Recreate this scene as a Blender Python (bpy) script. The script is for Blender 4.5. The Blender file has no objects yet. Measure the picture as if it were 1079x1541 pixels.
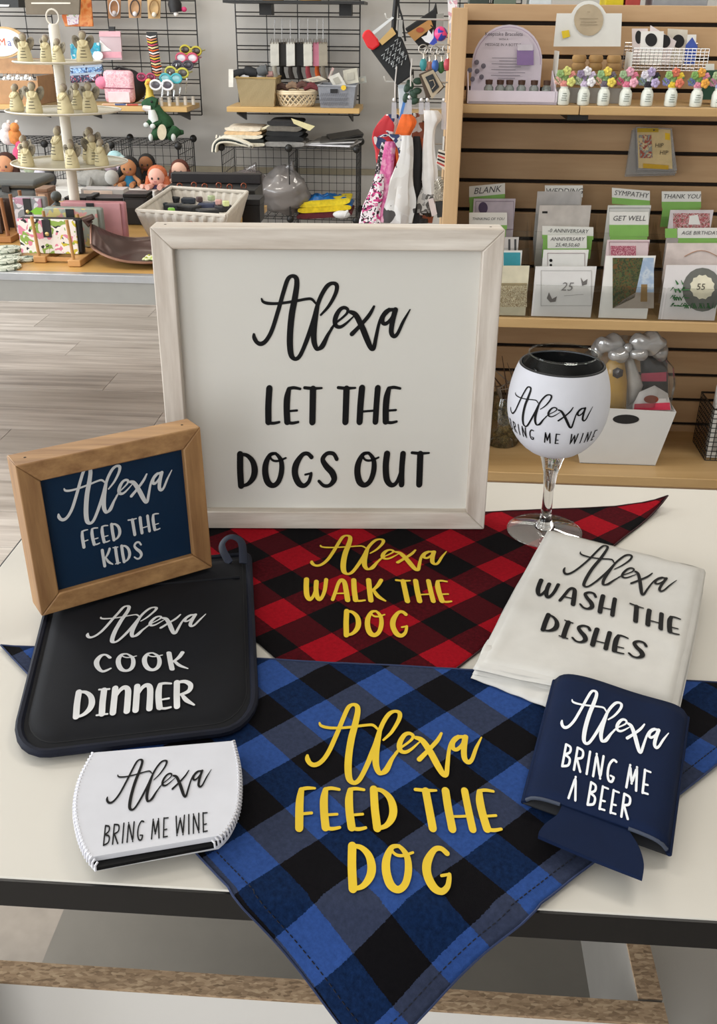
import bpy, math, random
from mathutils import Vector as V, Matrix, noise
random.seed(7)
SC = bpy.context.scene
COL = SC.collection
# ------------------------------------------------------------------ camera
W, H, F = 1079., 1541., 1450.
TH, ROLL, CZ = math.radians(27.0), math.radians(0.56), 1.25
fwd = V((0, math.cos(TH), -math.sin(TH))); up0 = V((0, math.sin(TH), math.cos(TH))); r0 = V((1, 0, 0))
right = r0 * math.cos(ROLL) + up0 * math.sin(ROLL)
up = -r0 * math.sin(ROLL) + up0 * math.cos(ROLL)
CAM = V((0, 0, CZ))
cd = bpy.data.cameras.new('camera'); cam = bpy.data.objects.new('camera', cd); COL.objects.link(cam)
cd.sensor_fit = 'VERTICAL'; cd.sensor_height = 24; cd.lens = F / H * 24; cd.clip_start = .02
m = Matrix((right, up, -fwd)).transposed().to_4x4(); m.translation = CAM
cam.matrix_world = m
SC.camera = cam
# ------------------------------------------------------------------ colour management, world
vs = SC.view_settings
vs.view_transform = 'Standard'; vs.look = 'None'; vs.gamma = 1; vs.use_curve_mapping = False; vs.exposure = -0.1
SC.cycles.transparent_max_bounces = 24
wd = bpy.data.worlds.new('world'); SC.world = wd; wd.use_nodes = True
wb = wd.node_tree.nodes['Background']; wb.inputs[0].default_value = (.86, .92, 1, 1); wb.inputs[1].default_value = .9
# ------------------------------------------------------------------ room frame: s along walls, t into the room
RA = math.radians(-3.5)
EX = V((math.cos(RA), math.sin(RA), 0)); NF = V((-math.sin(RA), math.cos(RA), 0)); UP = V((0, 0, 1))
RM = Matrix.Rotation(RA, 3, 'Z')
def rp(s, t, z): return EX * s + NF * t + UP * z
def ray(x, y): return fwd + right * ((x - W / 2) / F) - up * ((y - H / 2) / F)
def piz(x, y, z):
    d = ray(x, y); return CAM + d * ((z - CZ) / d.z)
def pit(x, y, t):
    d = ray(x, y); return CAM + d * ((t - CAM.dot(NF)) / d.dot(NF))
def pin(x, y, p, n):
    d = ray(x, y); return CAM + d * ((p - CAM).dot(n) / d.dot(n))
def mpp(p): return (p - CAM).dot(fwd) / F          # metres for each pixel there
def area(name, loc, target, sx, sy, power, col=(1, 1, 1)):
    l = bpy.data.lights.new(name, 'AREA'); l.shape = 'RECTANGLE'; l.size = sx; l.size_y = sy; l.energy = power; l.color = col
    o = bpy.data.objects.new(name, l); COL.objects.link(o); o.location = loc
    o.rotation_euler = (V(target) - V(loc)).to_track_quat('-Z', 'Y').to_euler(); return o
for k, t in enumerate((-1.6, 1.0, 3.6)):
    area('window_daylight', rp(-4.05, t, 1.6), rp(0, t, 1.3), 2.1, 2.0, 86, (.93, .97, 1))
area('front_fill_light', rp(-.6, -2.9, 1.6), rp(.2, 1, 1.0), 3.4, 2.0, 85, (.97, .98, 1))  # fill lamp added behind the camera to brighten the view; front wall is solid
for s, t in ((-1.7, 2.2), (1.2, 1.6), (-1.7, 4.4), (1.2, 4.2)):
    area('ceiling_panel_light', rp(s, t, 2.83), rp(s, t, 0), 1.15, .3, 19, (1, .94, .85))
# ------------------------------------------------------------------ materials
def lin(h):
    h = h.lstrip('#'); o = []
    for i in (0, 2, 4):
        c = int(h[i:i + 2], 16) / 255; o.append(c / 12.92 if c <= .04045 else ((c + .055) / 1.055) ** 2.4)
    return (o[0], o[1], o[2], 1)
MATS = {}
class NT:
    def __init__(s, mt): s.t = mt.node_tree; s.n = s.t.nodes; s.l = s.t.links
    def add(s, ty, **kw):
        n = s.n.new(ty)
        for k, v in kw.items(): setattr(n, k, v)
        return n
    def math(s, op, a, b=None):
        n = s.n.new('ShaderNodeMath'); n.operation = op
        for i, x in enumerate((a, b)):
            if x is None: continue
            if hasattr(x, 'node'): s.l.new(x, n.inputs[i])
            else: n.inputs[i].default_value = x
        return n.outputs[0]
    def mix(s, f, a, b):
        n = s.n.new('ShaderNodeMix'); n.data_type = 'RGBA'
        for i, x in ((0, f), (6, a), (7, b)):
            if hasattr(x, 'node'): s.l.new(x, n.inputs[i])
            else: n.inputs[i].default_value = x
        return n.outputs[2]
    def noise(s, vec, scale, detail=3, rough=.5):
        n = s.n.new('ShaderNodeTexNoise'); n.inputs['Scale'].default_value = scale; n.inputs['Detail'].default_value = detail; n.inputs['Roughness'].default_value = rough
        if vec is not None: s.l.new(vec, n.inputs['Vector'])
        return n.outputs[0]
    def ramp(s, f, stops):
        n = s.n.new('ShaderNodeValToRGB'); s.l.new(f, n.inputs[0]); e = n.color_ramp.elements
        while len(e) < len(stops): e.new(.5)
        for i, (p, c) in enumerate(stops): e[i].position = p; e[i].color = c if len(c) == 4 else lin(c)
        return n.outputs[0]
    def coord(s, kind='Object', scale=(1, 1, 1), rot=(0, 0, 0)):
        c = s.n.new('ShaderNodeTexCoord'); mp = s.n.new('ShaderNodeMapping'); s.l.new(c.outputs[kind], mp.inputs[0])
        mp.inputs['Scale'].default_value = scale; mp.inputs['Rotation'].default_value = rot; return mp.outputs[0]
def newmat(name, rough=.5, metal=0, spec=.5):
    mt = bpy.data.materials.new(name); mt.use_nodes = True; nt = NT(mt)
    b = mt.node_tree.nodes['Principled BSDF']; b.inputs['Roughness'].default_value = rough; b.inputs['Metallic'].default_value = metal
    b.inputs['Specular IOR Level'].default_value = spec
    nt.b = b; nt.m = mt; MATS[name] = mt; return nt
def bump(nt, h, strength, dist=.002):
    n = nt.n.new('ShaderNodeBump'); n.inputs['Strength'].default_value = strength; n.inputs['Distance'].default_value = dist
    nt.l.new(h, n.inputs['Height']); nt.l.new(n.outputs[0], nt.b.inputs['Normal'])
def mat(col, rough=.5, metal=0, var=.12, scale=25, bmp=0, spec=.5):
    key = f'{col}_{rough}_{metal}_{var}_{scale}_{bmp}_{spec}'
    if key in MATS: return MATS[key]
    nt = newmat(key, rough, metal, spec); c = lin(col)
    if var > 0:
        f = nt.noise(nt.coord(), scale, 3)
        d = tuple(x * (1 - var) for x in c[:3]) + (1,); e = tuple(min(1, x * (1 + var)) for x in c[:3]) + (1,)
        nt.l.new(nt.ramp(f, [(.3, d), (.7, e)]), nt.b.inputs['Base Color'])
        if bmp: bump(nt, f, bmp)
    else: nt.b.inputs['Base Color'].default_value = c
    return nt.m
def wood(name, c1, c2, axis=0, scale=14, rough=.5, fine=9.):
    nt = newmat(name, rough); sc = [fine, fine, fine]; sc[axis] = fine * .08
    v = nt.coord('Object', sc)
    f = nt.noise(v, scale / 4, 5, .6)
    nt.l.new(nt.ramp(f, [(.3, c1), (.72, c2)]), nt.b.inputs['Base Color']); bump(nt, f, .15, .001); return nt.m
def pattern(name, cols, scale, rough=.6, kind='voronoi', metal=0):
    nt = newmat(name, rough, metal); v = nt.coord('Object')
    if kind == 'voronoi':
        n = nt.add('ShaderNodeTexVoronoi'); n.inputs['Scale'].default_value = scale
        nz = nt.n.new('ShaderNodeTexNoise'); nz.inputs['Scale'].default_value = scale * .6; nt.l.new(v, nz.inputs[0])
        nt.l.new(nt.mix(.25, v, nz.outputs[1]), n.inputs['Vector'])
        sep = nt.add('ShaderNodeSeparateColor'); nt.l.new(n.outputs['Color'], sep.inputs[0]); f = sep.outputs[0]
    else: f = nt.noise(v, scale, 4)
    k = len(cols); lo, hi = (0, 1) if kind == 'voronoi' else (.32, .68)
    r = nt.n.new('ShaderNodeValToRGB'); r.color_ramp.interpolation = 'CONSTANT' if kind == 'voronoi' else 'LINEAR'; nt.l.new(f, r.inputs[0]); e = r.color_ramp.elements
    while len(e) < k: e.new(.5)
    for i, c in enumerate(cols): e[i].position = lo + (hi - lo) * i / k; e[i].color = lin(c)
    nt.l.new(r.outputs[0], nt.b.inputs['Base Color']); return nt.m
def clear(name, tint='#ffffff', gloss=.12, rough=.05, body=.0, bodycol='#ffffff', fk=.75):
    mt = bpy.data.materials.new(name); mt.use_nodes = True; nt = NT(mt); n = nt.n
    for x in list(n):
        if x.type != 'OUTPUT_MATERIAL': n.remove(x)
    out = [x for x in n if x.type == 'OUTPUT_MATERIAL'][0]
    tr = n.new('ShaderNodeBsdfTransparent'); tr.inputs[0].default_value = lin(tint)
    gl = n.new('ShaderNodeBsdfGlossy'); gl.inputs['Roughness'].default_value = rough
    lw = n.new('ShaderNodeLayerWeight'); lw.inputs[0].default_value = .25
    f = nt.math('ADD', nt.math('MULTIPLY', lw.outputs['Fresnel'], fk), gloss)
    mx = n.new('ShaderNodeMixShader'); nt.l.new(f, mx.inputs[0]); nt.l.new(tr.outputs[0], mx.inputs[1]); nt.l.new(gl.outputs[0], mx.inputs[2]); last = mx
    if body > 0:
        df = n.new('ShaderNodeBsdfDiffuse'); df.inputs[0].default_value = lin(bodycol)
        m2 = n.new('ShaderNodeMixShader'); m2.inputs[0].default_value = body; nt.l.new(mx.outputs[0], m2.inputs[1]); nt.l.new(df.outputs[0], m2.inputs[2]); last = m2
    nt.l.new(last.outputs[0], out.inputs[0]); MATS[name] = mt; return mt
def plaid(name, hi, mid1, mid2, lo, pu, cu, pv, cv):
    # woven buffalo check: black bands centred on cu / cv with the periods pu / pv, laid along the cloth's own UV
    nt = newmat(name, .9, 0, .08); uv = nt.coord('UV'); sep = nt.add('ShaderNodeSeparateXYZ'); nt.l.new(uv, sep.inputs[0])
    fz = nt.noise(uv, 900, 2)
    def band(o, p, c):
        x = nt.math('ADD', nt.math('MULTIPLY', nt.math('SUBTRACT', o, c), 1 / p), nt.math('MULTIPLY', nt.math('SUBTRACT', fz, .5), .03))
        d = nt.math('ABSOLUTE', nt.math('SUBTRACT', nt.math('FRACT', nt.math('ADD', x, .5)), .5))
        return nt.math('LESS_THAN', d, .25)                          # 1 inside a black band
    bu, bv = band(sep.outputs[0], pu, cu), band(sep.outputs[1], pv, cv)
    big = nt.noise(uv, 260, 4, .7)
    def tone(c, k):
        c = lin(c); a = tuple(x * (1 - k) for x in c[:3]) + (1,); b = tuple(min(1, x * (1 + k)) for x in c[:3]) + (1,)
        return nt.ramp(big, [(.3, a), (.7, b)])
    c = nt.mix(bv, nt.mix(bu, tone(hi, .18), tone(mid1, .45)), nt.mix(bu, tone(mid2, .2), tone(lo, .2)))
    nt.l.new(c, nt.b.inputs['Base Color'])
    bump(nt, nt.noise(uv, 1500, 2), .25, .0006); return nt.m
# ------------------------------------------------------------------ mesh building
def wm(o): return wm(o.parent) @ o.matrix_basis if o.parent else o.matrix_basis.copy()
class MB:
    def __init__(s): s.v = []; s.f = []; s.uv = {}
    def pts(s, ps, fs):
        k = len(s.v); s.v += [V(p) for p in ps]; s.f += [[i + k for i in q] for q in fs]; return s
    def box(s, c, sz, R=None):
        R = R or RM; c = V(c); x, y, z = (a / 2 for a in sz)
        return s.pts([c + R @ V((i * x, j * y, k * z)) for i in (-1, 1) for j in (-1, 1) for k in (-1, 1)],
                     [(0, 1, 3, 2), (4, 6, 7, 5), (0, 4, 5, 1), (2, 3, 7, 6), (0, 2, 6, 4), (1, 5, 7, 3)])
    def tube(s, pts, r, n=6, closed=False, flat=1.0, cap=True):
        pts = [V(p) for p in pts]; N = len(pts); rs = r if isinstance(r, (list, tuple)) else [r] * N
        ref = None; ring = []
        for i, p in enumerate(pts):
            a = pts[(i - 1) % N] if (closed or i > 0) else p; b = pts[(i + 1) % N] if (closed or i < N - 1) else p
            t = (b - a); t = t.normalized() if t.length > 1e-9 else V((0, 0, 1))
            if ref is None: ref = t.orthogonal().normalized()
            ref = (ref - t * ref.dot(t)); ref = ref.normalized() if ref.length > 1e-6 else t.orthogonal().normalized()
            q = t.cross(ref)
            ring.append([p + (ref * math.cos(k * 2 * math.pi / n) + q * math.sin(k * 2 * math.pi / n) * flat) * rs[i] for k in range(n)])
        fs = []
        for i in range(N if closed else N - 1):
            j = (i + 1) % N
            for k in range(n): fs.append((i * n + k, i * n + (k + 1) % n, j * n + (k + 1) % n, j * n + k))
        if cap and not closed: fs += [tuple(range(n))[::-1], tuple((N - 1) * n + k for k in range(n))]
        return s.pts([p for q in ring for p in q], fs)
    def lathe(s, prof, c=(0, 0, 0), n=20, R=None, sx=1, sy=1):
        c = V(c); R = R or Matrix.Identity(3); ps = []; fs = []; N = len(prof)
        for r, z in prof:
            for k in range(n):
                a = 2 * math.pi * k / n; ps.append(c + R @ V((max(r, 1e-5) * math.cos(a) * sx, max(r, 1e-5) * math.sin(a) * sy, z)))
        for i in range(N - 1):
            for k in range(n): fs.append((i * n + k, i * n + (k + 1) % n, (i + 1) * n + (k + 1) % n, (i + 1) * n + k))
        return s.pts(ps, fs)
    def sph(s, c, r, n=10, R=None):
        r = (r, r, r) if not isinstance(r, (tuple, list)) else r; R = R or Matrix.Identity(3); c = V(c)
        prof = [(math.sin(math.pi * i / n), -math.cos(math.pi * i / n)) for i in range(n + 1)]
        k = len(s.v); s.lathe(prof, (0, 0, 0), n + 4)
        for i in range(k, len(s.v)): s.v[i] = c + R @ V((s.v[i].x * r[0], s.v[i].y * r[1], s.v[i].z * r[2]))
        return s
    def sheet(s, fn, nu, nv, uvfn=None):
        ps = []; fs = []
        for j in range(nv + 1):
            for i in range(nu + 1):
                if uvfn: s.uv[len(s.v) + len(ps)] = uvfn(i / nu, j / nv)
                ps.append(fn(i / nu, j / nv))
        for j in range(nv):
            for i in range(nu):
                a = j * (nu + 1) + i; fs.append((a, a + 1, a + nu + 2, a + nu + 1))
        return s.pts(ps, fs)
    def prism(s, poly, o, ex, ey, th):
        n = V(ex).cross(V(ey)).normalized(); N = len(poly); o = V(o)
        a = [o + V(ex) * x + V(ey) * y for x, y in poly]
        return s.pts(a + [p - n * th for p in a], [tuple(range(N)), tuple(range(2 * N - 1, N - 1, -1))] + [(i, i + N, (i + 1) % N + N, (i + 1) % N) for i in range(N)])
    def build(s, name, mt, parent=None, smooth=True, bev=0, solid=0, sub=0, ang=40, flip=False):
        if flip: s.f = [list(q)[::-1] for q in s.f]
        me = bpy.data.meshes.new(name); vv = s.v
        if parent is not None:
            inv = wm(parent).inverted(); vv = [inv @ p for p in vv]
        else:
            o0 = V((sum(p.x for p in vv) / len(vv), sum(p.y for p in vv) / len(vv), min(p.z for p in vv))); vv = [p - o0 for p in vv]
        me.from_pydata([tuple(p) for p in vv], [], s.f)
        if s.uv:
            ul = me.uv_layers.new(name='UVMap')
            for lp in me.loops: ul.data[lp.index].uv = s.uv.get(lp.vertex_index, (0, 0))
        if smooth:
            for p in me.polygons: p.use_smooth = True
            me.set_sharp_from_angle(angle=math.radians(ang))
        me.materials.append(mt)
        o = bpy.data.objects.new(name, me); COL.objects.link(o)
        if parent is not None: o.parent = parent
        else: o.location = o0; o.matrix_world = Matrix.Translation(o0)
        if solid: q = o.modifiers.new('s', 'SOLIDIFY'); q.thickness = solid; q.offset = -1
        if bev: q = o.modifiers.new('b', 'BEVEL'); q.width = bev; q.segments = 2; q.limit_method = 'ANGLE'
        if sub: q = o.modifiers.new('u', 'SUBSURF'); q.levels = sub; q.render_levels = sub
        return o
def tag(o, label, cat, group=None, kind=None):
    o['label'] = label; o['category'] = cat
    if group: o['group'] = group
    if kind: o['kind'] = kind
    return o
def thing(name, label, cat, loc=(0, 0, 0), rz=0, group=None):
    o = bpy.data.objects.new(name, None); COL.objects.link(o); o.empty_display_size = .02
    o.matrix_world = Matrix.Translation(V(loc)) @ Matrix.Rotation(rz, 4, 'Z'); tag(o, label, cat, group); return o
def struct(o): o['kind'] = 'structure'; return o
def dup(root, loc, rz, label, scale=1.0, group=None):
    r = root.copy(); COL.objects.link(r); r.matrix_world = Matrix.Translation(V(loc)) @ Matrix.Rotation(rz, 4, 'Z') @ Matrix.Scale(scale, 4)
    r['label'] = label
    if group: r['group'] = group
    for ch in root.children:
        c = ch.copy(); COL.objects.link(c); c.parent = r
        for g in ch.children:
            d = g.copy(); COL.objects.link(d); d.parent = c
    return r
def part(name, mt, parent, fn, **kw):
    b = MB(); fn(b); return b.build(name, mt, parent, **kw)
def crom(pts, k=6, closed=False):
    out = []; N = len(pts)
    for i in range(N if closed else N - 1):
        p = [pts[(i + j) % N] if closed else pts[min(max(i + j, 0), N - 1)] for j in (-1, 0, 1, 2)]
        for q in range(k):
            t = q / k
            out.append(tuple(.5 * (2 * p[1][a] + (p[2][a] - p[0][a]) * t + (2 * p[0][a] - 5 * p[1][a] + 4 * p[2][a] - p[3][a]) * t * t + (3 * p[1][a] - p[0][a] - 3 * p[2][a] + p[3][a]) * t ** 3) for a in range(len(p[0]))))
    if not closed: out.append(tuple(pts[-1]))
    return out
def R3(ex, ey, ez): return Matrix((ex, ey, ez)).transposed()
# ------------------------------------------------------------------ lettering: pen strokes (x, y, width)
def st(w, *p): return [(x, y, (p3[0] if p3 else w)) for (x, y, *p3) in p]
ALEXA = [
    st(24, (50, 428, 14), (52, 450), (68, 478), (95, 488, 26), (128, 465), (165, 400), (205, 280), (240, 165), (265, 95), (290, 74, 20), (316, 84, 26), (321, 125, 30), (308, 210, 34), (290, 300, 36), (279, 400, 36), (276, 490, 36), (284, 558, 32), (306, 583, 24), (332, 572), (358, 525), (395, 430, 26), (425, 335), (447, 255), (472, 190), (508, 133), (542, 116, 20), (567, 130), (560, 178, 22), (520, 252, 18), (470, 308, 12)),
    st(30, (452, 235, 22), (437, 320), (427, 400, 34), (428, 470, 32), (442, 514, 26), (458, 519, 22), (483, 498), (515, 432, 20), (545, 384, 14)),
    st(20, (536, 392, 14), (566, 356, 13), (602, 327, 13), (632, 298, 15), (637, 275, 18), (616, 263, 20), (590, 274, 23), (568, 308, 27), (558, 346, 27), (566, 375, 24), (592, 382, 20), (626, 362, 15), (674, 317, 8)),
    st(34, (655, 290, 22), (688, 308, 30), (728, 380), (762, 458), (788, 512, 28), (806, 514, 24), (818, 450, 22), (835, 360, 18), (856, 310, 20), (886, 280, 22), (930, 275, 20)),
    st(22, (800, 256, 14), (772, 308), (722, 368), (666, 426, 26)),
    st(24, (895, 276), (862, 312), (856, 350), (876, 362, 22), (906, 335, 18), (932, 285, 16)),
    st(30, (934, 276), (918, 350), (914, 415, 28), (932, 440, 24), (955, 420, 20), (985, 350, 18), (1025, 275, 8)),
    st(16, (103, 210, 10), (112, 228), (145, 238, 18), (210, 238), (300, 226), (375, 212), (412, 212), (438, 238, 12))]
T, N_ = .165, .075
GL = {
 'L': (.44, [st(T, (.09, .95), (.075, .5), (.09, .07)), st(N_, (.09, .04), (.25, .03), (.42, .06, .06))]),
 'E': (.48, [st(T, (.13, .92, .12), (.09, .7), (.09, .4), (.12, .07)), st(N_, (.12, .95), (.28, .97), (.47, .94, .06)), st(.055, (.12, .35), (.4, .37)), st(N_, (.12, .05), (.28, .03), (.45, .06, .06))]),
 'F': (.46, [st(T, (.13, .92, .12), (.09, .6), (.09, .05)), st(N_, (.12, .94), (.28, .97), (.46, .97, .05)), st(.06, (.12, .36), (.38, .39))]),
 'T': (.54, [st(T, (.27, .93), (.285, .5), (.3, .06)), st(N_, (.02, .97), (.27, .95), (.53, .96, .05))]),
 'H': (.66, [st(T, (.09, .95), (.08, .5), (.09, .06)), st(T * .92, (.56, .95), (.56, .5), (.57, .06)), st(.055, (.1, .33), (.56, .36))]),
 'D': (.62, [st(T, (.1, .95), (.09, .5), (.11, .05)), st(.1, (.1, .95, .08), (.3, .92), (.47, .75, .14), (.53, .5, T), (.48, .28, .15), (.32, .1, .1), (.11, .035, .07))]),
 'O': (.74, [st(.14, (.42, .97, .07), (.25, .93, .1), (.12, .68, .15), (.1, .4, T), (.18, .14, T), (.34, .05, .13), (.5, .17, .13), (.59, .45, .14), (.58, .75, .12), (.45, .94, .08), (.32, .97, .06), (.25, .87, .055), (.34, .77, .06), (.5, .76, .06), (.72, .84, .05))]),
 'G': (.68, [st(.1, (.62, .86, .11), (.5, .96, .1), (.34, .92, .11), (.16, .65, T), (.13, .38, T), (.24, .12, .16), (.4, .04, .12), (.54, .14, .1), (.6, .3, .09), (.62, .4, .07)), st(.055, (.62, .4), (.44, .36))]),
 'S': (.62, [st(.1, (.57, .8, .1), (.47, .95, .1), (.28, .96, .1), (.15, .8, .12), (.26, .6, .15), (.44, .42, T), (.51, .22, .15), (.38, .05, .1), (.2, .04, .09), (.05, .17, .08))]),
 'U': (.7, [st(T, (.1, .94), (.08, .6), (.13, .22), (.27, .05, .13), (.42, .1, .1), (.53, .35, .1), (.58, .6, .1)), st(T * .9, (.58, .94), (.57, .5), (.59, .06))]),
 'K': (.62, [st(T, (.09, .95), (.085, .5), (.09, .06)), st(.13, (.55, .95), (.4, .7, .12), (.17, .46, .07)), st(.13, (.22, .52, .09), (.36, .24), (.6, .05, .06))]),
 'I': (.34, [st(T, (.17, .93), (.16, .5), (.17, .06)), st(.055, (.02, .97), (.33, .95)), st(.055, (.02, .03), (.33, .04))]),
 'W': (.86, [st(T, (.08, .95), (.07, .6), (.09, .25), (.18, .06, .13), (.3, .16, .1), (.4, .45, .1), (.44, .7, .1)), st(.15, (.44, .85), (.42, .5), (.45, .2), (.53, .06, .13), (.64, .18, .11), (.74, .5, .12), (.8, .95, .13))]),
 'A': (.66, [st(.11, (.04, .06), (.16, .42), (.28, .8), (.4, .95, .13), (.5, .85, .15), (.54, .5, T), (.57, .06, T)), st(.055, (.14, .33), (.55, .36))]),
 'N': (.6, [st(T, (.1, .95), (.09, .5), (.08, .06)), st(.1, (.11, .6, .07), (.24, .85, .1), (.38, .95, .13), (.49, .85, .16), (.5, .5, T), (.49, .06, T))]),
 'R': (.62, [st(T, (.1, .95), (.09, .5), (.09, .06)), st(.11, (.1, .95, .08), (.35, .95), (.52, .8, .14), (.45, .58, .11), (.13, .45, .06)), st(.13, (.24, .48, .08), (.38, .25), (.6, .05, .06))]),
 'C': (.6, [st(.1, (.56, .78, .12), (.44, .94, .1), (.28, .9, .12), (.12, .6, T), (.13, .3, T), (.28, .06, .12), (.56, .22, .06))])}
w9 = .1
TG = {
 'B': (.36, [st(w9, (.05, .03), (.05, .97)), st(w9, (.05, .97), (.26, .9), (.27, .68), (.06, .53)), st(w9, (.06, .53), (.31, .42), (.3, .14), (.05, .03))]),
 'R': (.38, [st(w9, (.05, .03), (.05, .97)), st(w9, (.05, .97), (.3, .9), (.31, .62), (.06, .5)), st(w9, (.1, .5), (.33, .03))]),
 'I': (.14, [st(w9, (.07, .03), (.07, .97))]),
 'N': (.42, ['c', st(w9, (.05, .03), (.06, .97), (.36, .03), (.37, .97))]),
 'G': (.4, [st(w9, (.36, .92), (.22, .95), (.08, .7), (.06, .35), (.14, .08), (.28, .06), (.34, .24)), st(w9 * .8, (.34, .26), (.2, .28))]),
 'M': (.52, ['c', st(w9, (.05, .03), (.1, .97), (.25, .25), (.4, .97), (.47, .03))]),
 'E': (.32, [st(w9, (.06, .03), (.06, .97)), st(w9 * .8, (.06, .96), (.3, .95)), st(w9 * .8, (.06, .38), (.24, .4)), st(w9 * .8, (.06, .04), (.28, .05))]),
 'W': (.56, ['c', st(w9, (.04, .97), (.1, .03), (.28, .85), (.44, .03), (.52, .97))]),
 'A': (.4, ['c', st(w9, (.05, .03), (.2, .97), (.36, .03))])}
def text_strokes(txt, font, gap=.13, space=.36):
    x = 0; out = []
    for ch in txt:
        if ch == ' ': x += space; continue
        w, sts = font[ch]; crisp = False
        for s_ in sts:
            if s_ == 'c': crisp = True; continue
            out.append((crisp, [(px + x, py, pw) for px, py, pw in s_]))
        x += w + gap
    return out, x - gap
def ink(mb, strokes, fn, wk=1.0, k=5):
    """adds pen strokes to mb; fn maps lettering coordinates to a point on the thing's surface"""
    fn0 = fn
    for si, (crisp, s_) in enumerate(strokes):
        # each stroke of vinyl lies a hair above the one before it
        def fn(x, y, k=2.5e-5 * (si % 8)):
            q = fn0(x, y); return q + (CAM - q).normalized() * k
        p = []
        if crisp or len(s_) < 3:
            for a, b in zip(s_[:-1], s_[1:]):
                p += [tuple(a[i] + (b[i] - a[i]) * q / 6 for i in range(3)) for q in range(6)]
            p.append(s_[-1])
        else: p = crom(s_, k)
        L, Rr = [], []
        for i, (x, y, w) in enumerate(p):
            a, b = p[max(i - 1, 0)], p[min(i + 1, len(p) - 1)]
            d = V((b[0] - a[0], b[1] - a[1])); d = d.normalized() if d.length > 1e-9 else V((1, 0))
            h = w * wk / 2; L.append(fn(x - d.y * h, y + d.x * h)); Rr.append(fn(x + d.y * h, y - d.x * h))
        n = len(p); mb.pts(L + Rr, [(i, i + n, i + n + 1, i + 1) for i in range(n - 1)])
        for i, sg in ((0, -1), (n - 1, 1)):                              # round pen ends
            x, y, w = p[i]; q = p[1] if i == 0 else p[n - 2]; h = w * wk / 2; a0_ = math.atan2(y - q[1], x - q[0])
            mb.pts([fn(x + h * math.cos(a0_ + a * math.pi / 8), y + h * math.sin(a0_ + a * math.pi / 8)) for a in range(-4, 5)], [tuple(range(9))])
        if crisp:
            for i in range(6, n - 1, 6):
                x, y, w = p[i]; h = w * wk / 2
                mb.pts([fn(x + h * math.cos(a * math.pi / 6), y + h * math.sin(a * math.pi / 6)) for a in range(12)], [tuple(range(12))])
def aff3(src, dst):
    (x0, y0), (x1, y1), (x2, y2) = src; D = Matrix(((x1 - x0, x2 - x0), (y1 - y0, y2 - y0))).inverted()
    a, b, c = (V(q) for q in dst)
    def f(x, y):
        st_ = D @ V((x - x0, y - y0)); return a + (b - a) * st_.x + (c - a) * st_.y
    return f
def alexa(name, mt, parent, uv, surf, hook, tail, bot, wk=1.1):
    f = aff3([(50, 428), (1025, 275), (306, 590)], [uv(*hook), uv(*tail), uv(*bot)])
    b = MB(); ink(b, [(False, s_) for s_ in ALEXA], lambda x, y: surf(f(x, y)), wk); fix(b, parent); return b.build(name, mt, parent, smooth=False)
def words(name, mt, parent, uv, surf, txt, p0, p1, p2, font=GL, wk=1.16, gap=.13, space=.36):
    s_, w = text_strokes(txt, font, gap, space)
    f = aff3([(0, 0), (w, 0), (0, 1)], [uv(*p0), uv(*p1), uv(*p2)])
    b = MB(); ink(b, s_, lambda x, y: surf(f(x, y)), wk); fix(b, parent); return b.build(name, mt, parent, smooth=False)
def fix(b, parent):                                    # lettering faces outward: towards the side it is read from
    for i, q in enumerate(b.f):
        a, c, d = b.v[q[0]], b.v[q[1]], b.v[q[2]]
        if (c - a).cross(d - a).dot(a - CAM) > 0: b.f[i] = q[::-1]
_fc = {}
def ftext(s, o, ex, ey, h, mb, shear=0):
    """flat printed type from the built-in font, centred on o, cap height h"""
    key = (s, shear)
    if key not in _fc:
        cu = bpy.data.curves.new('type', 'FONT'); cu.body = s; cu.align_x = 'CENTER'; cu.align_y = 'CENTER'; cu.resolution_u = 2; cu.shear = shear
        ob = bpy.data.objects.new('type', cu); COL.objects.link(ob); bpy.context.view_layer.update()
        me = ob.to_mesh(); _fc[key] = ([v.co.copy() for v in me.vertices], [tuple(p.vertices) for p in me.polygons]); ob.to_mesh_clear()
        bpy.data.objects.remove(ob); bpy.data.curves.remove(cu)
    vs_, fs_ = _fc[key]; k = h / .7
    mb.pts([V(o) + V(ex) * (v.x * k) + V(ey) * (v.y * k) for v in vs_], fs_); return mb
# ================================================================== the room
BLACK = mat('#151515', .45, 0, .1); BLKWIRE = mat('#101011', .4, 0, 0); WHITE = mat('#e9e7e1', .5, 0, .03)
m_wall = mat('#b9b6b1', .85, 0, .04, 3); m_ceil = mat('#e6e4de', .9, 0, .02)
T0, T1, S0, S1, ZC = -3.0, 5.5, -4.2, 3.2, 2.9
def floor_mat():
    nt = newmat('plank', .38, 0, .4); v = nt.coord('Object', (1.2, 16, 16)); rnd = nt.add('ShaderNodeObjectInfo').outputs['Random']
    off = nt.add('ShaderNodeVectorMath', operation='ADD'); nt.l.new(v, off.inputs[0])
    cx = nt.add('ShaderNodeCombineXYZ'); nt.l.new(nt.math('MULTIPLY', rnd, 40), cx.inputs[0]); nt.l.new(nt.math('MULTIPLY', rnd, 17), cx.inputs[2]); nt.l.new(cx.outputs[0], off.inputs[1])
    f = nt.noise(off.outputs[0], 1.6, 8, .62)
    a = nt.ramp(f, [(.25, '#857d76'), (.45, '#b3aaa2'), (.6, '#cac2ba'), (.8, '#e0dad3')])
    b = nt.mix(nt.math('MULTIPLY', nt.math('POWER', rnd, 1.6), .55), a, lin('#8d847a'))
    nt.l.new(b, nt.b.inputs['Base Color']); bump(nt, f, .12, .001); return nt.m
m_plank = floor_mat()
fl = part('floor', mat('#8f867c', .5), None, lambda b: b.box(rp((S0 + S1) / 2, (T0 + T1) / 2, -.012), (S1 - S0, T1 - T0, .02)), smooth=False); struct(fl)
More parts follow.
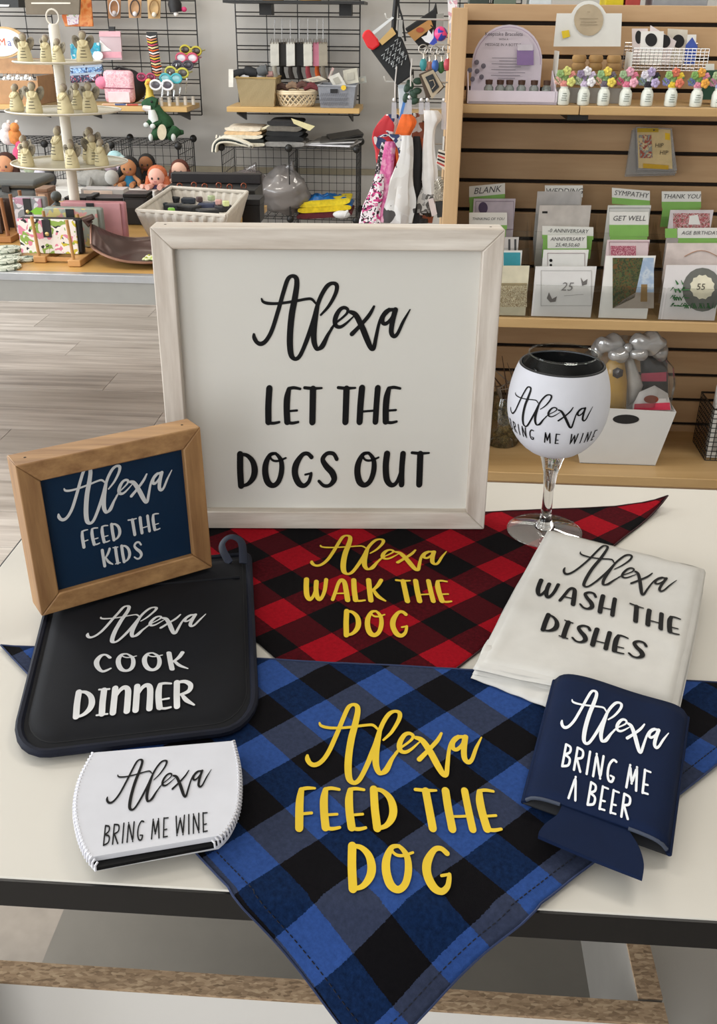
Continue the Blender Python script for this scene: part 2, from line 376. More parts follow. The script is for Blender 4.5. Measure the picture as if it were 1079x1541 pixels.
pw, pl = .2, 1.22
pk = MB().box((0, 0, 0), (pl - .002, pw - .002, .008), Matrix.Identity(3)).build('plank', m_plank, None, smooth=False); pme = pk.data; bpy.data.objects.remove(pk)
for i in range(22):
    t = 1.15 + i * pw; off = (i * .47) % pl
    for j in range(6):
        s = -3.9 + off - pl + j * pl + pl / 2
        if s > 2.4: continue
        o = bpy.data.objects.new('plank', pme); COL.objects.link(o); o.parent = fl
        o.matrix_basis = wm(fl).inverted() @ Matrix.Translation(rp(s, t + pw / 2, .0015 if (i + j) % 3 else .0012)) @ Matrix.Rotation(RA, 4, 'Z')
struct(part('wall_back', m_wall, None, lambda b: b.box(rp((S0 + S1) / 2, T1 + .05, ZC / 2), (S1 - S0, .1, ZC)), smooth=False))
struct(part('wall_right', m_wall, None, lambda b: b.box(rp(S1 + .05, (T0 + T1) / 2, ZC / 2), (.1, T1 - T0, ZC)), smooth=False))
struct(part('wall_front', m_wall, None, lambda b: b.box(rp((S0 + S1) / 2, T0 - .05, ZC / 2), (S1 - S0, .1, ZC)), smooth=False))
struct(part('ceiling', m_ceil, None, lambda b: b.box(rp((S0 + S1) / 2, (T0 + T1) / 2, ZC + .05), (S1 - S0, T1 - T0, .1)), smooth=False))
def left_wall(b):
    b.box(rp(S0 - .05, (T0 + T1) / 2, .27), (.1, T1 - T0, .54)); b.box(rp(S0 - .05, (T0 + T1) / 2, 2.78), (.1, T1 - T0, .24))
    for t in (-2.85, -.3, 2.3, 5.05): b.box(rp(S0 - .05, t, 1.6), (.1, .3 if t > -2 and t < 5 else .7, 2.12))
struct(part('wall_left', m_wall, None, left_wall, smooth=False))
zr = pit(420, 257, 5.48).z
struct(part('trim_1', mat('#a09781', .6, 0, .05), None, lambda b: b.box(rp(-.5, T1 - .008, zr), (7.3, .016, .03)), smooth=False))
struct(part('trim_2', mat('#cfccc7', .7, 0, .03), None, lambda b: b.box(rp(-.5, T1 - .004, zr / 2 + .05), (7.3, .008, zr - .13)), smooth=False))
struct(part('baseboard_back', mat('#8d8a84', .6, 0, .05), None, lambda b: b.box(rp(-.5, T1 - .01, .05), (7.3, .02, .1)), smooth=False))
# ================================================================== the table and what is under it
TZ = .75
def S_(p): return p.dot(EX)
tF, tB, sL, sR = .4362, 1.0736, -.417, 1.25
table = thing('display_table', 'white laminate table with black edge carrying the lettered gifts', 'table', rp(.4, .75, 0))
m_lam = mat('#cbc7be', .4, 0, .015, 4)
part('table_top', m_lam, table, lambda b: b.box(rp((sL + sR) / 2, (tF + tB) / 2, TZ - .011), (sR - sL, tB - tF, .022)), bev=.001)
def band(b):
    for a in ((sL + sR) / 2, tF - .001, sR - sL + .004, .002), ((sL + sR) / 2, tB + .001, sR - sL + .004, .002): b.box(rp(a[0], a[1], TZ - .0125), (a[2], a[3], .023))
    for s in (sL - .001, sR + .001): b.box(rp(s, (tF + tB) / 2, TZ - .0125), (.002, tB - tF, .023))
part('edge_band', mat('#0e0e0f', .4, 0, 0), table, band, smooth=False)
for s, t in ((sL + .05, tB - .05), (sR - .05, tF + .05), (sR - .05, tB - .05), (S_(piz(1070, 1470, .5)) + .004, tF + .05), (sL + .05, tF + .05)):
    part('leg', mat('#111112', .4, 0, 0), table, lambda b: b.box(rp(s, t, .364), (.045, .045, .728)), bev=.002)
def chip():
    nt = newmat('chipboard', .9); v = nt.coord('Object', (170, 420, 420)); n = nt.add('ShaderNodeTexVoronoi'); n.inputs['Scale'].default_value = 1.2; nt.l.new(v, n.inputs['Vector'])
    sp = nt.add('ShaderNodeSeparateColor'); nt.l.new(n.outputs['Color'], sp.inputs[0]); f = nt.math('MULTIPLY', nt.math('ADD', sp.outputs[0], nt.noise(v, .35, 4)), .6)
    nt.l.new(nt.ramp(f, [(.15, '#6b5743'), (.4, '#8f775d'), (.7, '#a98f72'), (.95, '#bda587')]), nt.b.inputs['Base Color']); bump(nt, f, .5, .002); return nt.m
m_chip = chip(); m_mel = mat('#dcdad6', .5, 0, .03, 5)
bz = .52; c0 = piz(0, 1447, bz); c1 = piz(1005, 1513, bz); ft = c0.dot(NF); bs = c1.dot(EX) - .003
bn = thing('chipboard_bin', 'open white melamine bin with raw chipboard top edges under the table', 'bin', rp(.1, .7, 0))
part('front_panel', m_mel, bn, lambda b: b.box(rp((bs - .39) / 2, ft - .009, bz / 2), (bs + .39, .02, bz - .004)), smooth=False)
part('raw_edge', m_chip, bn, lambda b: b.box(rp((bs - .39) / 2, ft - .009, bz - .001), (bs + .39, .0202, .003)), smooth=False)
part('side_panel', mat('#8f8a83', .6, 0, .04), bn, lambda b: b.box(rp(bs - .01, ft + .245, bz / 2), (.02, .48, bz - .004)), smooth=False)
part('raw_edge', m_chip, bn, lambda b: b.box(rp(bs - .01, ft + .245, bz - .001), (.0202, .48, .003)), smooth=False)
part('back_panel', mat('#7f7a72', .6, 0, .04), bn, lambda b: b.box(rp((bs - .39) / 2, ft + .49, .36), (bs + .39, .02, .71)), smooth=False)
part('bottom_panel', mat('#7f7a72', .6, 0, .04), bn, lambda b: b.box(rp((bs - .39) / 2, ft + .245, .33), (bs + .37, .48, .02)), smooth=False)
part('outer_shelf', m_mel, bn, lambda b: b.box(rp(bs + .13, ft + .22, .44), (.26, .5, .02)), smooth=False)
# ------------------------------------------------------------------ framed signs
def framed(name, label, cat, bl, br, h, lean, depth, rail, inset, m_frame, m_panel, base_z):
    bl, br = V(bl), V(br); ex = (br - bl); w = ex.length; ex.normalize(); nb = V((-ex.y, ex.x, 0)); a = math.radians(lean)
    ey = nb * math.sin(a) + UP * math.cos(a); n = ex.cross(ey)            # n points to the reader
    root = thing(name, label, cat, (bl + br) / 2); P = lambda x, y, d=0: bl + ex * x + ey * y + n * d
    outer = [(0, 0), (w, 0), (w, h), (0, h)]; inner = [(rail, rail), (w - rail, rail), (w - rail, h - rail), (rail, h - rail)]
    for i in range(4):
        j = (i + 1) % 4; b = MB(); q = [outer[i], outer[j], inner[j], inner[i]]
        b.pts([P(*c) for c in q] + [P(*c, -depth) for c in q], [(0, 1, 2, 3), (7, 6, 5, 4), (0, 4, 5, 1), (1, 5, 6, 2), (2, 6, 7, 3), (3, 7, 4, 0)])
        b.build('frame_rail', m_frame[i % 2], root, bev=.0012)
    part('panel', m_panel, root, lambda b: b.prism([(rail - .001, rail - .001), (w - rail + .001, rail - .001), (w - rail + .001, h - rail + .001), (rail - .001, h - rail + .001)], P(0, 0, -inset), ex, ey, .004), smooth=False)
    for x, dd in ((.012, .5), (w - .012, .5)):
        part('nail_hole', mat('#2b2119', .8), root, lambda b: b.prism([(.0012 * math.cos(k), .0012 * math.sin(k)) for k in [i * math.pi / 4 for i in range(8)]], P(x, h + .0003, -depth * dd), ex, -n, .0002), smooth=False)
    o = P(0, 0, -inset + .0004)
    def uv(px, py):
        q = pin(px, py, o, n) - bl; return (q.dot(ex), q.dot(ey))
    return root, uv, (lambda q: P(q[0], q[1], -inset + .0005))
wwx = wood('whitewash_x', '#b3a698', '#e2dbd1', 0, 10, .65, 28.); wwz = wood('whitewash_z', '#b0a396', '#ded6cc', 2, 10, .65, 28.)
zb = .7525
sign, suv, ssf = framed('framed_sign', 'large white square sign in whitewashed wood frame, the tallest thing on the table', 'sign', piz(262, 795, zb), piz(728.5, 797, zb), .3205, 1.75, .034, .0205, .011, (wwx, wwz), mat('#d3d1ca', .45, 0, .015, 5), zb)
VB = mat('#0a0a0c', .6, 0, 0, 25, 0, .2)
alexa('script_lettering', VB, sign, suv, ssf, (382, 503), (617, 466), (443.5, 541.7))
words('lettering', VB, sign, suv, ssf, 'LET THE', (399.3, 638.6), (598, 637.7), (400.8, 582), gap=.1)
words('lettering', VB, sign, suv, ssf, 'DOGS OUT', (357.4, 733.5), (642.5, 732), (356.3, 681))
wnx = wood('honey_wood_x', '#86603c', '#b88f5f', 0, 10, .55, 36.); wnz = wood('honey_wood_z', '#7f5a38', '#ac8456', 2, 10, .55, 36.)
ks, kuv, ksf = framed('framed_sign', 'small brown wood framed navy sign standing tilted on the pot holder', 'sign', piz(63, 928, .7665), piz(320, 854, .7665), .1475, 2.25, .03, .0185, .006, (wnx, wnz), mat('#05243f', .6, 0, .05, 25, 0, .25), .762)
VG = mat('#d3d5d6', .4, 0, .05)
alexa('script_lettering', VG, ks, kuv, ksf, (88, 774), (258.4, 707.5), (135.3, 788.5))
words('lettering', VG, ks, kuv, ksf, 'FEED THE', (124.2, 825), (241.5, 796.5), (120, 799))
words('lettering', VG, ks, kuv, ksf, 'KIDS', (155.7, 853.5), (216, 839.6), (151.5, 827.5))
# ------------------------------------------------------------------ bandanas
def nz(p, sc): return noise.noise(V((p[0] * sc, p[1] * sc, 3.1)))
def tri_grid(mb, A, B, C, n, fn, uvf):
    idx = {}; vs_ = []; fs_ = []
    for i in range(n + 1):
        for j in range(n + 1 - i):
            q = A + (B - A) * (i / n) + (C - A) * (j / n); idx[i, j] = len(vs_); mb.uv[len(mb.v) + len(vs_)] = uvf(q); vs_.append(fn(q))
    for i in range(n):
        for j in range(n - i):
            fs_.append((idx[i, j], idx[i + 1, j], idx[i, j + 1]))
            if j < n - i - 1: fs_.append((idx[i + 1, j], idx[i + 1, j + 1], idx[i, j + 1]))
    mb.pts(vs_, fs_)
def stitch_line(name, mt, parent, fn, a, b, k, r=.0004):
    m_ = MB()
    for i in range(k):
        p, q = a + (b - a) * ((i + .15) / k), a + (b - a) * ((i + .75) / k); m_.tube([fn(p), fn((p + q) / 2), fn(q)], r, 4)
    return m_.build(name, mt, parent)
# red
rA, rB = piz(195, 792, .752).xy, piz(1003, 759, .752).xy
rR = piz(720, 980, .752).xy; dR = (rR - rB).normalized(); rC = rB + dR * .545
e1r, e2r = (rB - rC).normalized(), (rA - rC).normalized()
pc = [piz(300 + x / 2.346, 740 + y / 2.346, .752).xy for x, y in ((885, 260), (1020, 370), (890, 490), (390, 370))]
def uvr(q): return (q.dot(V((.766, .643))), q.dot(V((-.643, .766))))
def redz(q):
    d = max(0, q.x - .19) ; edge = max(0, 1 - abs((q - rB).length) / .07)
    far = max(0, (q.y - .955) / .08)
    return .7507 + .0009 * (1 + nz(q, 22)) + .0035 * max(0, nz(q, 30) - .1) * min(1, far) + .012 * edge ** 2 * (1 if q.y > .9 else 0)
def red_f(q): return V((q.x, q.y, redz(q)))
U = [uvr(p) for p in pc]
print('red black centres', [tuple(round(c, 4) for c in u) for u in U])
m_red = plaid('red_check', '#8f0c1a', '#440810', '#3f0910', '#0c0a0c', .0755, U[0][0], .0755, U[0][1])
red = thing('dog_bandana', 'red and black checked dog bandana with yellow lettering under the large white sign', 'bandana', (rA.x * .4 + rB.x * .6, .9, .75))
b = MB(); tri_grid(b, rA, rB, rC, 90, red_f, uvr); b.build('cloth', m_red, red, solid=.0006, ang=80, flip=True)
b = MB(); b.tube([red_f(rB + (rA - rB) * (k / 40)) for k in range(41)], .0009, 5); b.tube([red_f(rB + (rC - rB) * (k / 40)) for k in range(41)], .0009, 5); b.build('hem', mat('#2a0a0f', .9), red)
YL = mat('#dcba1e', .45, 0, .05)
tuv = lambda z: (lambda x, y: piz(x, y, z).xy)
rsf = lambda q: V((q[0], q[1], redz(V(q[:2])) + .0009))
alexa('script_lettering', YL, red, tuv(.7515), rsf, (469.2, 845.7), (671.7, 831.6), (522.5, 865.5))
words('lettering', YL, red, tuv(.7515), rsf, 'WALK THE', (458, 905.5), (681, 908.5), (458, 871.5), gap=.1)
words('lettering', YL, red, tuv(.7515), rsf, 'DOG', (516.5, 958.5), (616, 959.5), (517.6, 919.5))
# blue, hanging over the table's front edge
E0 = rp(0, tF - .002, 0).xy; nE = -NF.xy
bA = piz(1, 971, .753).xy; lD = V((math.cos(math.radians(-48.5)), math.sin(math.radians(-48.5))))
bC = bA + lD * .492; rD = V((math.cos(math.radians(40.2)), math.sin(math.radians(40.2)))); bB = bC + rD * .492
def uvb(q): return (q.dot(lD), q.dot(rD))
def bluez(q): return .7522 + .0011 * (1 + nz(q, 16)) + .001 * max(0, nz(q, 45))
def blue_f(q, lift=0):
    d = (q - E0).dot(nE); r = .009; z0 = bluez(q) + lift
    if d <= 0: return V((q.x, q.y, z0))
    base = q - nE * d; a = min(d / r, math.radians(60)); rest = max(0, d - r * math.radians(60)); ca, sa = math.cos(a), math.sin(a)
    fold = .006 * math.sin(q.x * 38 + 1) * min(1, rest / .05)
    o = (r + lift) * sa + rest * math.cos(math.radians(60)) + fold + .002; return V((base.x + nE.x * o, base.y + nE.y * o, z0 - lift - r + (r + lift) * ca - rest * math.sin(math.radians(60))))
pcb = [piz(x, y, .753).xy for x, y in ((669, 1043), (770, 1112), (504, 1018), (433, 1082))]
UB = [uvb(p) for p in pcb]; print('blue', [tuple(round(c, 4) for c in u) for u in UB])
m_blue = plaid('blue_check', '#2b4782', '#0d2040', '#30374c', '#0d0c0f', .0755, UB[0][0], .0655, UB[0][1])
blue = thing('dog_bandana', 'blue and black checked dog bandana hanging point-down over the table edge', 'bandana', (0, .6, .75))
b = MB(); tri_grid(b, bA, bB, bC, 130, blue_f, uvb); b.build('cloth', m_blue, blue, solid=.0006, ang=80, flip=True)
hd = mat('#0c1020', .9)
off = .011
iA, iB = V((-lD.y, lD.x)), V((-rD.y, rD.x))
stitch_line('hem_stitching', hd, blue, lambda q: blue_f(q, .0003), bA + iA * off + lD * .03, bC + iA * off - lD * off, 110)
stitch_line('hem_stitching', hd, blue, lambda q: blue_f(q, .0003), bC + iB * off + rD * off, bB + iB * off - rD * .03, 110)
b = MB(); b.tube([blue_f(bA + (bC - bA) * (k / 90)) for k in range(91)], .0008, 5); b.tube([blue_f(bC + (bB - bC) * (k / 90)) for k in range(91)], .0008, 5); b.tube([blue_f(bA + (bB - bA) * (k / 60)) for k in range(61)], .0008, 5); b.build('hem', mat('#2a3658', .9), blue)
bsf = lambda q: blue_f(V((q[0], q[1])), .0011)
alexa('script_lettering', YL, blue, tuv(.7535), bsf, (462.6, 1139.1), (724.4, 1111.1), (531.4, 1181.5))
words('lettering', YL, blue, tuv(.7535), bsf, 'FEED THE', (444.5, 1250.5), (757, 1253.5), (445.8, 1186))
words('lettering', YL, blue, tuv(.7535), bsf, 'DOG', (523.5, 1342), (684, 1348), (523.4, 1271))
# ------------------------------------------------------------------ pot holder
pz = .7555
pq = [piz(x, y, pz).xy for x, y in ((86, 862), (374, 837), (385, 1098), (18, 1142))]      # TL TR BR BL
def bil(q, s, t): return (q[0] * (1 - s) + q[1] * s) * (1 - t) + (q[3] * (1 - s) + q[2] * s) * t
def rounded(k, rb, rt):                                                     # outline in the unit square, t = 1 towards the reader
    o = []
    for cx, cy, a0, r in ((rt, rt, math.pi, rt), (1 - rt, rt, 1.5 * math.pi, rt), (1 - rb, 1 - rb, 0, rb), (rb, 1 - rb, .5 * math.pi, rb)):
        for i in range(k + 1): o.append((cx + r * math.cos(a0 + i * math.pi / 2 / k), cy + r * math.sin(a0 + i * math.pi / 2 / k)))
    return o
pot = thing('pot_holder', 'navy quilted pot holder with hanging loop and white lettering', 'pot holder', (bil(pq, .5, .5).x, bil(pq, .5, .5).y, .753))
out = rounded(6, .15, .03)
def pad_f(q, ring): return V((q.x, q.y, ring))
b = MB(); rings = []
for k, (sc, zz) in enumerate(((1, .7555), (1.0, .757), (.955, .7583), (.935, .7578), (.905, .7602), (.82, .7622), (.5, .7628), (.2, .7628), (.02, .7628))):
    rings.append([(lambda q: V((q.x, q.y, zz + (.0007 * nz(q, 60) if k > 4 else 0))))(bil(pq, .5 + (s - .5) * sc, .5 + (t - .5) * sc)) for s, t in out])
N = len(out); b.pts([p for r in rings for p in r], [(i * N + k, i * N + (k + 1) % N, (i + 1) * N + (k + 1) % N, (i + 1) * N + k) for i in range(len(rings) - 1) for k in range(N)] + [tuple(range(N))[::-1], tuple((len(rings) - 1) * N + k for k in range(N))])
m_navy = mat('#06080f', .75, 0, .2, 30, .1, .25)
b.f = [q[::-1] for q in b.f]; b.build('pad', m_navy, pot)
part('piping', mat('#0b1020', .7, 0, .2, 60, 0, .25), pot, lambda b: b.tube([bil(pq, s, t).to_3d() + UP * .7568 for s, t in out], .0036, 8, closed=True))
part('seam', mat('#080a10', .8), pot, lambda b: b.tube([bil(pq, .5 + (s - .5) * .93, .5 + (t - .5) * .93).to_3d() + UP * .7578 for s, t in out], .0006, 5, closed=True))
part('pocket_hem', m_navy, pot, lambda b: b.tube([bil(pq, s, .19).to_3d() + UP * .7624 for s in (.05, .3, .6, .95)], .0016, 6))
lp = [piz(x, y, z) for x, y, z in ((346, 848, .762), (334, 824, .772), (340, 811, .778), (352, 808, .78), (364, 818, .776), (366, 848, .762))]
part('hanging_loop', mat('#131c30', .7, 0, .1), pot, lambda b: b.tube(crom([tuple(p) for p in lp], 5), .0045, 8, flat=.3))
VW = mat('#d9dadb', .3, .1, .05); psf = lambda q: V((q[0], q[1], .7636 + .0007 * nz(q, 60)))
alexa('script_lettering', VW, pot, tuv(.7634), psf, (132.3, 953.4), (309.5, 924.2), (171.3, 968))
words('lettering', VW, pot, tuv(.7634), psf, 'COOK', (141.5, 1012.5), (283.5, 1008), (139.5, 985), wk=1.05)
words('lettering', VW, pot, tuv(.7634), psf, 'DINNER', (108.5, 1081.5), (293, 1063), (114, 1040), gap=.07)
# ------------------------------------------------------------------ white wine sleeve lying flat
wz = .768
wo = [piz(x, y, wz).xy for x, y in crom([(138, 1129), (118, 1168), (110, 1210), (116, 1250), (128, 1280), (143, 1298)], 5)] + [piz(x, y, wz).xy for x, y in crom([(322, 1264), (343, 1245), (358, 1215), (362, 1180), (360, 1145), (352, 1111)], 5)]
cW = sum(wo, V((0, 0))) / len(wo)
wsl = thing('glass_sleeve', 'white neoprene sleeve with black lettering lying flat on the front left', 'glass sleeve', (cW.x, cW.y, .755))
def shell(outl, c, top, bot, dome, m_top, root, name, edge=.96):
    N = len(outl); b = MB(); rr = [(1, bot), (1.0, (bot + top) / 2), (edge, top), (.75, top + dome * .6), (.4, top + dome), (.05, top + dome)]
    b.pts([(c + (p - c) * s).to_3d() + UP * z for s, z in rr for p in outl], [(i * N + k, i * N + (k + 1) % N, (i + 1) * N + (k + 1) % N, (i + 1) * N + k) for i in range(5) for k in range(N)] + [tuple(range(N))[::-1], tuple(5 * N + k for k in range(N))])
    if sum((outl[i].x * outl[(i + 1) % N].y - outl[(i + 1) % N].x * outl[i].y) for i in range(N)) < 0: b.f = [q[::-1] for q in b.f]
    return b.build(name, m_top, root)
m_neo = mat('#cfd0d7', .8, 0, .03, 40, .05, .2)
def resample(pts, n):
    L = [0]
    for a, c in zip(pts[:-1], pts[1:]): L.append(L[-1] + (c - a).length)
    o = []
    for k in range(n):
        x = L[-1] * k / (n - 1); i = max(j for j in range(len(L)) if L[j] <= x + 1e-9); i = min(i, len(pts) - 2); o.append(pts[i] + (pts[i + 1] - pts[i]) * ((x - L[i]) / (L[i + 1] - L[i])))
    return o
hl = len(wo) // 2
def trim(pts, k):
    L = sum((c - a).length for a, c in zip(pts[:-1], pts[1:])); q = resample(pts, 80); return resample(q[:max(3, int(80 * (1 - k / L)))], 20)
def cut(k): return trim(wo[:hl], k) + trim(wo[hl:][::-1], k)[::-1]
hl = len(wo) // 2
shell(cut(.006), cW, .7664, .7628, 0, m_neo, wsl, 'front_panel', .985)
shell([cW + (p - cW) * .99 for p in wo], cW, .7624, .7602, 0, VB, wsl, 'black_lining', .99)
shell([cW + (p - cW) * .985 for p in cut(.0035)], cW, .7598, .756, 0, mat('#d9dade', .8), wsl, 'back_panel', .985)
def scallop(b, pts):
    for k, p in enumerate(pts):
        d = (p - cW).normalized(); b.tube([(p - d * .0022).to_3d() + UP * .7664, (p + d * .0002).to_3d() + UP * .7655, (p + d * .0006).to_3d() + UP * .761], .0008, 5)
part('edge_stitching', mat('#d6d6dc', .8, 0, 0, 25, 0, .2), wsl, lambda b: scallop(b, resample(wo[:hl], 34)))
part('edge_stitching', mat('#d6d6dc', .8, 0, 0, 25, 0, .2), wsl, lambda b: scallop(b, resample(wo[hl:], 34)))
wsf = lambda q: V((q[0], q[1], .7669))
alexa('script_lettering', VB, wsl, tuv(.767), wsf, (161.5, 1199.4), (318, 1157.8), (197.7, 1219.5), wk=.85)
words('lettering', VB, wsl, tuv(.767), wsf, 'BRING ME WINE', (154.3, 1273), (313, 1251.6), (157.5, 1241.5), font=TG, wk=.8, gap=.14, space=.26)
# ------------------------------------------------------------------ folded towel
tq = [piz(825, 792, .786), piz(1061, 852, .783), piz(1019, 1060, .772), piz(716, 1000, .768)]
def tow(s, t, lift=0, k=1):
    p = (tq[0] * (1 - s) + tq[1] * s) * (1 - t) + (tq[3] * (1 - s) + tq[2] * s) * t
    e = min(s, 1 - s, t, 1 - t); dr = .008 * max(0, 1 - e / .05) ** 2
    return p + UP * (lift - dr * k + .0025 * nz((p.x, p.y), 14) + .0012 * nz((p.x + 3, p.y), 40))
tw = thing('tea_towel', 'folded white tea towel with black lettering beside the wine glass', 'towel', (tq[0] + tq[2]) * .5 * 1 - UP * .02)
m_tow = mat('#cac8c3', .75, 0, .03, 60, .05, .3)
b = MB(); n_ = 36; b.sheet(lambda s, t: tow(s, t), n_, n_)
rim = [(i / n_, 0) for i in range(n_)] + [(1, i / n_) for i in range(n_)] + [(1 - i / n_, 1) for i in range(n_)] + [(0, 1 - i / n_) for i in range(n_)]
b.build('top_layer', m_tow, tw, ang=80, flip=True)
def layer(name, z0, z1, grow):
    b = MB(); c = (.5, .5); N = len(rim); P = []
    for s, t in rim:
        s2, t2 = .5 + (s - .5) * grow, .5 + (t - .5) * grow
        p = tow(s2, t2, 0, 0); g = p.copy(); zt = p.z
        P.append((p.x, p.y, zt))
    top = [V((x, y, .7545 + (z - .7545) * z1)) for x, y, z in P]; mid = [V((x, y, .7545 + (z - .7545) * (z0 + z1) / 2)) + (V((x, y, 0)) - V(((tq[0] + tq[2]) / 2).xy.to_3d())).normalized() * .003 for x, y, z in P]; bot = [V((x, y, .7545 + (z - .7545) * z0)) for x, y, z in P]
    b.pts(bot + mid + top, [(i * N + k, (i + 1) * N + k, (i + 1) * N + (k + 1) % N, i * N + (k + 1) % N) for i in range(2) for k in range(N)] + [tuple(range(N)), tuple(2 * N + k for k in range(N))[::-1]])
    b.f = [q[::-1] for q in b.f]; return b.build(name, m_tow, tw, ang=80)
layer('folded_layer', .52, .86, 1.0); layer('folded_layer', .18, .5, 1.0); layer('folded_layer', .0, .17, 1.01)
# loose lower corner showing under the fold
lq = [piz(735, 962, .764), piz(905, 1000, .764), piz(845, 1071, .757), piz(711, 1019, .757)]
b = MB(); b.sheet(lambda s, t: (lq[0] * (1 - s) + lq[1] * s) * (1 - t) + (lq[3] * (1 - s) + lq[2] * s) * t + UP * (.004 * math.sin(math.pi * t) + .0015 * nz((s * .2, t * .2), 30) + .004 * math.sin(t * math.pi) * abs(math.sin(s * 3 + 1)) - .001 * t), 30, 14); b.build('loose_fold', m_tow, tw, solid=.0015, ang=80, flip=True)
def towel_uv(x, y):
    z = .781
    for _ in range(4):
        p = piz(x, y, z); s, t = inv_bil(p); z = tow(s, t).z
    return (s, t)
def inv_bil(p):
    s = t = .5
    for _ in range(12):
        q = tow(s, t); e = V((p.x - q.x, p.y - q.y)); ds = (tow(s + .01, t) - q) / .01; dt = (tow(s, t + .01) - q) / .01
        D = Matrix(((ds.x, dt.x), (ds.y, dt.y))); d = D.inverted() @ e; s += d.x * .8; t += d.y * .8; s = min(max(s, 0), 1); t = min(max(t, 0), 1)
    return s, t
twsf = lambda q: tow(min(max(q[0], 0), 1), min(max(q[1], 0), 1), .0008)
alexa('script_lettering', VB, tw, towel_uv, twsf, (849.9, 855.5), (1018, 874.3), (880, 884.5), wk=.9)
words('lettering', VB, tw, towel_uv, twsf, 'WASH THE', (804, 896), (1022.7, 957.5), (812, 872))
words('lettering', VB, tw, towel_uv, twsf, 'DISHES', (812.2, 949), (970, 994.5), (822, 923.5), gap=.1)
# ------------------------------------------------------------------ navy can sleeve
cq = [piz(836, 1012, .779), piz(1037, 1068, .779), piz(1010, 1272, .766), piz(789, 1194, .766)]
def can(s, t, lift=0):
    p = (cq[0] * (1 - s) + cq[1] * s) * (1 - t) + (cq[3] * (1 - s) + cq[2] * s) * t
    return p + UP * (lift + .003 * (1 - (2 * s - 1) ** 4) - .007 * (abs(2 * s - 1) ** 12) + .0012 * math.sin(s * 7) * (1 - t))
cs = thing('can_sleeve', 'navy foam can sleeve with white lettering lying on the towel end', 'can sleeve', (cq[0] + cq[2]) * .5 - UP * .012)
m_can = mat('#051736', .8, 0, .08, 50, .03, .2); m_in = mat('#0a0c12', .8)
b = MB(); b.sheet(can, 30, 14); b.build('front_panel', m_can, cs, solid=.0025, flip=True)
def canb(s, t): return (cq[0] * (1 - s) + cq[1] * s) * (1 - t) + (cq[3] * (1 - s) + cq[2] * s) * t - UP * .0085
b = MB(); b.sheet(canb, 20, 8); b.build('back_panel', m_in, cs, solid=.0015, flip=True)
for sd in (0, 1): part('side_fold', m_can, cs, lambda b: b.tube([can(sd, k / 8) - UP * .0015 for k in range(9)], .0018, 8))
fz = .7665
fo = [piz(x, y, fz) for x, y in crom([(846, 1211), (838, 1226), (822, 1238), (812, 1250), (810, 1257)], 4) + crom([(810, 1257), (890, 1291), (967, 1321)], 3) + crom([(967, 1321), (969, 1300), (962, 1275), (946, 1249)], 4)]
fc = sum(fo, V((0, 0, 0))) / len(fo)
b = MB(); N = len(fo); b.pts([p - UP * .003 for p in fo] + fo + [can(.72, .96, -.0008), can(.28, .96, -.0008)], [(k, (k + 1) % N, (k + 1) % N + N, k + N) for k in range(N)] + [tuple(range(N))[::-1], tuple(N + k for k in range(N)) + (2 * N, 2 * N + 1)])
b.build('bottom_flap', m_can, cs)
for a, c in ((.02, .255), (.72, .98)): part('cut_edge', mat('#3a4150', .8), cs, lambda b: b.tube([can(a + (c - a) * k / 8, 1.0, -.0012) for k in range(9)], .0014, 6))
def can_uv(x, y):
    p = pin(x, y, (cq[0] + cq[2]) / 2 + UP * .003, (cq[1] - cq[3]).cross(cq[0] - cq[2]).normalized()); s = t = .5
    for _ in range(10):
        q = can(s, t); e = V((p.x - q.x, p.y - q.y)); ds = (can(s + .01, t) - q) / .01; dt = (can(s, t + .01) - q) / .01
        d = Matrix(((ds.x, dt.x), (ds.y, dt.y))).inverted() @ e; s += d.x; t += d.y
    return s, t
csf = lambda q: can(q[0], q[1], .0005)
VW2 = mat('#e9edf2', .35, 0, 0)
alexa('script_lettering', VW2, cs, can_uv, csf, (845.7, 1084.4), (1006.5, 1101.7), (881, 1121))
words('lettering', VW2, cs, can_uv, csf, 'BRING ME', (844.2, 1154), (976.1, 1197), (850.4, 1119.5), font=TG, wk=1.05, gap=.17, space=.3)
words('lettering', VW2, cs, can_uv, csf, 'A BEER', (853.7, 1202), (946.1, 1234.5), (860, 1167), font=TG, wk=1.05, gap=.17, space=.3)
# ------------------------------------------------------------------ wine glass and its sleeve
gc = piz(819, 799, .7528); gc.z = .7528
GLASS = clear('wine_glass', '#f6f8f8', .015, .02, fk=.38)
nt = newmat('solid_glass', .02); nt.b.inputs['Transmission Weight'].default_value = 1; nt.b.inputs['IOR'].default_value = 1.46; SG = nt.m
tilt = Matrix.Identity(3)
gl = thing('wine_glass', 'clear stemmed balloon wine glass standing on the red bandana', 'wine glass', gc)
Rb = .0488; bc = .149                                                       # bowl radius and centre height
def bowl_r(z): return math.sqrt(max(1e-6, 1 - ((z - bc) / (.0575 if z < bc else .074)) ** 2)) * Rb
zz = [.0915 + .1105 * k / 22 for k in range(23)]
part('bowl', GLASS, gl, lambda b: b.lathe([(bowl_r(z), z) for z in zz], gc, 48), ang=80)
part('rim', GLASS, gl, lambda b: b.tube([gc + V((bowl_r(.202) * math.cos(a), bowl_r(.202) * math.sin(a), .202)) for a in [k * 2 * math.pi / 48 for k in range(48)]], .0009, 6, closed=True))
part('stem', SG, gl, lambda b: b.lathe([(.0001, .006), (.011, .0062), (.0068, .014), (.0056, .025), (.0056, .05), (.0075, .07), (.0115, .086), (.014, .0925), (.0001, .0945)], gc, 24), ang=80)
part('foot', GLASS, gl, lambda b: b.lathe([(.0001, .0065), (.012, .0055), (.025, .003), (.0385, .0012), (.0405, .0006), (.0385, 0.0001), (.0001, .0001)], gc, 48), ang=60)
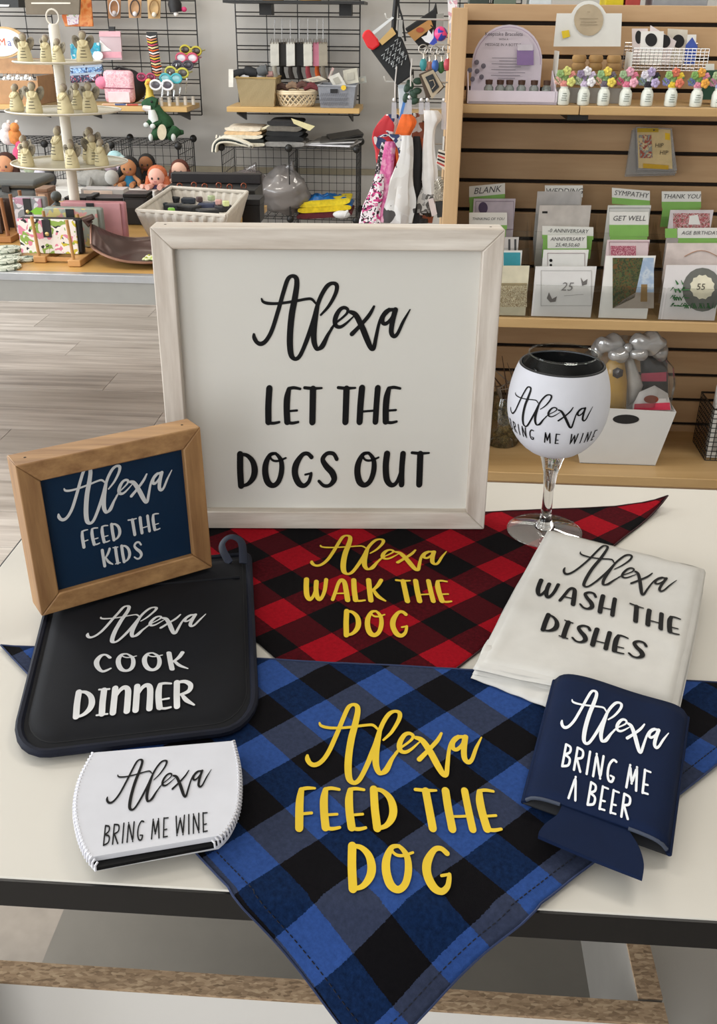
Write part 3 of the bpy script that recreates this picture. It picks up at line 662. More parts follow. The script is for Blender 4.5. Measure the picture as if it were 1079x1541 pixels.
part('foot_rim', GLASS, gl, lambda b: b.tube([gc + V((.0402 * math.cos(a), .0402 * math.sin(a), .0011)) for a in [k * 2 * math.pi / 48 for k in range(48)]], .0008, 6, closed=True))
sv = thing('wine_glass_sleeve', 'white neoprene sleeve with black lettering wrapped round the wine glass bowl', 'glass sleeve', gc + UP * .095)
zs = [.0935 + .0975 * k / 20 for k in range(21)]
so = .0030
part('outer_fabric', m_neo, sv, lambda b: b.lathe([(bowl_r(zs[0]) + .0006, zs[0])] + [(bowl_r(z) + so, z) for z in zs], gc, 64), ang=80)
part('top_binding', mat('#1b1b1e', .5), sv, lambda b: b.lathe([(bowl_r(zs[-1]) + so, zs[-1]), (bowl_r(zs[-1]) + so - .0008, zs[-1] + .0012), (bowl_r(zs[-1]) + .0006, zs[-1] + .001)], gc, 64))
part('lining', mat('#0c0c0e', .75), sv, lambda b: b.lathe([(bowl_r(z) + .0005, z) for z in zs], gc, 64), ang=80)
vd = V((gc.x, gc.y)).normalized(); a0 = math.atan2(-vd.y, -vd.x)              # the side that faces the reader
def gsf(q):                                                                  # q = (angle, height)
    r = bowl_r(q[1]) + so + .0004; return gc + V((r * math.cos(a0 + q[0]), r * math.sin(a0 + q[0]), q[1]))
def guv(x, y):
    d = ray(x, y); lo = None
    for i in range(4000):
        k = .75 + i * .0002; p = CAM + d * k - gc
        if .09 < p.z < .2 and math.hypot(p.x, p.y) <= bowl_r(p.z) + so + .0004:
            a = math.atan2(p.y, p.x) - a0; a = (a + math.pi) % (2 * math.pi) - math.pi; return (a, p.z)
    print('no hit', x, y); return (0, .15)
alexa('script_lettering', VB, sv, guv, gsf, (768.5, 613), (892, 612), (790, 642), wk=.8)
gs1, gw1 = text_strokes('BRING ME WINE', TG, .28, .5); gw0 = text_strokes('ING ME WINE', TG, .28, .5)[1]
aL, aR, hB = guv(782, 655)[0], guv(891, 664)[0], guv(836, 668)[1]
kA = (aR - aL) / gw0; b = MB(); ink(b, gs1, lambda x, y: gsf((aR - (gw1 - x) * kA, hB + y * .0125)), 1.0); b.build('lettering', VB, sv, smooth=False, flip=True)
# ================================================================== helpers for the shop behind
def pxq(q, t): return [pit(x, y, t) for x, y in q]
def slab(name, mt, parent, px, t, th=.004, bev=0, **kw):
    """a flat piece of thickness th whose outline is read off at distance t into the room"""
    P = pxq(px, t); o = P[0]; b = MB(); N = len(P)
    a = sum(((P[i] - o).cross(P[(i + 1) % N] - o) for i in range(N)), V((0, 0, 0)))
    if a.dot(NF) > 0: P = P[::-1]
    b.pts(P + [p + NF * th for p in P], [tuple(range(N)), tuple(range(2 * N - 1, N - 1, -1))] + [(i, i + N, (i + 1) % N + N, (i + 1) % N) for i in range(N)])
    return b.build(name, mt, parent, smooth=False, bev=bev, **kw)
def rect(x0, x1, y0, y1): return [(x0, y0), (x1, y0), (x1, y1), (x0, y1)]
def oval(cx, cy, rx, ry, n=20): return [(cx + rx * math.cos(2 * math.pi * k / n), cy + ry * math.sin(2 * math.pi * k / n)) for k in range(n)]
def rbox(b, s0, s1, t0, t1, z0, z1): b.box(rp((s0 + s1) / 2, (t0 + t1) / 2, (z0 + z1) / 2), (s1 - s0, t1 - t0, z1 - z0)); return b
def S(p): return p.dot(EX)
def wires(b, s0, s1, z0, z1, t, ns, nz_, r=.0018, n=5):
    for i in range(ns + 1): s = s0 + (s1 - s0) * i / ns; b.tube([rp(s, t, z0), rp(s, t, z1)], r, n)
    for i in range(nz_ + 1): z = z0 + (z1 - z0) * i / nz_; b.tube([rp(s0, t, z), rp(s1, t, z)], r, n)
def bloom(b, c, r, k=0, n=5):
    """one small open flower facing the reader"""
    for i in range(n):
        a = 2 * math.pi * i / n + k; b.sph(V(c) + (EX * math.cos(a) + UP * math.sin(a)) * r * .55, (r * .52, r * .22, r * .52), 6)
    b.sph(V(c) - NF * r * .25, (r * .25, r * .2, r * .25), 5)
def flower(name, cols, root, c, r, n=7):
    for i in range(n):
        a = 2 * math.pi * i / (n - 1) + .4; d = 0 if i == n - 1 else r * .68
        part(name, mat(cols[i % len(cols)], .75, 0, .3, 140), root, lambda b: bloom(b, V(c) + EX * d * math.cos(a) + UP * d * math.sin(a) * .85 - NF * .004 * (i % 3), r * (.42 if i % 2 else .36), i * .5))
# ================================================================== slatwall unit on the right
m_ply = wood('slat_wood', '#b39069', '#ccab84', 0, 9, .5, 7.); m_ply2 = wood('shelf_wood', '#b3905f', '#c9a878', 0, 9, .45, 7.)
TSW, SP, SE = 2.80, .087, 1.45
unit = thing('slatwall_unit', 'beige slatwall display unit with three wooden shelves on the right', 'shelving', rp(.7, 2.7, 0))
part('end_panel', wood('panel_wood', '#b8946a', '#cfae84', 2, 9, .5, 7.), unit, lambda b: rbox(b, .05, SP, 2.47, 2.86, 0, 1.279), bev=.002)
part('back_panel', mat('#20160f', .9), unit, lambda b: rbox(b, SP, SE, TSW + .008, TSW + .04, 0, 1.29), smooth=False)
k0 = 1.0163
zs_ = [k0 + i * .0775 for i in range(-12, 5)]
zs_[-1] = 1.297
for a, c in zip(zs_[:-1], zs_[1:]):
    part('slat', m_ply, unit, lambda b: rbox(b, SP, SE, TSW, TSW + .012, a + .005, c - .005), bev=.0015)
sj = S(pit(872, 170, 2.53))
for name, s0, s1, t0, z0, z1 in (('shelf', SP, sj - .001, 2.53, 1.053, 1.073), ('shelf', sj + .001, SE, 2.53, 1.053, 1.073), ('shelf', SP, SE, 2.5, .535, .561), ('shelf', SP, SE, 2.45, .112, .14)):
    part(name, m_ply2, unit, lambda b: rbox(b, s0, s1, t0, TSW, z0, z1), bev=.002)
part('shelf_bracket', BLACK, unit, lambda b: rbox(b, sj - .025, sj + .025, 2.55, TSW, 1.04, 1.053), smooth=False)
part('kick_panel', m_ply, unit, lambda b: rbox(b, SP, SE, 2.5, 2.52, 0, .112), smooth=False)
# things seen along the top edge
for i, (x0, x1, c, lb) in enumerate(((705, 735, '#39433c', 'dark green box'), (742, 775, '#6d7a6a', 'olive green box'), (795, 828, '#dfe4e6', 'white box'), (908, 935, '#e2c81f', 'yellow box'), (938, 960, '#b4423a', 'red box'), (978, 1060, '#9a9a9c', 'long grey box'))):
    a, c_ = S(pit(x0, 8, 2.9)), S(pit(x1, 8, 2.9)); t = thing('storage_box', f'{lb} showing above the top of the slatwall', 'box', rp((a + c_) / 2, 2.93, 0), group='boxes behind the slatwall top')
    part('body', mat(c, .6), t, lambda b: rbox(b, a, c_, 2.87, 2.97, 1.26, 1.33), bev=.002); part('lid', mat(c, .5, 0, .05), t, lambda b: rbox(b, a - .002, c_ + .002, 2.868, 2.972, 1.33, 1.345), bev=.002)
bkz = MB(); rbox(bkz, SP, SE, 2.865, 3.0, 0, 1.255); tag(bkz.build('back_counter', mat('#5c5550', .7), None, smooth=False), 'grey counter behind the slatwall unit', 'counter')
# --- bottle bracelet display
ZT = 1.0735
dl = thing('bracelet_display', 'lavender cardboard counter display with arched header for bracelet bottles', 'display box', pit(765, 152, 2.58))
m_lav = mat('#d5cbd6', .7, 0, .04); tb0, tb1 = 2.545, 2.655
L0, L1 = S(pit(705, 150, tb0)), S(pit(838, 153, tb0))
part('tray_base', m_lav, dl, lambda b: rbox(b, L0, L1, tb0, tb1, ZT + .0005, ZT + .006), smooth=False)
part('front_wall', m_lav, dl, lambda b: rbox(b, L0, L1, tb0, tb0 + .003, ZT + .001, ZT + .03), smooth=False)
for s in (L0, L1 - .003):
    part('side_wall', m_lav, dl, lambda b: b.prism([(0, 0), (.11, 0), (.11, .07), (0, .03)], rp(s, tb0, ZT + .001), NF, UP, .003), smooth=False)
HC = (L0 + L1) / 2 - .012; hw = (L1 - L0) / 2 - .02
arch = [(-hw, 0), (hw, 0), (hw, .085)] + [(hw * math.cos(a), .085 + .085 * math.sin(a)) for a in [math.pi * k / 16 for k in range(1, 16)]] + [(-hw, .085)]
part('header_card', m_lav, dl, lambda b: b.prism(arch, rp(HC, tb1 - .004, ZT + .002), EX, UP, .003), smooth=False)
part('header_border', mat('#a58fae', .7), dl, lambda b: b.tube([rp(HC + x * .95, tb1 - .0085, ZT + .002 + y * .97) for x, y in arch[2:]], .0008, 4))
m_ink = mat('#3c3844', .7, 0, 0)
def hp(x, z): return rp(HC - .013 + x, tb1 - .0095, ZT + z)
part('lettering', m_ink, dl, lambda b: (ftext('Keepsake Bracelets', hp(0, .151), EX, UP, .0082, b), ftext('WITH A', hp(0, .1395), EX, UP, .0045, b), ftext('MESSAGE IN A BOTTLE', hp(0, .1275), EX, UP, .006, b)), smooth=False)
part('printed_lines', mat('#8a8590', .7), dl, lambda b: [rbox(b, HC - .02 - .018 * (k % 2), HC + .022 + .012 * (k % 3), tb1 - .0095, tb1 - .009, ZT + .052 + k * .0065, ZT + .0535 + k * .0065) for k in range(8)], smooth=False)
part('printed_charms', mat('#6b6672', .7), dl, lambda b: [b.sph(hp(x, z), (.006, .0008, .006), 6) for x, z in ((-.062, .088), (-.078, .07), (-.06, .068), (-.045, .08), (-.07, .05), (-.048, .055))])
slab('purple_card', mat('#8f74a8', .6), dl, rect(778, 803, 75, 98), tb1 - .012, .002); slab('purple_card_top', mat('#d8d2dc', .6), dl, rect(779, 802, 67, 76), tb1 - .0125, .002)
capm, gm = mat('#4a2f20', .6), clear('vial_glass', '#dfe6e2', .15, .05, .25, '#b9c4bf')
for i, x in enumerate((735, 752, 766, 784, 803, 822)):
    p = pit(x, 139, 2.59); p.z = ZT + .0065; fills = ('#7d8a86', '#b9a79a', '#6f8f73', '#9aa5a8', '#5b4f55', '#7f95a2')
    v = thing('mini_bottle', ('grey', 'cream', 'green', 'silver', 'dark', 'pale blue')[i] + ' filled mini bracelet bottle in the lavender display', 'bottle', p, group='bracelet bottles in the lavender display')
    part('bottle_body', gm, v, lambda b: b.lathe([(.0001, 0), (.0105, 0), (.0115, .004), (.0115, .028), (.007, .034), (.007, .038)], p, 14)); part('bracelet_beads', pattern(f'bead{i}', (fills[i], '#e8e6e0', fills[(i + 2) % 6]), 260), v, lambda b: b.lathe([(.0001, .001), (.0095, .001), (.0095, .022), (.0001, .026)], p, 12)); part('cork', capm, v, lambda b: b.lathe([(.0001, .035), (.0085, .035), (.009, .045), (.0001, .046)], p, 12))
# --- round soap / candle display
cd_ = thing('candle_display', 'white cardboard display with round topped header and beige disc', 'display box', pit(885, 150, 2.62))
tc = 2.70
slab('header_card', mat('#dfdfda', .7, 0, .03), cd_, [(833, 70), (838, 20), (860, 20)] + [(886 + 27 * math.cos(a), 30 - 29 * math.sin(a)) for a in [math.pi * (1 - k / 14) for k in range(2, 13)]] + [(912, 20), (936, 20), (934, 70)], tc, .003)
slab('header_disc', mat('#b3a389', .7), cd_, oval(886, 30, 22, 24), tc - .003, .002)
part('lettering', mat('#6f634f', .7, 0, 0), cd_, lambda b: [b.tube([pit(x0, y, tc - .005), pit(x1, y, tc - .005)], .0005, 4) for x0, x1, y in ((872, 900, 28), (874, 898, 33), (873, 899, 37), (884, 888, 18))])
slab('price_sticker', mat('#e6c92a', .6), cd_, [(845, 47), (856, 45), (858, 55), (847, 58)], tc - .004, .001)
cl0, cl1 = S(pit(836, 120, 2.62)), S(pit(948, 120, 2.62)); zc1 = pit(890, 128, 2.6).z
part('tray', mat('#d8d8d3', .7, 0, .03), cd_, lambda b: (rbox(b, cl0, cl0 + .003, 2.62, tc, ZT, ZT + .115), rbox(b, cl1 - .003, cl1, 2.62, tc, ZT, ZT + .115), rbox(b, cl0, cl1, 2.62, tc, ZT + .0, ZT + .02)), smooth=False)
part('front_wall', mat('#8c8a86', .7), cd_, lambda b: rbox(b, cl0 + .003, cl1 - .003, 2.618, 2.621, ZT + .0005, ZT + .035), smooth=False)
cp = clear('clear_plastic', '#fafbfb', .03, .08)
for i, x in enumerate((869, 894, 921)):
    p = pit(x, 115, 2.655); p.z = ZT + .021; k = thing('soap_stack', ('left', 'middle', 'right')[i] + ' stack of tan round soaps in clear pack in the white display', 'soap', p, group='soap packs in the white display')
    for j in range(5): part('soap_disc', mat('#c79c62', .6, 0, .12), k, lambda b: b.lathe([(.0001, 0), (.015, 0), (.0175, .004), (.0175, .012), (.015, .0165), (.0001, .0165)], p + UP * (.0005 + j * .0172), 16))
    part('clear_wrap', cp, k, lambda b: b.pts([p + EX * x - NF * .019 + UP * z for x, z in ((-.02, 0), (.02, 0), (.02, .1), (-.02, .1))], [(0, 1, 2, 3)]), smooth=False)
# --- chrome wire basket with square cards
wbk = thing('wire_basket', 'chrome wire basket hooked on the slatwall above the flower jars', 'basket', pit(1005, 104, 2.72)); CH = mat('#a9a6a6', .25, .8, 0)
b0, b1, zb0, zb1 = S(pit(950, 104, 2.66)), S(pit(1063, 106, 2.66)), pit(1000, 106, 2.66).z, pit(1000, 73, 2.66).z
part('front_grid', CH, wbk, lambda b: wires(b, b0, b1, zb0, zb1, 2.66, 18, 7, .0009)); part('rear_grid', CH, wbk, lambda b: wires(b, b0, b1, zb0, zb1 + .01, 2.785, 18, 7, .0009))
part('side_grid', CH, wbk, lambda b: [b.tube([rp(s, 2.66, zb0 + (zb1 - zb0) * i / 5), rp(s, 2.785, zb0 + (zb1 - zb0) * i / 5)], .0009, 4) for i in range(6) for s in (b0, b1)]); part('bottom_grid', CH, wbk, lambda b: [b.tube([rp(b0 + (b1 - b0) * i / 14, 2.66, zb0), rp(b0 + (b1 - b0) * i / 14, 2.785, zb0)], .0009, 4) for i in range(15)])
pk_, wcd = mat('#e6dcdc', .6, 0, .03), mat('#ecebe7', .6, 0, .03)
for i, (q, tt, cc, lb) in enumerate((([(951, 43), (975, 43), (974, 95), (952, 95)], 2.745, (961, 56), 'leftmost square card behind another'), ([(965, 47), (999, 47), (996, 97), (962, 95)], 2.7, (980, 60), 'front square card'), ([(979, 38), (1018, 62), (1005, 98), (975, 90)], 2.73, (1000, 62), 'slanted square card'), ([(1005, 43), (1035, 45), (1032, 97), (1003, 95)], 2.76, (1021, 62), 'upright cream card'), ([(1035, 52), (1048, 52), (1046, 97), (1030, 97)], 2.75, None, 'narrow white card'), ([(1032, 68), (1042, 56), (1050, 70), (1046, 97), (1030, 97)], 2.69, None, 'bright blue tag'))):
    c = thing('earring_card' if i < 5 else 'gift_tag', lb + ' standing in the chrome wire basket', 'card', pxq(q, tt)[3], group='cards in the chrome wire basket')
    slab('card_stock', (pk_, wcd, pk_, mat('#d8d2c4', .6), wcd, mat('#3f57a8', .5))[i], c, q, tt, .002)
    if cc: slab('printed_disc', mat('#17171a', .6), c, oval(cc[0], cc[1], 9 if i != 0 else 5, 10), tt - .001, .0008)
# --- flower jars
jc = (('#d98f86', '#cfd07a', '#8fae6f', '#e0b0a0'), ('#cdbfd6', '#e6e2ea', '#8d7f9c', '#b7c0a0'), ('#6d6470', '#e6cf5a', '#8fb27c', '#d7a78f'), ('#d77a92', '#e7a9bb', '#9bb48c', '#c9607c'), ('#2b2730', '#b3a4c9', '#dcd8e4', '#8795a0'), ('#e0c23f', '#d7785e', '#8fb46e', '#8b8bc0'), ('#d48aa0', '#e2a345', '#7fa75c', '#6f7ba8'), ('#9aa0c4', '#d9d3e6', '#a7bb8f', '#c88ba4'))
names = ('coral and lime', 'lilac and white', 'grey and yellow', 'pink', 'black and lilac', 'yellow and red', 'rose and orange', 'periwinkle')
for i, x in enumerate((847, 877, 907, 940, 972, 1008, 1046, 1078)):
    p = pit(x, 156 + i * .6, 2.552); p.z = ZT + .0003
    j = thing('flower_jar', f'small white jar topped with {names[i]} flowers on the top shelf', 'jar', p, group='flower jars on the top shelf')
    part('jar_body', mat('#dfe3da', .3, 0, .04), j, lambda b: b.lathe([(.0001, 0), (.0125, 0), (.0145, .003), (.0145, .026), (.012, .033), (.009, .037), (.0098, .041)], p, 18))
    part('label_print', mat('#55604f', .7), j, lambda b: [b.tube([p + UP * (.011 + .005 * k) - NF * .0142 + EX * (-.007 + .001 * k), p + UP * (.011 + .005 * k) - NF * .0148, p + UP * (.011 + .005 * k) - NF * .0142 + EX * (.007 - .002 * (k % 2))], .0007, 4) for k in range(4)])
    part('leaves', mat('#7e9a63', .7), j, lambda b: [b.tube([p + UP * .038, p + UP * .062 + EX * .024 * math.cos(a) + UP * .018 * math.sin(a)], [.003, .0045], 6, flat=.3) for a in (.1, 1.1, 2.2, 3.2)])
    flower('flower', jc[i], j, p + UP * .06, .025)
gb = thing('gift_bag', 'dark green gift bag at the right end of the top shelf', 'bag', pit(1068, 150, 2.66)); slab('bag_body', mat('#1f4a38', .6), gb, [(1056, 106), (1085, 106), (1085, 150), (1054, 150)], 2.63, .05); slab('handle', mat('#d8d8d0', .6), gb, [(1062, 96), (1075, 96), (1075, 107), (1062, 107)], 2.645, .002)
# --- clear pouches on a peg
for i, (dx, dy, c, lb) in enumerate(((-4, 6, '#a9a9ad', 'rearmost'), (-2, 3, '#8f8e92', 'middle'), (0, 0, '#cbb585', 'front'))):
    t = 2.775 - i * .014; P_ = lambda *q: [(x + dx, y + dy) for x, y in q]
    k = thing('treat_pouch', f'{lb} clear zip pouch hanging on a peg of the slatwall', 'pouch', pxq(P_((980, 260)), t)[0], group='pouches hanging on the slatwall peg')
    slab('pouch_bag', clear(f'pouch_film{i}', '#f0f0f0', .12, .12, .3, '#c9c6c2'), k, P_((955, 190), (1013, 192), (1020, 258), (944, 260)) if i < 2 else P_((957, 191), (1011, 193), (1019, 257), (960, 256)), t, .004)
    slab('backing_card', mat(c, .6), k, P_((959, 193), (1009, 195), (1012, 254), (961, 253)), t - .001, .001)
    if i == 2:
        part('lettering', mat('#4d4130', .6, 0, 0), k, lambda b: (ftext('HIP', pit(992, 219, t - .003), EX, UP, .0105, b), ftext('HIP', pit(999, 230, t - .003), EX, UP, .0105, b)), smooth=False)
        slab('picture', pattern('pouch_pic', ('#9a4a3a', '#8a8f88', '#c9b48a'), 60), k, [(961, 203), (980, 203), (982, 238), (963, 238)], t - .0025, .001); slab('yellow_label', mat('#d8b21c', .5), k, [(1001, 200), (1008, 201), (1008, 211), (1001, 210)], t - .0025, .001)
        slab('gold_candles', mat('#d6ad3a', .3, .5), k, [(968, 246), (1006, 249), (1006, 255), (968, 253)], t - .004, .003)
        slab('yellow_print', mat('#b89a1a', .5), k, rect(959, 991, 193, 199), t - .0025, .001)
part('peg', BLACK, unit, lambda b: b.tube([pit(985, 194, 2.80), pit(984, 196, 2.73)], .002, 6))
# --- greeting cards in clear racks on the middle shelf
ZM = .5615
acr = clear('acrylic', '#f8f9f8', .015, .06)
m_card = mat('#e2dfda', .65, 0, .03); m_green = mat('#86b95e', .6, 0, .04); m_txt = mat('#4a4a4c', .7, 0, 0)
for i, (x0, x1, where) in enumerate(((706, 797, 'beside the white sign'), (803, 901, 'second from the sign'), (903, 996, 'third from the sign'), (999, 1092, 'at the right edge'))):
    a, c = S(pit(x0, 470, 2.51)), S(pit(x1, 470, 2.51)); r_ = thing('card_rack', f'clear acrylic greeting card rack on the middle shelf, {where}', 'card rack', rp((a + c) / 2, 2.6, ZM), group='card racks on the middle shelf')
    for k in range(5):
        t = 2.508 + .047 * k; z0 = ZM + .0005 + .026 * k
        part('pocket_front', acr, r_, lambda b: b.pts([rp(a, t, z0), rp(c, t, z0), rp(c, t, z0 + .085 + .01 * k), rp(a, t, z0 + .085 + .01 * k)], [(0, 1, 2, 3)]), smooth=False); part('pocket_lip', acr, r_, lambda b: b.tube([rp(a, t, z0 + .085 + .01 * k), rp(c, t, z0 + .085 + .01 * k)], .0007, 4))
    for s in (a, c - .002): part('rack_side', acr, r_, lambda b: b.pts([rp(s, 2.508, ZM), rp(s, 2.743, ZM), rp(s, 2.743, ZM + .21), rp(s, 2.508, ZM + .07)], [(0, 1, 2, 3)]), smooth=False)
def gcard(label, x0, x1, y0, tier, m_, dy=0, name='greeting_card', cat='card', tilt=0, yb=None):
    t = 2.515 + .047 * tier; P = [pit(x0, y0 + tilt, t), pit(x1, y0 - tilt, t)]; zb_ = ZM + .002 + .026 * tier if yb is None else pit((x0 + x1) / 2, yb, t).z
    c = thing(name, label, cat, rp(S(P[0] + P[1]) / 2, t, zb_)); hgt = P[0].z - zb_
    b = MB(); a = [P[0], P[1], rp(S(P[1]), t, zb_), rp(S(P[0]), t, zb_)]; b.pts(a[::-1] + [p + NF * .0025 for p in a[::-1]], [(0, 1, 2, 3), (7, 6, 5, 4), (0, 4, 5, 1), (1, 5, 6, 2), (2, 6, 7, 3), (3, 7, 4, 0)]); b.build('card_stock', m_, c, smooth=False)
    return c, t
def frame_line(c, t, x0, x1, y0, y1, m_): part('printed_border', m_, c, lambda b: b.tube([pit(x, y, t - .0006) for x, y in rect(x0, x1, y0, y1)], .0007, 4, closed=True))
def divider(label, txt, x0, x1, y0, y1, tier, tilt=0, green=.35, yb=None, txt2=None):
    t_ = 2.515 + .047 * tier - .012; P = [pit(x0, y0 + tilt, t_), pit(x1, y0 - tilt, t_), pit(x1, y1 - tilt, t_), pit(x0, y1 + tilt, t_)]
    c = thing('divider_card', label, 'label card', P[3], group='divider cards in the card racks')
    zc = lambda q: [P[0] + (P[3] - P[0]) * q[0], P[1] + (P[2] - P[1]) * q[0], P[1] + (P[2] - P[1]) * q[1], P[0] + (P[3] - P[0]) * q[1]]
    def sl(nm, m_, q, dt, th):
        a = zc(q); a = [p + NF * dt for p in a][::-1]; b = MB(); b.pts(a + [p + NF * th for p in a], [(0, 1, 2, 3), (7, 6, 5, 4), (0, 4, 5, 1), (1, 5, 6, 2), (2, 6, 7, 3), (3, 7, 4, 0)]); b.build(nm, m_, c, smooth=False)
    sl('card_stock', mat('#e6e5e0', .6, 0, .02), (0, 1.0 if green <= 0 else 1 - green), 0, .002)
    if green > 0: sl('green_band', m_green, (1 - green, 1 + (.0)), 0, .002)
    ex = (P[1] - P[0]).normalized(); ey = (P[0] - P[3]).normalized(); o = sum(zc((0, 1 - max(green, 0))), V((0, 0, 0))) / 4; w = (P[1] - P[0]).length
    hh = min(w / (len(txt) * .98), .016)
    part('lettering', m_txt, c, lambda b: ((ftext(txt, o + (ey * hh * .75 if txt2 else V((0, 0, 0))) - NF * .001, ex, ey, hh, b, .25)), txt2 and ftext(txt2, o - ey * hh * .85 - NF * .001, ex, ey, hh, b, .25)), smooth=False)
    # a stem keeps the divider standing in its pocket
    part('card_tail', m_green if green > 0 else m_card, c, lambda b: b.prism([(-w * .48, 0), (w * .48, 0), (w * .48, .05), (-w * .48, .05)], (P[3] + P[2]) / 2 - UP * .05 + NF * .0005, EX, UP, .0012), smooth=False)
divider('white and green divider card reading BLANK', 'BLANK', 706, 760, 278, 303, 4, 2.5)
divider('divider card reading THINKING OF YOU beside the white sign corner', 'THINKING OF YOU', 706, 763, 320, 345, 2.6, 0, .25)
divider('divider card reading WEDDING', 'WEDDING', 820, 877, 279, 297, 4.2, 0, 0)
divider('green edged divider card reading only ANNIVERSARY', '-0 ANNIVERSARY', 816, 893, 341, 360, 2.5, -1, .3)
divider('divider card reading ANNIVERSARY 25,40,50,60', 'ANNIVERSARY', 824, 883, 354, 376, 2.0, 0, .1, txt2='25,40,50,60')
divider('tilted white and green divider card reading SYMPATHY', 'SYMPATHY', 921, 978, 285, 309, 4, -2.5, .4)
divider('white and green divider card reading GET WELL', 'GET WELL', 917, 976, 319, 356, 2.9, 0, .48)
divider('white and green divider card reading THANK YOU', 'THANK YOU', 996, 1055, 288, 313, 4.2, 0, .38)
divider('white divider card reading AGE BIRTHDAY', 'AGE BIRTHDAY', 1020, 1086, 343, 359, 2.5, 0, .05)
slab('number_badge', m_green, bpy.data.objects['divider_card.008'], rect(1001, 1019, 344, 358), 2.515 + .047 * 2.5 - .012, .002)
pale, pnk, prp = mat('#d9d4d2', .65, 0, .04), mat('#dcc9cb', .65, 0, .05), mat('#6b4f6a', .7, 0, 0)
c, t = gcard('lavender bordered greeting card below the BLANK divider', 713, 776, 299, 3.4, mat('#cfc3cf', .65)); frame_line(c, t, 716, 773, 303, 345, prp); slab('printed_emblem', mat('#5b4a68', .7), c, oval(727, 313, 7, 9), t - .001, .0008)
c, t = gcard('striped greeting card just right of the sign corner', 758, 781, 357, 2, pale); slab('printed_stripe', m_txt, c, rect(765, 768, 360, 385), t - .001, .0008); slab('printed_stripe', m_txt, c, rect(774, 777, 360, 385), t - .001, .0008)
c, t = gcard('small turquoise greeting card right of the sign corner', 756, 786, 377, 1, wcd); slab('picture', mat('#3f9fae', .6), c, rect(758, 783, 380, 402), t - .001, .0008)
c, t = gcard('cream greeting card with tan ornate pattern right of the sign', 740, 797, 400, 0, mat('#d4cdb4', .65)); slab('picture', pattern('ornate', ('#8a7358', '#d9cfae', '#a58d68', '#efe6c8'), 120), c, rect(744, 793, 430, 462), t - .001, .0008); slab('printed_band', mat('#a39472', .65), c, rect(744, 793, 426, 430), t - .001, .0008)
c, t = gcard('plain grey card under the WEDDING divider', 809, 875, 288, 3.9, mat('#c4c1bf', .6))
c, t = gcard('pale card in a clear sleeve with a small black mark', 812, 890, 309, 3.2, mat('#cfc8c2', .6)); slab('printed_mark', BLACK, c, rect(816, 824, 318, 321), t - .001, .0008)
c, t = gcard('white bordered card below the ANNIVERSARY 25,40,50,60 divider', 818, 886, 376, 1, wcd); frame_line(c, t, 824, 880, 381, 420, mat('#6d2f45', .7)); slab('printed_mark', BLACK, c, oval(829, 392, 2.5, 2.5, 8), t - .001, .0008); slab('printed_mark', BLACK, c, oval(829, 399, 2, 2, 8), t - .001, .0008)
c, t = gcard('white greeting card with a silver 25', 806, 898, 401, 0, mat('#e0dfde', .5, 0, .03)); part('lettering', mat('#8d8a8a', .4, .4, 0), c, lambda b: ftext('25', pit(853, 432, t - .0015), EX, UP, .022, b, .2), smooth=False); frame_line(c, t, 814, 890, 407, 460, mat('#a9a6a4', .5)); slab('printed_sprig', mat('#6f6b69', .6), c, [(826, 440), (831, 450), (838, 446), (836, 454), (828, 455), (823, 449)], t - .001, .0008); slab('printed_sprig', mat('#6f6b69', .6), c, [(874, 418), (878, 424), (884, 420), (883, 428), (876, 430)], t - .001, .0008); part('printed_line', mat('#a9a6a4', .5), c, lambda b: b.tube([pit(849, 445, t - .001), pit(878, 443, t - .001)], .0006, 4))
c, t = gcard('white card edge under the SYMPATHY divider', 915, 980, 309, 3.7, wcd); frame_line(c, t, 917, 978, 313, 340, mat('#40413f', .7))
c, t = gcard('pink floral card below the GET WELL divider', 914, 978, 361, 1.2, pnk); frame_line(c, t, 917, 976, 364, 400, mat('#7d3147', .7)); slab('picture', pattern('rosy', ('#8f2f4c', '#d9a9b0', '#b45a70'), 110), c, rect(919, 957, 370, 386), t - .001, .0008)
c, t = gcard('greeting card with forest and lake photograph', 912, 987, 385, 0, wcd); slab('picture', pattern('forest', ('#2f3a22', '#4f5b33', '#6b4a24', '#39452a', '#57502f'), 70), c, [(922, 388), (968, 388), (955, 448), (922, 464)], t - .001, .0008); slab('picture_sky', pattern('lake_sky', ('#7f9cc4', '#c9d3dc', '#9fb4cf'), 40, .6, 'noise'), c, [(968, 388), (984, 388), (984, 440), (957, 440)], t - .001, .0008); slab('picture_path', mat('#a99f94', .7), c, [(957, 440), (984, 440), (984, 464), (922, 464), (940, 450)], t - .001, .0008); slab('tree_trunk', mat('#8d7146', .7), c, [(965, 428), (974, 428), (974, 454), (964, 454)], t - .0018, .0008)
c, t = gcard('red floral greeting card below the THANK YOU divider', 1009, 1074, 316, 3.3, mat('#ddd3d6', .6)); slab('picture', pattern('redfloral', ('#a83a4a', '#d98a92', '#7a5a45', '#c9bdb9'), 100), c, rect(1013, 1068, 321, 345), t - .001, .0008); slab('printed_note', wcd, c, [(1038, 325), (1050, 323), (1054, 338), (1036, 338)], t - .0018, .0008)
c, t = gcard('pale card with a curved rose line under AGE BIRTHDAY', 1004, 1088, 366, 1.1, mat('#d8cbc6', .6)); part('printed_curve', mat('#b08a72', .6), c, lambda b: b.tube([pit(1030 + 50 * k / 8, 386 - 9 * math.sin(math.pi * k / 8), t - .001) for k in range(9)], .0012, 4))
c, t = gcard('white greeting card with green foliage ring and 55', 1003, 1090, 399, 0, mat('#e3dfe0', .6, 0, .02))
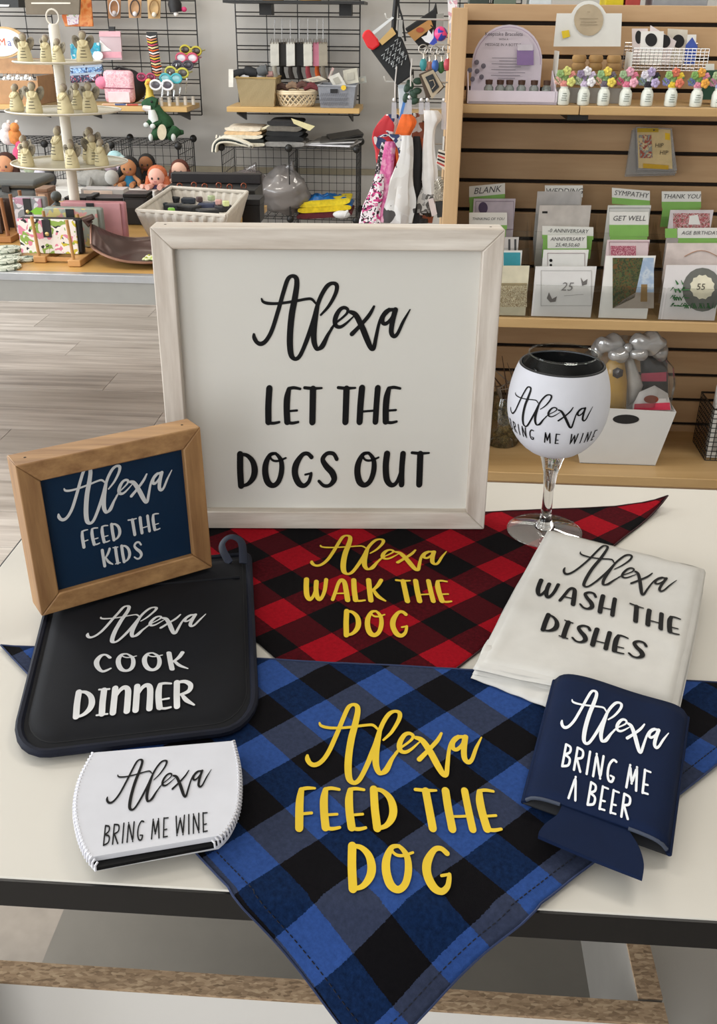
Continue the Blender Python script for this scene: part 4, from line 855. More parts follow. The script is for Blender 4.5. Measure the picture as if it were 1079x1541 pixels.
slab('printed_ring', mat('#6f716c', .6), c, oval(1057, 436, 30, 33), t - .001, .0008); slab('printed_scallop', mat('#e8e3cc', .6), c, [(1057 + (17 + 2 * (k % 2)) * math.cos(k * math.pi / 12), 432 + (17 + 2 * (k % 2)) * math.sin(k * math.pi / 12)) for k in range(24)], t - .002, .0008)
part('printed_foliage', mat('#3d7a44', .6), c, lambda b: [b.tube([pit(1022 + 9 * math.cos(k), 460 - (k % 9) * 4, t - .0022), pit(1022 + 9 * math.cos(k) + 8 * math.cos(k * 2.1), 460 - (k % 9) * 4 + 7 * math.sin(k * 2.1), t - .0022)], [.0028, .0008], 5, flat=.2) for k in range(30)] + [b.tube([pit(1030 + k * 3, 464, t - .0022), pit(1030 + k * 3 + 5 * math.cos(k * 1.7), 456, t - .0022)], [.0026, .0008], 5, flat=.2) for k in range(16)])
part('lettering', mat('#3b3222', .6, 0, 0), c, lambda b: ftext('55', pit(1055, 432, t - .0032), EX, UP, .016, b), smooth=False)
# --- gift hamper on the low shelf
ZLs = .1405
hb = [(873, 693), (985, 706), (1018, 620), (856, 611)]
fb = piz(930, 700, ZLs); th_ = fb.dot(NF) + .005
gh = thing('gift_hamper', 'white tapered gift box with oval handle slot on the low shelf', 'gift box', fb)
Pf = pxq(hb, th_); dz = min(p.z for p in Pf[:2]) - ZLs - .0005; Pf = [p - UP * (p.z - ZLs - .0005 if i < 2 else 0) for i, p in enumerate(Pf)]
Pb = [Pf[0] + NF * .1 + EX * .01, Pf[1] + NF * .1 + EX * .01, Pf[2] + NF * .14 - UP * .0, Pf[3] + NF * .14]
m_bx = mat('#cfcecb', .5, 0, .03, 8)
for nm, q in (('front_panel', (Pf[0], Pf[1], Pf[2], Pf[3])), ('back_panel', (Pb[1], Pb[0], Pb[3], Pb[2])), ('side_panel', (Pf[1], Pb[1], Pb[2], Pf[2])), ('side_panel', (Pb[0], Pf[0], Pf[3], Pb[3])), ('bottom_panel', (Pb[0], Pb[1], Pf[1], Pf[0]))):
    b = MB(); b.pts(q, [(0, 1, 2, 3)]); b.build(nm, m_bx, gh, smooth=False, solid=.002)
slab('handle_slot', mat('#1c1b1a', .8), gh, oval(942, 631, 20, 7), th_ - .0008, .0006)
def bag(name, label, px, t, m1, extras=(), puff=.03):
    P = pxq(px, t); cc = sum(P, V((0, 0, 0))) / len(P); k = thing(name, label, 'snack bag', V((cc.x, cc.y, min(p.z for p in P)))); N = len(P); b = MB()
    ring = [P, [cc + (p - cc) * .8 - NF * puff * .5 for p in P], [cc + (p - cc) * .35 - NF * puff * .75 for p in P], [cc + (p - cc) * .05 - NF * puff * .78 for p in P]]; ringb = [[q - 2 * NF * ((q - cc).dot(NF)) for q in r] for r in ring]
    vs_ = [p for r in ring for p in r]; fs_ = [(i * N + j, i * N + (j + 1) % N, (i + 1) * N + (j + 1) % N, (i + 1) * N + j) for i in range(3) for j in range(N)] + [tuple(3 * N + j for j in range(N))]
    b.pts(vs_, fs_); b.pts([p for r in ringb for p in r], [q[::-1] for q in fs_]); b.build('bag_body', m1, k, ang=60)
    for nm, q, m_, d in extras: slab(nm, m_, k, q, t - puff * .8 - d, .001)
    return k
bag('snack_bag', 'yellow snack bag with brown heart in the gift hamper', [(912, 548), (930, 524), (940, 545), (944, 575), (942, 622), (908, 620), (908, 580)], th_ + .06, mat('#c49a4a', .4, 0, .1), (('heart_print', [(922, 557), (929, 553), (938, 557), (937, 566), (929, 570), (922, 566)], mat('#2e2320', .5), 0),))
bag('snack_bag', 'white and pink pouch with red berries in the gift hamper', [(952, 610), (962, 590), (985, 580), (1005, 592), (1012, 622), (952, 625)], th_ + .04, mat('#d9d5d3', .35), (('pink_band', [(955, 608), (1008, 606), (1009, 617), (954, 617)], mat('#d23a55', .5), 0), ('berry_print', oval(980, 601, 11, 6), mat('#8a3a22', .5), .001)))
bag('snack_bag', 'black and pink packet standing behind in the gift hamper', [(963, 535), (1004, 528), (1006, 600), (966, 600)], th_ + .11, mat('#2c2a2c', .4), (('pink_band', [(965, 562), (1003, 560), (1003, 574), (965, 574)], mat('#c23f5c', .5), 0),))
bag('snack_bag', 'silver and white packet leaning between the hamper bags', [(940, 540), (950, 530), (968, 580), (960, 600), (944, 612)], th_ + .08, mat('#c9c5c0', .35))
CEL = clear('cellophane', '#f8f9f9', .05, .12, .03, '#e2e2e0', .6)
cel = thing('cellophane_wrap', 'crinkled clear cellophane gathered above the gift hamper', 'gift wrap', (Pf[2] + Pf[3]) / 2 + NF * .07)
cc = (Pf[2] + Pf[3] + Pb[2] + Pb[3]) / 4
def cello(u, v):
    a = 2 * math.pi * u; w = (Pf[2] - Pf[3]).length / 2; prof = [(1.0, 0), (1.02, .05), (.92, .1), (.5, .16), (.3, .178)]; k = v * 4; i = min(int(k), 3); f = k - i
    r = prof[i][0] * (1 - f) + prof[i + 1][0] * f; z = prof[i][1] * (1 - f) + prof[i + 1][1] * f; wr = 1 + .05 * math.sin(a * 9 + v * 5) * v + .035 * math.sin(a * 17)
    return cc + EX * (w * r * wr * math.cos(a) * (1 if abs(math.cos(a)) > .1 else 1)) + NF * (.07 * r * wr * math.sin(a)) + UP * (z + .003)
b = MB(); b.sheet(cello, 60, 14); b.build('wrap_sheet', CEL, cel, ang=25)
m_rib = clear('bow_film', '#e9e9ea', .3, .12, .35, '#c9c9c8')
bw = thing('ribbon_bow', 'shiny silver ribbon bow tied on top of the hamper', 'bow', pit(945, 520, th_ + .03))
for sx, dx, dy, rx, rz_, tt in ((-1, -26, 0, .04, .026, .0), (1, 30, -2, .05, .03, -.01), (-1, -14, 16, .028, .02, -.02), (1, 16, 14, .026, .018, -.02), (1, 48, 12, .022, .024, .02), (-1, -46, 8, .018, .028, .02)):
    c0_ = pit(945 + dx, 518 + dy, th_ + .03 + tt); b = MB(); b.sph((0, 0, 0), (rx, .024, rz_), 16)
    b.v = [c0_ + EX * p.x + NF * p.y + UP * p.z * (1 + .25 * math.sin(p.x * 130 + p.y * 90)) for p in b.v]; b.build('ribbon_loop', m_rib, bw, ang=25)
part('knot', m_rib, bw, lambda b: b.sph(pit(945, 524, th_ + .01), (.012, .012, .014), 8))
# --- dried flowers and wire card basket
dv = thing('potpourri_jar', 'glass jar of dried flowers and leaves behind the wine glass', 'jar', piz(757, 676, ZLs)); vp = piz(757, 676, ZLs) + NF * .05
part('jar_glass', clear('jar_glass', '#e3e6e0', .12, .05), dv, lambda b: b.lathe([(.0001, .0005), (.045, .0005), (.05, .01), (.05, .12), (.04, .15)], vp, 20))
part('dried_leaves', pattern('potpourri', ('#4c4a2c', '#8a7a48', '#6b5a35', '#a88a55', '#3a3a26', '#93875f'), 70), dv, lambda b: [b.sph(vp + V((.032 * math.cos(k * 2.4) * ((k % 3) / 2), .032 * math.sin(k * 2.4) * ((k % 3) / 2), .012 + .0042 * k)), (.016, .016, .009), 6, Matrix.Rotation(k * .7, 3, 'X')) for k in range(28)])
for k in range(12): part('dried_sprig', mat(('#7d6a55', '#8f8478', '#5b4638')[k % 3], .8), dv, lambda b: b.tube([vp + UP * .1, vp + V((.03 * math.cos(k), .02 * math.sin(k), .17)), vp + V((.075 * math.cos(k * 1.3), .05 * math.sin(k * 1.3), .19 + .02 * (k % 4)))], [.0015, .0025, .001], 5))
wc = thing('wire_basket', 'black wire basket of cards cut off by the right edge of the low shelf', 'basket', piz(1075, 698, ZLs)); w0, w1 = S(piz(1062, 695, ZLs)), S(piz(1062, 695, ZLs)) + .2; wt = piz(1062, 695, ZLs).dot(NF) + .01
part('front_grid', BLKWIRE, wc, lambda b: wires(b, w0, w1, ZLs + .001, ZLs + .155, wt, 14, 11, .0013)); part('side_grid', BLKWIRE, wc, lambda b: [b.tube([rp(w0, wt, ZLs + .001 + .014 * i), rp(w0, wt + .14, ZLs + .001 + .014 * i)], .0013, 4) for i in range(12)] + [b.tube([rp(w0, wt + .014 * i, ZLs + .001), rp(w0, wt + .014 * i, ZLs + .155)], .0013, 4) for i in range(11)]); part('rim', BLKWIRE, wc, lambda b: b.tube([rp(w0, wt, ZLs + .155), rp(w1, wt, ZLs + .155), rp(w1, wt + .14, ZLs + .155), rp(w0, wt + .14, ZLs + .155)], .003, 6, closed=True))
for k in range(6):
    c = thing('note_card', ('front', 'second', 'third', 'fourth', 'fifth', 'rearmost')[k] + ' white note card filed in the black wire basket', 'card', rp(w0 + .1, wt + .02 + .018 * k, ZLs + .003), group='note cards in the black wire basket')
    part('card_stock', wcd, c, lambda b: rbox(b, w0 + .008 + .004 * k, w1 - .01, wt + .015 + .018 * k, wt + .018 + .018 * k, ZLs + .003, ZLs + .15 + .008 * k), smooth=False); part('printed_picture', mat('#a9a5a0', .6), c, lambda b: rbox(b, w0 + .02 + .004 * k, w1 - .03, wt + .0145 + .018 * k, wt + .015 + .018 * k, ZLs + .02, ZLs + .12 + .008 * k), smooth=False)
# ================================================================== goods hanging on the end panel of the slatwall unit
hk = mat('#cfcfcb', .3, .5, 0)
def cord(name, mt, parent, px, t, r=.0015): return part(name, mt, parent, lambda b: b.tube([pit(x, y, t) for x, y in px], r, 5))
def hang(label, px, t, mt, name='scarf', cat='scarf', flat=.4, parts=(), n=26):
    """a hanging gathered cloth: px lists (x, y, half width in px) from top to bottom"""
    px = crom(px, 4); P = [pit(x, y, t) for x, y, w in px]; k = thing(name, label, cat, P[-1]); m_ = mpp(P[0]); b = MB()
    ps = []; N = len(P)
    for i, (x, y, w) in enumerate(px):
        for j in range(n):
            a = 2 * math.pi * j / n; f = 1 + .14 * math.sin(5 * a + i * .12) + .1 * math.sin(9 * a - i * .2) + .1 * math.sin(i * .55 + a)
            ps.append(P[i] + EX * (w * m_ * math.cos(a) * f) + NF * (w * m_ * flat * math.sin(a) * f))
    b.pts(ps, [(i * n + j, i * n + (j + 1) % n, (i + 1) * n + (j + 1) % n, (i + 1) * n + j) for i in range(N - 1) for j in range(n)] + [tuple(range(n))[::-1], tuple((N - 1) * n + j for j in range(n))]); b.build('cloth', mt, k, flip=True)
    return k
for i, (t, z) in enumerate(((2.55, 1.255), (2.55, 1.12), (2.66, 1.2), (2.55, .98), (2.7, 1.05))): part('display_hook', hk, unit, lambda b: b.tube([rp(.05, t, z), rp(-.1 if i < 3 else -.06, t, z), rp(-.105 if i < 3 else -.065, t, z + .012)], .002, 6))
blkf = mat('#16181a', .7, 0, .15, 40)
b1 = thing('apron_pouch', 'black printed pouch with red flap hanging at the end panel', 'pouch', pit(595, 130, 2.5)); slab('pouch_body', blkf, b1, [(557, 74), (596, 44), (606, 60), (614, 80), (622, 112), (598, 129), (588, 116)], 2.5, .012, .003)
slab('red_flap', mat('#d8141c', .45, 0, .05), b1, [(544, 54), (549, 46), (556, 44), (568, 58), (572, 68), (561, 76), (553, 72)], 2.492, .012, .004); slab('tan_lining', mat('#c9a566', .6), b1, [(570, 62), (590, 41), (596, 51), (575, 68)], 2.494, .004); slab('strap_edge', mat('#d7dadb', .5), b1, [(560, 48), (590, 25), (593, 27), (563, 52)], 2.494, .003); cord('neck_strap', blkf, b1, ((592, 48), (594, 20), (597, -12)), 2.502, .006); cord('neck_strap', blkf, b1, ((597, -12), (601, 14), (605, 26), (610, 62)), 2.502, .0025)
slab('paper_tag', mat('#9b9a96', .7), b1, [(600, 30), (606, 30), (605, 56), (599, 55)], 2.492, .002)
part('scribble_print', mat('#c4c8c9', .5, .2, 0), b1, lambda b: [b.tube([pit(x + dx, y + dy, 2.498) for dx, dy in ((0, 0), (5, -4), (3, 5), (9, 1), (7, 8))], .0011, 4) for x, y in ((574, 84), (580, 76), (588, 70), (594, 62), (582, 90), (590, 84), (598, 76), (588, 96), (597, 90), (603, 82))])
for i, (a, c) in enumerate((((597, 100), (594, 150)), ((620, 88), (618, 130)))): cord('tie', mat('#cfcac6', .5), b1, (a, ((a[0] + c[0]) / 2 - 1, (a[1] + c[1]) / 2), c), 2.488, .0016)
b2 = thing('apron_pouch', 'black pouch with tan lining hanging nearer the slatwall', 'pouch', pit(640, 66, 2.6)); slab('pouch_body', blkf, b2, [(609, 43), (652, 14), (656, 2), (660, 28), (655, 62), (634, 74), (622, 60)], 2.6, .012, .003); slab('tan_lining', mat('#b8894e', .6), b2, [(613, 50), (648, 28), (652, 40), (624, 62)], 2.594, .004); slab('brand_ring', mat('#a34a2c', .6), b2, oval(632, 45, 6, 4, 12), 2.592, .001); slab('paper_tag', mat('#8f918d', .7), b2, [(657, 21), (668, 20), (667, 42), (656, 44)], 2.594, .002)
pp = thing('paper_banner', 'long white and pink paper strip hanging at the panel top', 'paper strip', pit(676, 60, 2.5)); slab('strip', pattern('banner', ('#e9e6ea', '#d9a8b4', '#f2f0f1', '#c9c7cf'), 50), pp, [(673, -10), (689, -10), (686, 58), (677, 60)], 2.485, .002)
or_ = thing('ball_ornament', 'pink and blue round ornament hanging between the pouches', 'ornament', pit(662, 62, 2.52)); part('ball', pattern('ornament', ('#e0317a', '#d9276b', '#2c3fa8', '#e84a8c'), 30, .35), or_, lambda b: b.sph(pit(663, 51, 2.52), .016, 12)); cord('hanger', BLACK, or_, ((648, 38), (656, 44), (663, 42)), 2.52, .0015)
so_ = thing('star_ornament', 'white star ornament with blue edge hanging beside the pink ball', 'ornament', pit(645, 60, 2.515)); slab('star', mat('#e8eaee', .5), so_, [(634, 56), (642, 53), (645, 45), (650, 52), (652, 44), (653, 60), (648, 66), (640, 63)], 2.515, .004); slab('blue_edge', mat('#2f45b0', .5), so_, [(646, 66), (652, 58), (655, 50), (658, 64), (652, 68)], 2.513, .004)
kc = ((637, 74, '#3c8f95', 'teal'), (646, 78, '#c98a78', 'copper'), (655, 76, '#3664ae', 'blue'), (664, 78, '#447a4c', 'green'), (673, 74, '#b94a56', 'red'), (683, 72, '#8b8b8d', 'grey'))
for i, (x, y, c, nm) in enumerate(kc):
    k = thing('keychain', f'silver ringed keychain with {nm} charm on the end panel hooks', 'keychain', pit(x, y + 28, 2.51 + .015 * (i % 2)), group='keychains on the end panel'); t = 2.51 + .015 * (i % 2)
    part('ring', mat('#b5b2ac', .25, .9, 0), k, lambda b: b.tube([pit(x + 7 * math.cos(a), y + 7 * math.sin(a), t) for a in [j * math.pi / 8 for j in range(16)]], .0014, 5, closed=True))
    part('link', mat('#c9c4b8', .25, .8, 0), k, lambda b: b.tube([pit(x, y + 6, t), pit(x + 1, y + 12, t), pit(x - 1, y + 17, t)], .0022, 6)); part('charm', mat(c, .35, .2, .1), k, lambda b: b.sph(pit(x, y + 23, t), (.0085, .004, .014), 8))
pw_ = thing('photo_wallet', 'tan framed picture wallet hanging askew below the keychains', 'wallet', pit(652, 152, 2.5)); slab('wallet_body', mat('#4f4032', .7), pw_, [(630, 112), (651, 103), (669, 131), (660, 140), (642, 150), (636, 130)], 2.506, .012, .002); slab('picture_frame', mat('#b5a78f', .6), pw_, [(634, 113), (652, 105), (667, 130), (650, 149)], 2.502, .003); slab('picture', mat('#20252a', .6), pw_, [(640, 116), (651, 111), (661, 131), (651, 140), (646, 128)], 2.5, .002); cord('picture_line', mat('#b5a78f', .6), pw_, ((646, 122), (652, 120), (655, 128), (650, 134)), 2.499, .001)
gr_ = thing('leaf_charm', 'dark green leafy charm hanging beside the picture wallet', 'charm', pit(625, 150, 2.52)); part('leaves', mat('#2f4a3a', .6, 0, .2, 60), gr_, lambda b: [b.sph(pit(620 + 9 * math.cos(k * 1.9), 122 + 5 * k, 2.52), (.012, .006, .008), 6, Matrix.Rotation(k, 3, 'Y')) for k in range(7)]); cord('hanger', BLACK, gr_, ((622, 104), (622, 118)), 2.52)
wt_ = thing('paper_bag', 'white paper bag hanging below the black pouch', 'bag', pit(610, 186, 2.53)); slab('bag_body', mat('#dfe4e8', .6), wt_, [(599, 128), (622, 127), (618, 186), (602, 187)], 2.53, .008, .001); slab('fold', mat('#c3ccd2', .6), wt_, [(599, 128), (622, 127), (622, 132), (599, 133)], 2.528, .002)
bs_ = thing('blue_lanyard', 'bright blue lanyard strip hanging over the white paper bag', 'lanyard', pit(601, 188, 2.52)); slab('strip', mat('#4b86d0', .5), bs_, [(609, 142), (613, 143), (604, 181), (600, 180)], 2.52, .003); part('clip', mat('#b5b2ac', .3, .8, 0), bs_, lambda b: b.tube([pit(611, 136, 2.52), pit(613, 140, 2.52), pit(610, 143, 2.52)], .002, 6))
for i, (x, y0, y1, nm) in enumerate(((593, 150, 178, 'leftmost'), (616, 146, 172, 'second'), (634, 150, 172, 'third'), (643, 150, 168, 'fourth'), (668, 150, 195, 'longest'))):
    k = thing('hang_clip', f'{nm} clear plastic hanging clip above the scarves', 'clip', pit(x, y1, 2.5), group='clear clips above the scarves'); slab('clip_body', clear(f'clip{i}', '#f2f2f4', .1, .1, .45, '#d9d6dc'), k, [(x - 3.5, y0 + 4), (x + 3.5, y0 + 4), (x + 4, y1), (x - 4, y1)], 2.497, .003); part('clip_ball', mat('#e6e6e8', .3), k, lambda b: b.sph(pit(x, y0, 2.498), .004, 6))
hang('red scarf bundle with navy and white bands', [(590, 172, 8), (583, 186, 15), (580, 200, 18), (578, 215, 17), (585, 235, 20), (592, 262, 17), (590, 290, 8)], 2.53, pattern('redscarf', ('#b5202b', '#c22a33', '#26345e', '#9a1c26', '#d9d4d2', '#b5202b'), 22))
hang('pink scarf hanging in front of the red bundle', [(588, 213, 7), (584, 232, 8), (582, 262, 10), (581, 285, 15), (578, 310, 19), (574, 333, 22)], 2.49, pattern('pinkscarf', ('#d66fa0', '#dd86ae', '#c94f90', '#e2a9c0'), 34, .7, 'noise'))
hang('magenta and white zebra striped scarf hanging lowest left', [(571, 262, 5), (566, 285, 9), (560, 310, 13), (556, 338, 16)], 2.475, pattern('zebra', ('#e9dfe4', '#cf3f86', '#efe6ea', '#30202a'), 55))
hang('orange scarf gathered at the top between the red and white ones', [(612, 172, 6), (612, 184, 12), (606, 205, 11), (604, 228, 9), (606, 260, 8)], 2.5, mat('#e0641f', .7, 0, .15, 50))
hang('white scarf with grey outlines hanging in the middle', [(612, 204, 7), (611, 230, 9), (607, 258, 14), (602, 285, 20), (600, 310, 22), (600, 335, 20)], 2.478, pattern('whitescarf', ('#d6d4d1', '#cecac6', '#d4d2d0', '#3f3b3a', '#d4d2d0', '#c6c2c0'), 20))
hang('black and white patterned scarf hanging behind the white ones', [(628, 170, 7), (630, 200, 12), (632, 240, 18), (636, 285, 18), (632, 335, 16)], 2.56, pattern('bwscarf', ('#1d1b1c', '#cfcbc8', '#2a2829', '#8a4a30', '#151415'), 30))
hang('plain white knotted scarf nearest the wooden panel', [(648, 166, 9), (650, 178, 12), (647, 195, 8), (645, 230, 9), (646, 262, 11), (648, 292, 9)], 2.495, mat('#dcd9d6', .75, 0, .06, 40))
hang('grey scarf end hanging low beside the metallic purse', [(650, 262, 6), (645, 285, 11), (640, 300, 12), (636, 320, 10)], 2.5, pattern('greyscarf', ('#9a9896', '#55524f', '#c9c6c2'), 40))
hang('black lace scarf hanging behind the pink one on the far left', [(578, 214, 3), (573, 240, 5), (570, 268, 6), (570, 300, 6)], 2.51, pattern('lace', ('#141314', '#1d1b1c', '#3a3536', '#c9c4c4'), 60))
hang('navy and green striped scarf crossing the red bundle', [(574, 206, 5), (588, 202, 9), (600, 210, 9), (606, 226, 7), (604, 245, 5)], 2.485, pattern('navygreen', ('#26345e', '#2b3a66', '#2f4a3c', '#d4d2d0'), 34))
hang('white outlined scarf end hanging lowest in the middle', [(596, 268, 4), (594, 290, 9), (592, 312, 13), (594, 336, 14)], 2.5, pattern('outline', ('#d2cecb', '#c9c5c2', '#2a2627', '#d6d2cf'), 24))
hang('charcoal scarf tail between the two white scarves', [(627, 205, 4), (626, 235, 8), (625, 270, 9), (622, 310, 8), (622, 336, 8)], 2.5, mat('#1a191b', .8, 0, .2, 60))
hang('orange and brown scarf tuft behind the white knotted scarf', [(634, 208, 4), (638, 222, 7), (640, 236, 6), (640, 252, 3)], 2.51, mat('#b5562c', .8, 0, .2, 60))
st_ = thing('striped_pouch', 'small cream striped pouch hanging against the wooden panel', 'pouch', pit(670, 262, 2.49)); slab('pouch_body', mat('#ddd8cc', .7), st_, [(660, 225), (680, 230), (676, 262), (656, 246)], 2.49, .012, .002)
for k in range(4): slab('stripe', mat(('#1d1a1a', '#b33a35')[k % 2], .7), st_, [(659.5 - k * .6, 228 + k * 5), (678 - k * .6, 234 + k * 6), (677.6 - k * .6, 236.5 + k * 6), (659 - k * .6, 230.5 + k * 5)], 2.4885, .001)
cord('hanger', hk, st_, ((668, 205), (667, 226)), 2.492, .003)
mp_ = thing('metallic_purse', 'small silver sequinned purse hanging at the bottom of the panel', 'purse', pit(660, 333, 2.49)); slab('purse_body', pattern('sequin', ('#8f897f', '#cfc8ba', '#5d5850', '#e3dccb'), 140, .35, 'voronoi', .5), mp_, [(652, 272), (674, 272), (672, 302), (652, 304)], 2.49, .02, .003); slab('purse_pocket', mat('#2a2b2d', .5), mp_, [(655, 304), (673, 302), (670, 326), (658, 328)], 2.492, .014, .002); slab('pale_tag', mat('#d6c7c4', .6), mp_, [(644, 300), (652, 298), (658, 322), (650, 326)], 2.488, .002)
sk_ = thing('ring_bundle', 'bundle of silver rings hanging beside the panel low down', 'jewellery', pit(672, 290, 2.48)); part('rings', mat('#b9b3a6', .25, .9, 0), sk_, lambda b: [b.tube([pit(664 + 6 * math.cos(a) + k, 272 + k * 3 + 5 * math.sin(a), 2.482) for a in [j * math.pi / 6 for j in range(12)]], .0012, 4, closed=True) for k in range(5)])
# ================================================================== gridwall panels
def gridwall(label, s0, s1, z0, z1):
    g = thing('gridwall_panel', label, 'gridwall', rp((s0 + s1) / 2, 5.42, z0)); n = round((s1 - s0) / .1524); t = 5.43
    part('vertical_wires', BLKWIRE, g, lambda b: [b.tube([rp(s0 + (s1 - s0) * i / n, t, z0), rp(s0 + (s1 - s0) * i / n, t, z1)], .0035 if i in (0, n) else .0028, 6) for i in range(n + 1)])
    k = int((z1 - z0) / .0762); part('horizontal_wires', BLKWIRE, g, lambda b: [b.tube([rp(s0, t - .005, z0 + i * .0762 + d), rp(s1, t - .005, z0 + i * .0762 + d)], .0028, 6) for i in range(k) for d in (0, .018)])
    
    for s in (s0 + .1, s1 - .16): part('wall_mount', BLACK, g, lambda b: rbox(b, s, s + .04, t, 5.5, z0 + .62, z0 + .67), smooth=False)
    return g
gridwall('black gridwall panel in the middle behind the baskets', -.98, -.349, .81, 1.62)
gridwall('black gridwall panel behind the sunglasses on the left', -1.79, -1.182, .80, 1.62)
gridwall('black gridwall panel at the far left edge', -2.62, -1.93, .80, 1.62)
gridwall('black gridwall panel partly hidden by the hanging scarves', -.155, .45, .80, 1.62)
m_mpl = wood('maple', '#c39c5f', '#d8b679', 0, 9, .4, 7.)
def wshelf(label, s0, s1, z, t0=5.1):
    k = thing('wall_shelf', label, 'shelf', rp((s0 + s1) / 2, 5.25, z)); part('board', m_mpl, k, lambda b: rbox(b, s0, s1, t0, 5.4, z - .024, z), bev=.002)
    for s in (s0 + .05, s1 - .05): part('bracket', BLACK, k, lambda b: b.prism([(0, 0), (.25, 0), (.25, -.06), (0, -.012)], rp(s, 5.14, z - .024), NF, UP, .008), smooth=False)
z1_ = pit(440, 162, 5.1).z; z2_ = pit(200, 160, 5.1).z
wshelf('maple wall shelf carrying three baskets', S(pit(341, 162, 5.1)), S(pit(541, 162, 5.1)), z1_)
wshelf('maple wall shelf under the pink backpack', S(pit(110, 160, 5.1)), S(pit(281, 160, 5.1)), z2_)
wshelf('maple wall shelf at the far left under the brown box', S(pit(-60, 156, 5.1)), S(pit(58, 156, 5.1)), z2_)
wshelf('maple wall shelf partly hidden behind the scarves', S(pit(592, 166, 5.1)), S(pit(720, 166, 5.1)), z1_ - .02)
tb = thing('wall_shelf', 'black wall shelf at the very top above the hanging tags', 'shelf', pit(440, 4, 5.3)); ztp = pit(440, 5, 5.1).z
part('board', BLACK, tb, lambda b: rbox(b, S(pit(335, 4, 5.1)), S(pit(548, 4, 5.1)), 5.1, 5.4, ztp, ztp + .012), smooth=False)
for k, s in enumerate((S(pit(380, 12, 5.1)), S(pit(505, 12, 5.1)))): part('bracket', BLACK, tb, lambda b: rbox(b, s, s + .06, 5.3, 5.4, ztp - .05, ztp), smooth=False)
for i, x in enumerate((408, 465)):
    k = thing('bowl_basket', ('left', 'right')[i] + ' tan basket just showing on the top black shelf', 'basket', rp(S(pit(x, 2, 5.15)), 5.22, ztp + .0125), group='baskets on the top shelf'); p = rp(S(pit(x, 2, 5.15)), 5.22, ztp + .0125); part('bowl', mat('#b98f58', .6), k, lambda b: b.lathe([(.0001, 0), (.05, 0), (.075, .05), (.08, .08)], p, 20)); part('rim', mat('#a87d48', .6), k, lambda b: b.tube([p + V((.08 * math.cos(a), .08 * math.sin(a), .08)) for a in [j * math.pi / 10 for j in range(20)]], .005, 6, closed=True))
# --- three baskets on the middle shelf
def taper(b, s0, s1, t0, t1, z0, z1, g, lid=False):
    q = [rp(s0, t0, z0), rp(s1, t0, z0), rp(s1, t1, z0), rp(s0, t1, z0), rp(s0 - g, t0 - g, z1), rp(s1 + g, t0 - g, z1), rp(s1 + g, t1 + g, z1), rp(s0 - g, t1 + g, z1)]
    b.pts(q, [(0, 1, 5, 4), (1, 2, 6, 5), (2, 3, 7, 6), (3, 0, 4, 7), (3, 2, 1, 0)])
def weave(name, c1, c2, sc):
    nt = newmat(name, .75); v = nt.coord('Object', (sc, sc, sc)); w = nt.add('ShaderNodeTexWave'); w.inputs['Scale'].default_value = 1; w.inputs['Distortion'].default_value = 2; nt.l.new(v, w.inputs['Vector']); nt.l.new(nt.ramp(w.outputs[1], [(.2, c1), (.7, c2)]), nt.b.inputs['Base Color']); bump(nt, w.outputs[1], .6, .004); return nt.m
zA = z1_ + .0005
A0, A1 = S(pit(362, 158, 5.13)), S(pit(412, 158, 5.13))
t = thing('woven_bin', 'tall tan woven bin full of dark items on the maple shelf', 'basket', rp((A0 + A1) / 2, 5.22, zA)); part('bin_body', weave('seagrass', '#948058', '#c9b68e', 90), t, lambda b: taper(b, A0, A1, 5.13, 5.32, zA, zA + .13, .015), smooth=False, solid=.006); part('rim', mat('#a98f5c', .8), t, lambda b: b.tube([rp(A0 - .015, 5.115, zA + .13), rp(A1 + .015, 5.115, zA + .13), rp(A1 + .015, 5.335, zA + .13), rp(A0 - .015, 5.335, zA + .13)], .005, 6, closed=True)); slab('side_tag', mat('#e6e3da', .6), t, rect(344, 351, 104, 131), 5.105, .003)
for i, (x, y, w, h, r, c, nm) in enumerate(((360, 110, 22, 10, .3, '#1d1f22', 'black'), (377, 108, 20, 12, -.4, '#26282b', 'charcoal'), (395, 107, 16, 14, .5, '#5d6062', 'grey'), (368, 115, 14, 8, -.5, '#d9d9dc', 'white'), (392, 114, 14, 9, .8, '#c9c9cc', 'pale grey'), (406, 112, 9, 8, .2, '#b08a86', 'dusty pink'))):
    k = thing('rolled_sock', f'{nm} rolled sock in the tan woven bin', 'sock', pit(x, y + 6, 5.2), group='socks in the tan bin'); c_ = pit(x, y, 5.2); part('roll', mat(c, .8, 0, .1), k, lambda b: b.tube([c_ - (EX * math.cos(r) + UP * math.sin(r) * .5) * w * .0016, c_, c_ + (EX * math.cos(r) + UP * math.sin(r) * .5) * w * .0016], [h * .0016, h * .002, h * .0016], 10)); part('cuff', mat(c, .9, 0, .2, 80), k, lambda b: b.tube([c_ + (EX * math.cos(r) + UP * math.sin(r) * .5) * w * .0014, c_ + (EX * math.cos(r) + UP * math.sin(r) * .5) * w * .0018], h * .0019, 10))
B0, B1 = S(pit(420, 160, 5.12)), S(pit(468, 160, 5.12)); pB = rp((B0 + B1) / 2, 5.2, zA)
t = thing('wicker_basket', 'cream oval wicker basket of brown cloth on the maple shelf', 'basket', pB)
part('wicker_base', mat('#dcc9a6', .7), t, lambda b: b.lathe([(.0001, 0), (.07, 0), (.075, .01)], pB, 20, None, 1.15, .8))
for k in range(20):
    for sg in (1, -1): part('wicker_strand', mat('#e0cfae', .7), t, lambda b: b.tube([pB + V((.083 * (1 + q * .22) * math.cos(2 * math.pi * k / 20 + sg * q * .55), .06 * (1 + q * .22) * math.sin(2 * math.pi * k / 20 + sg * q * .55), .006 + .052 * q)) for q in (0, .5, 1)], .0032, 5))
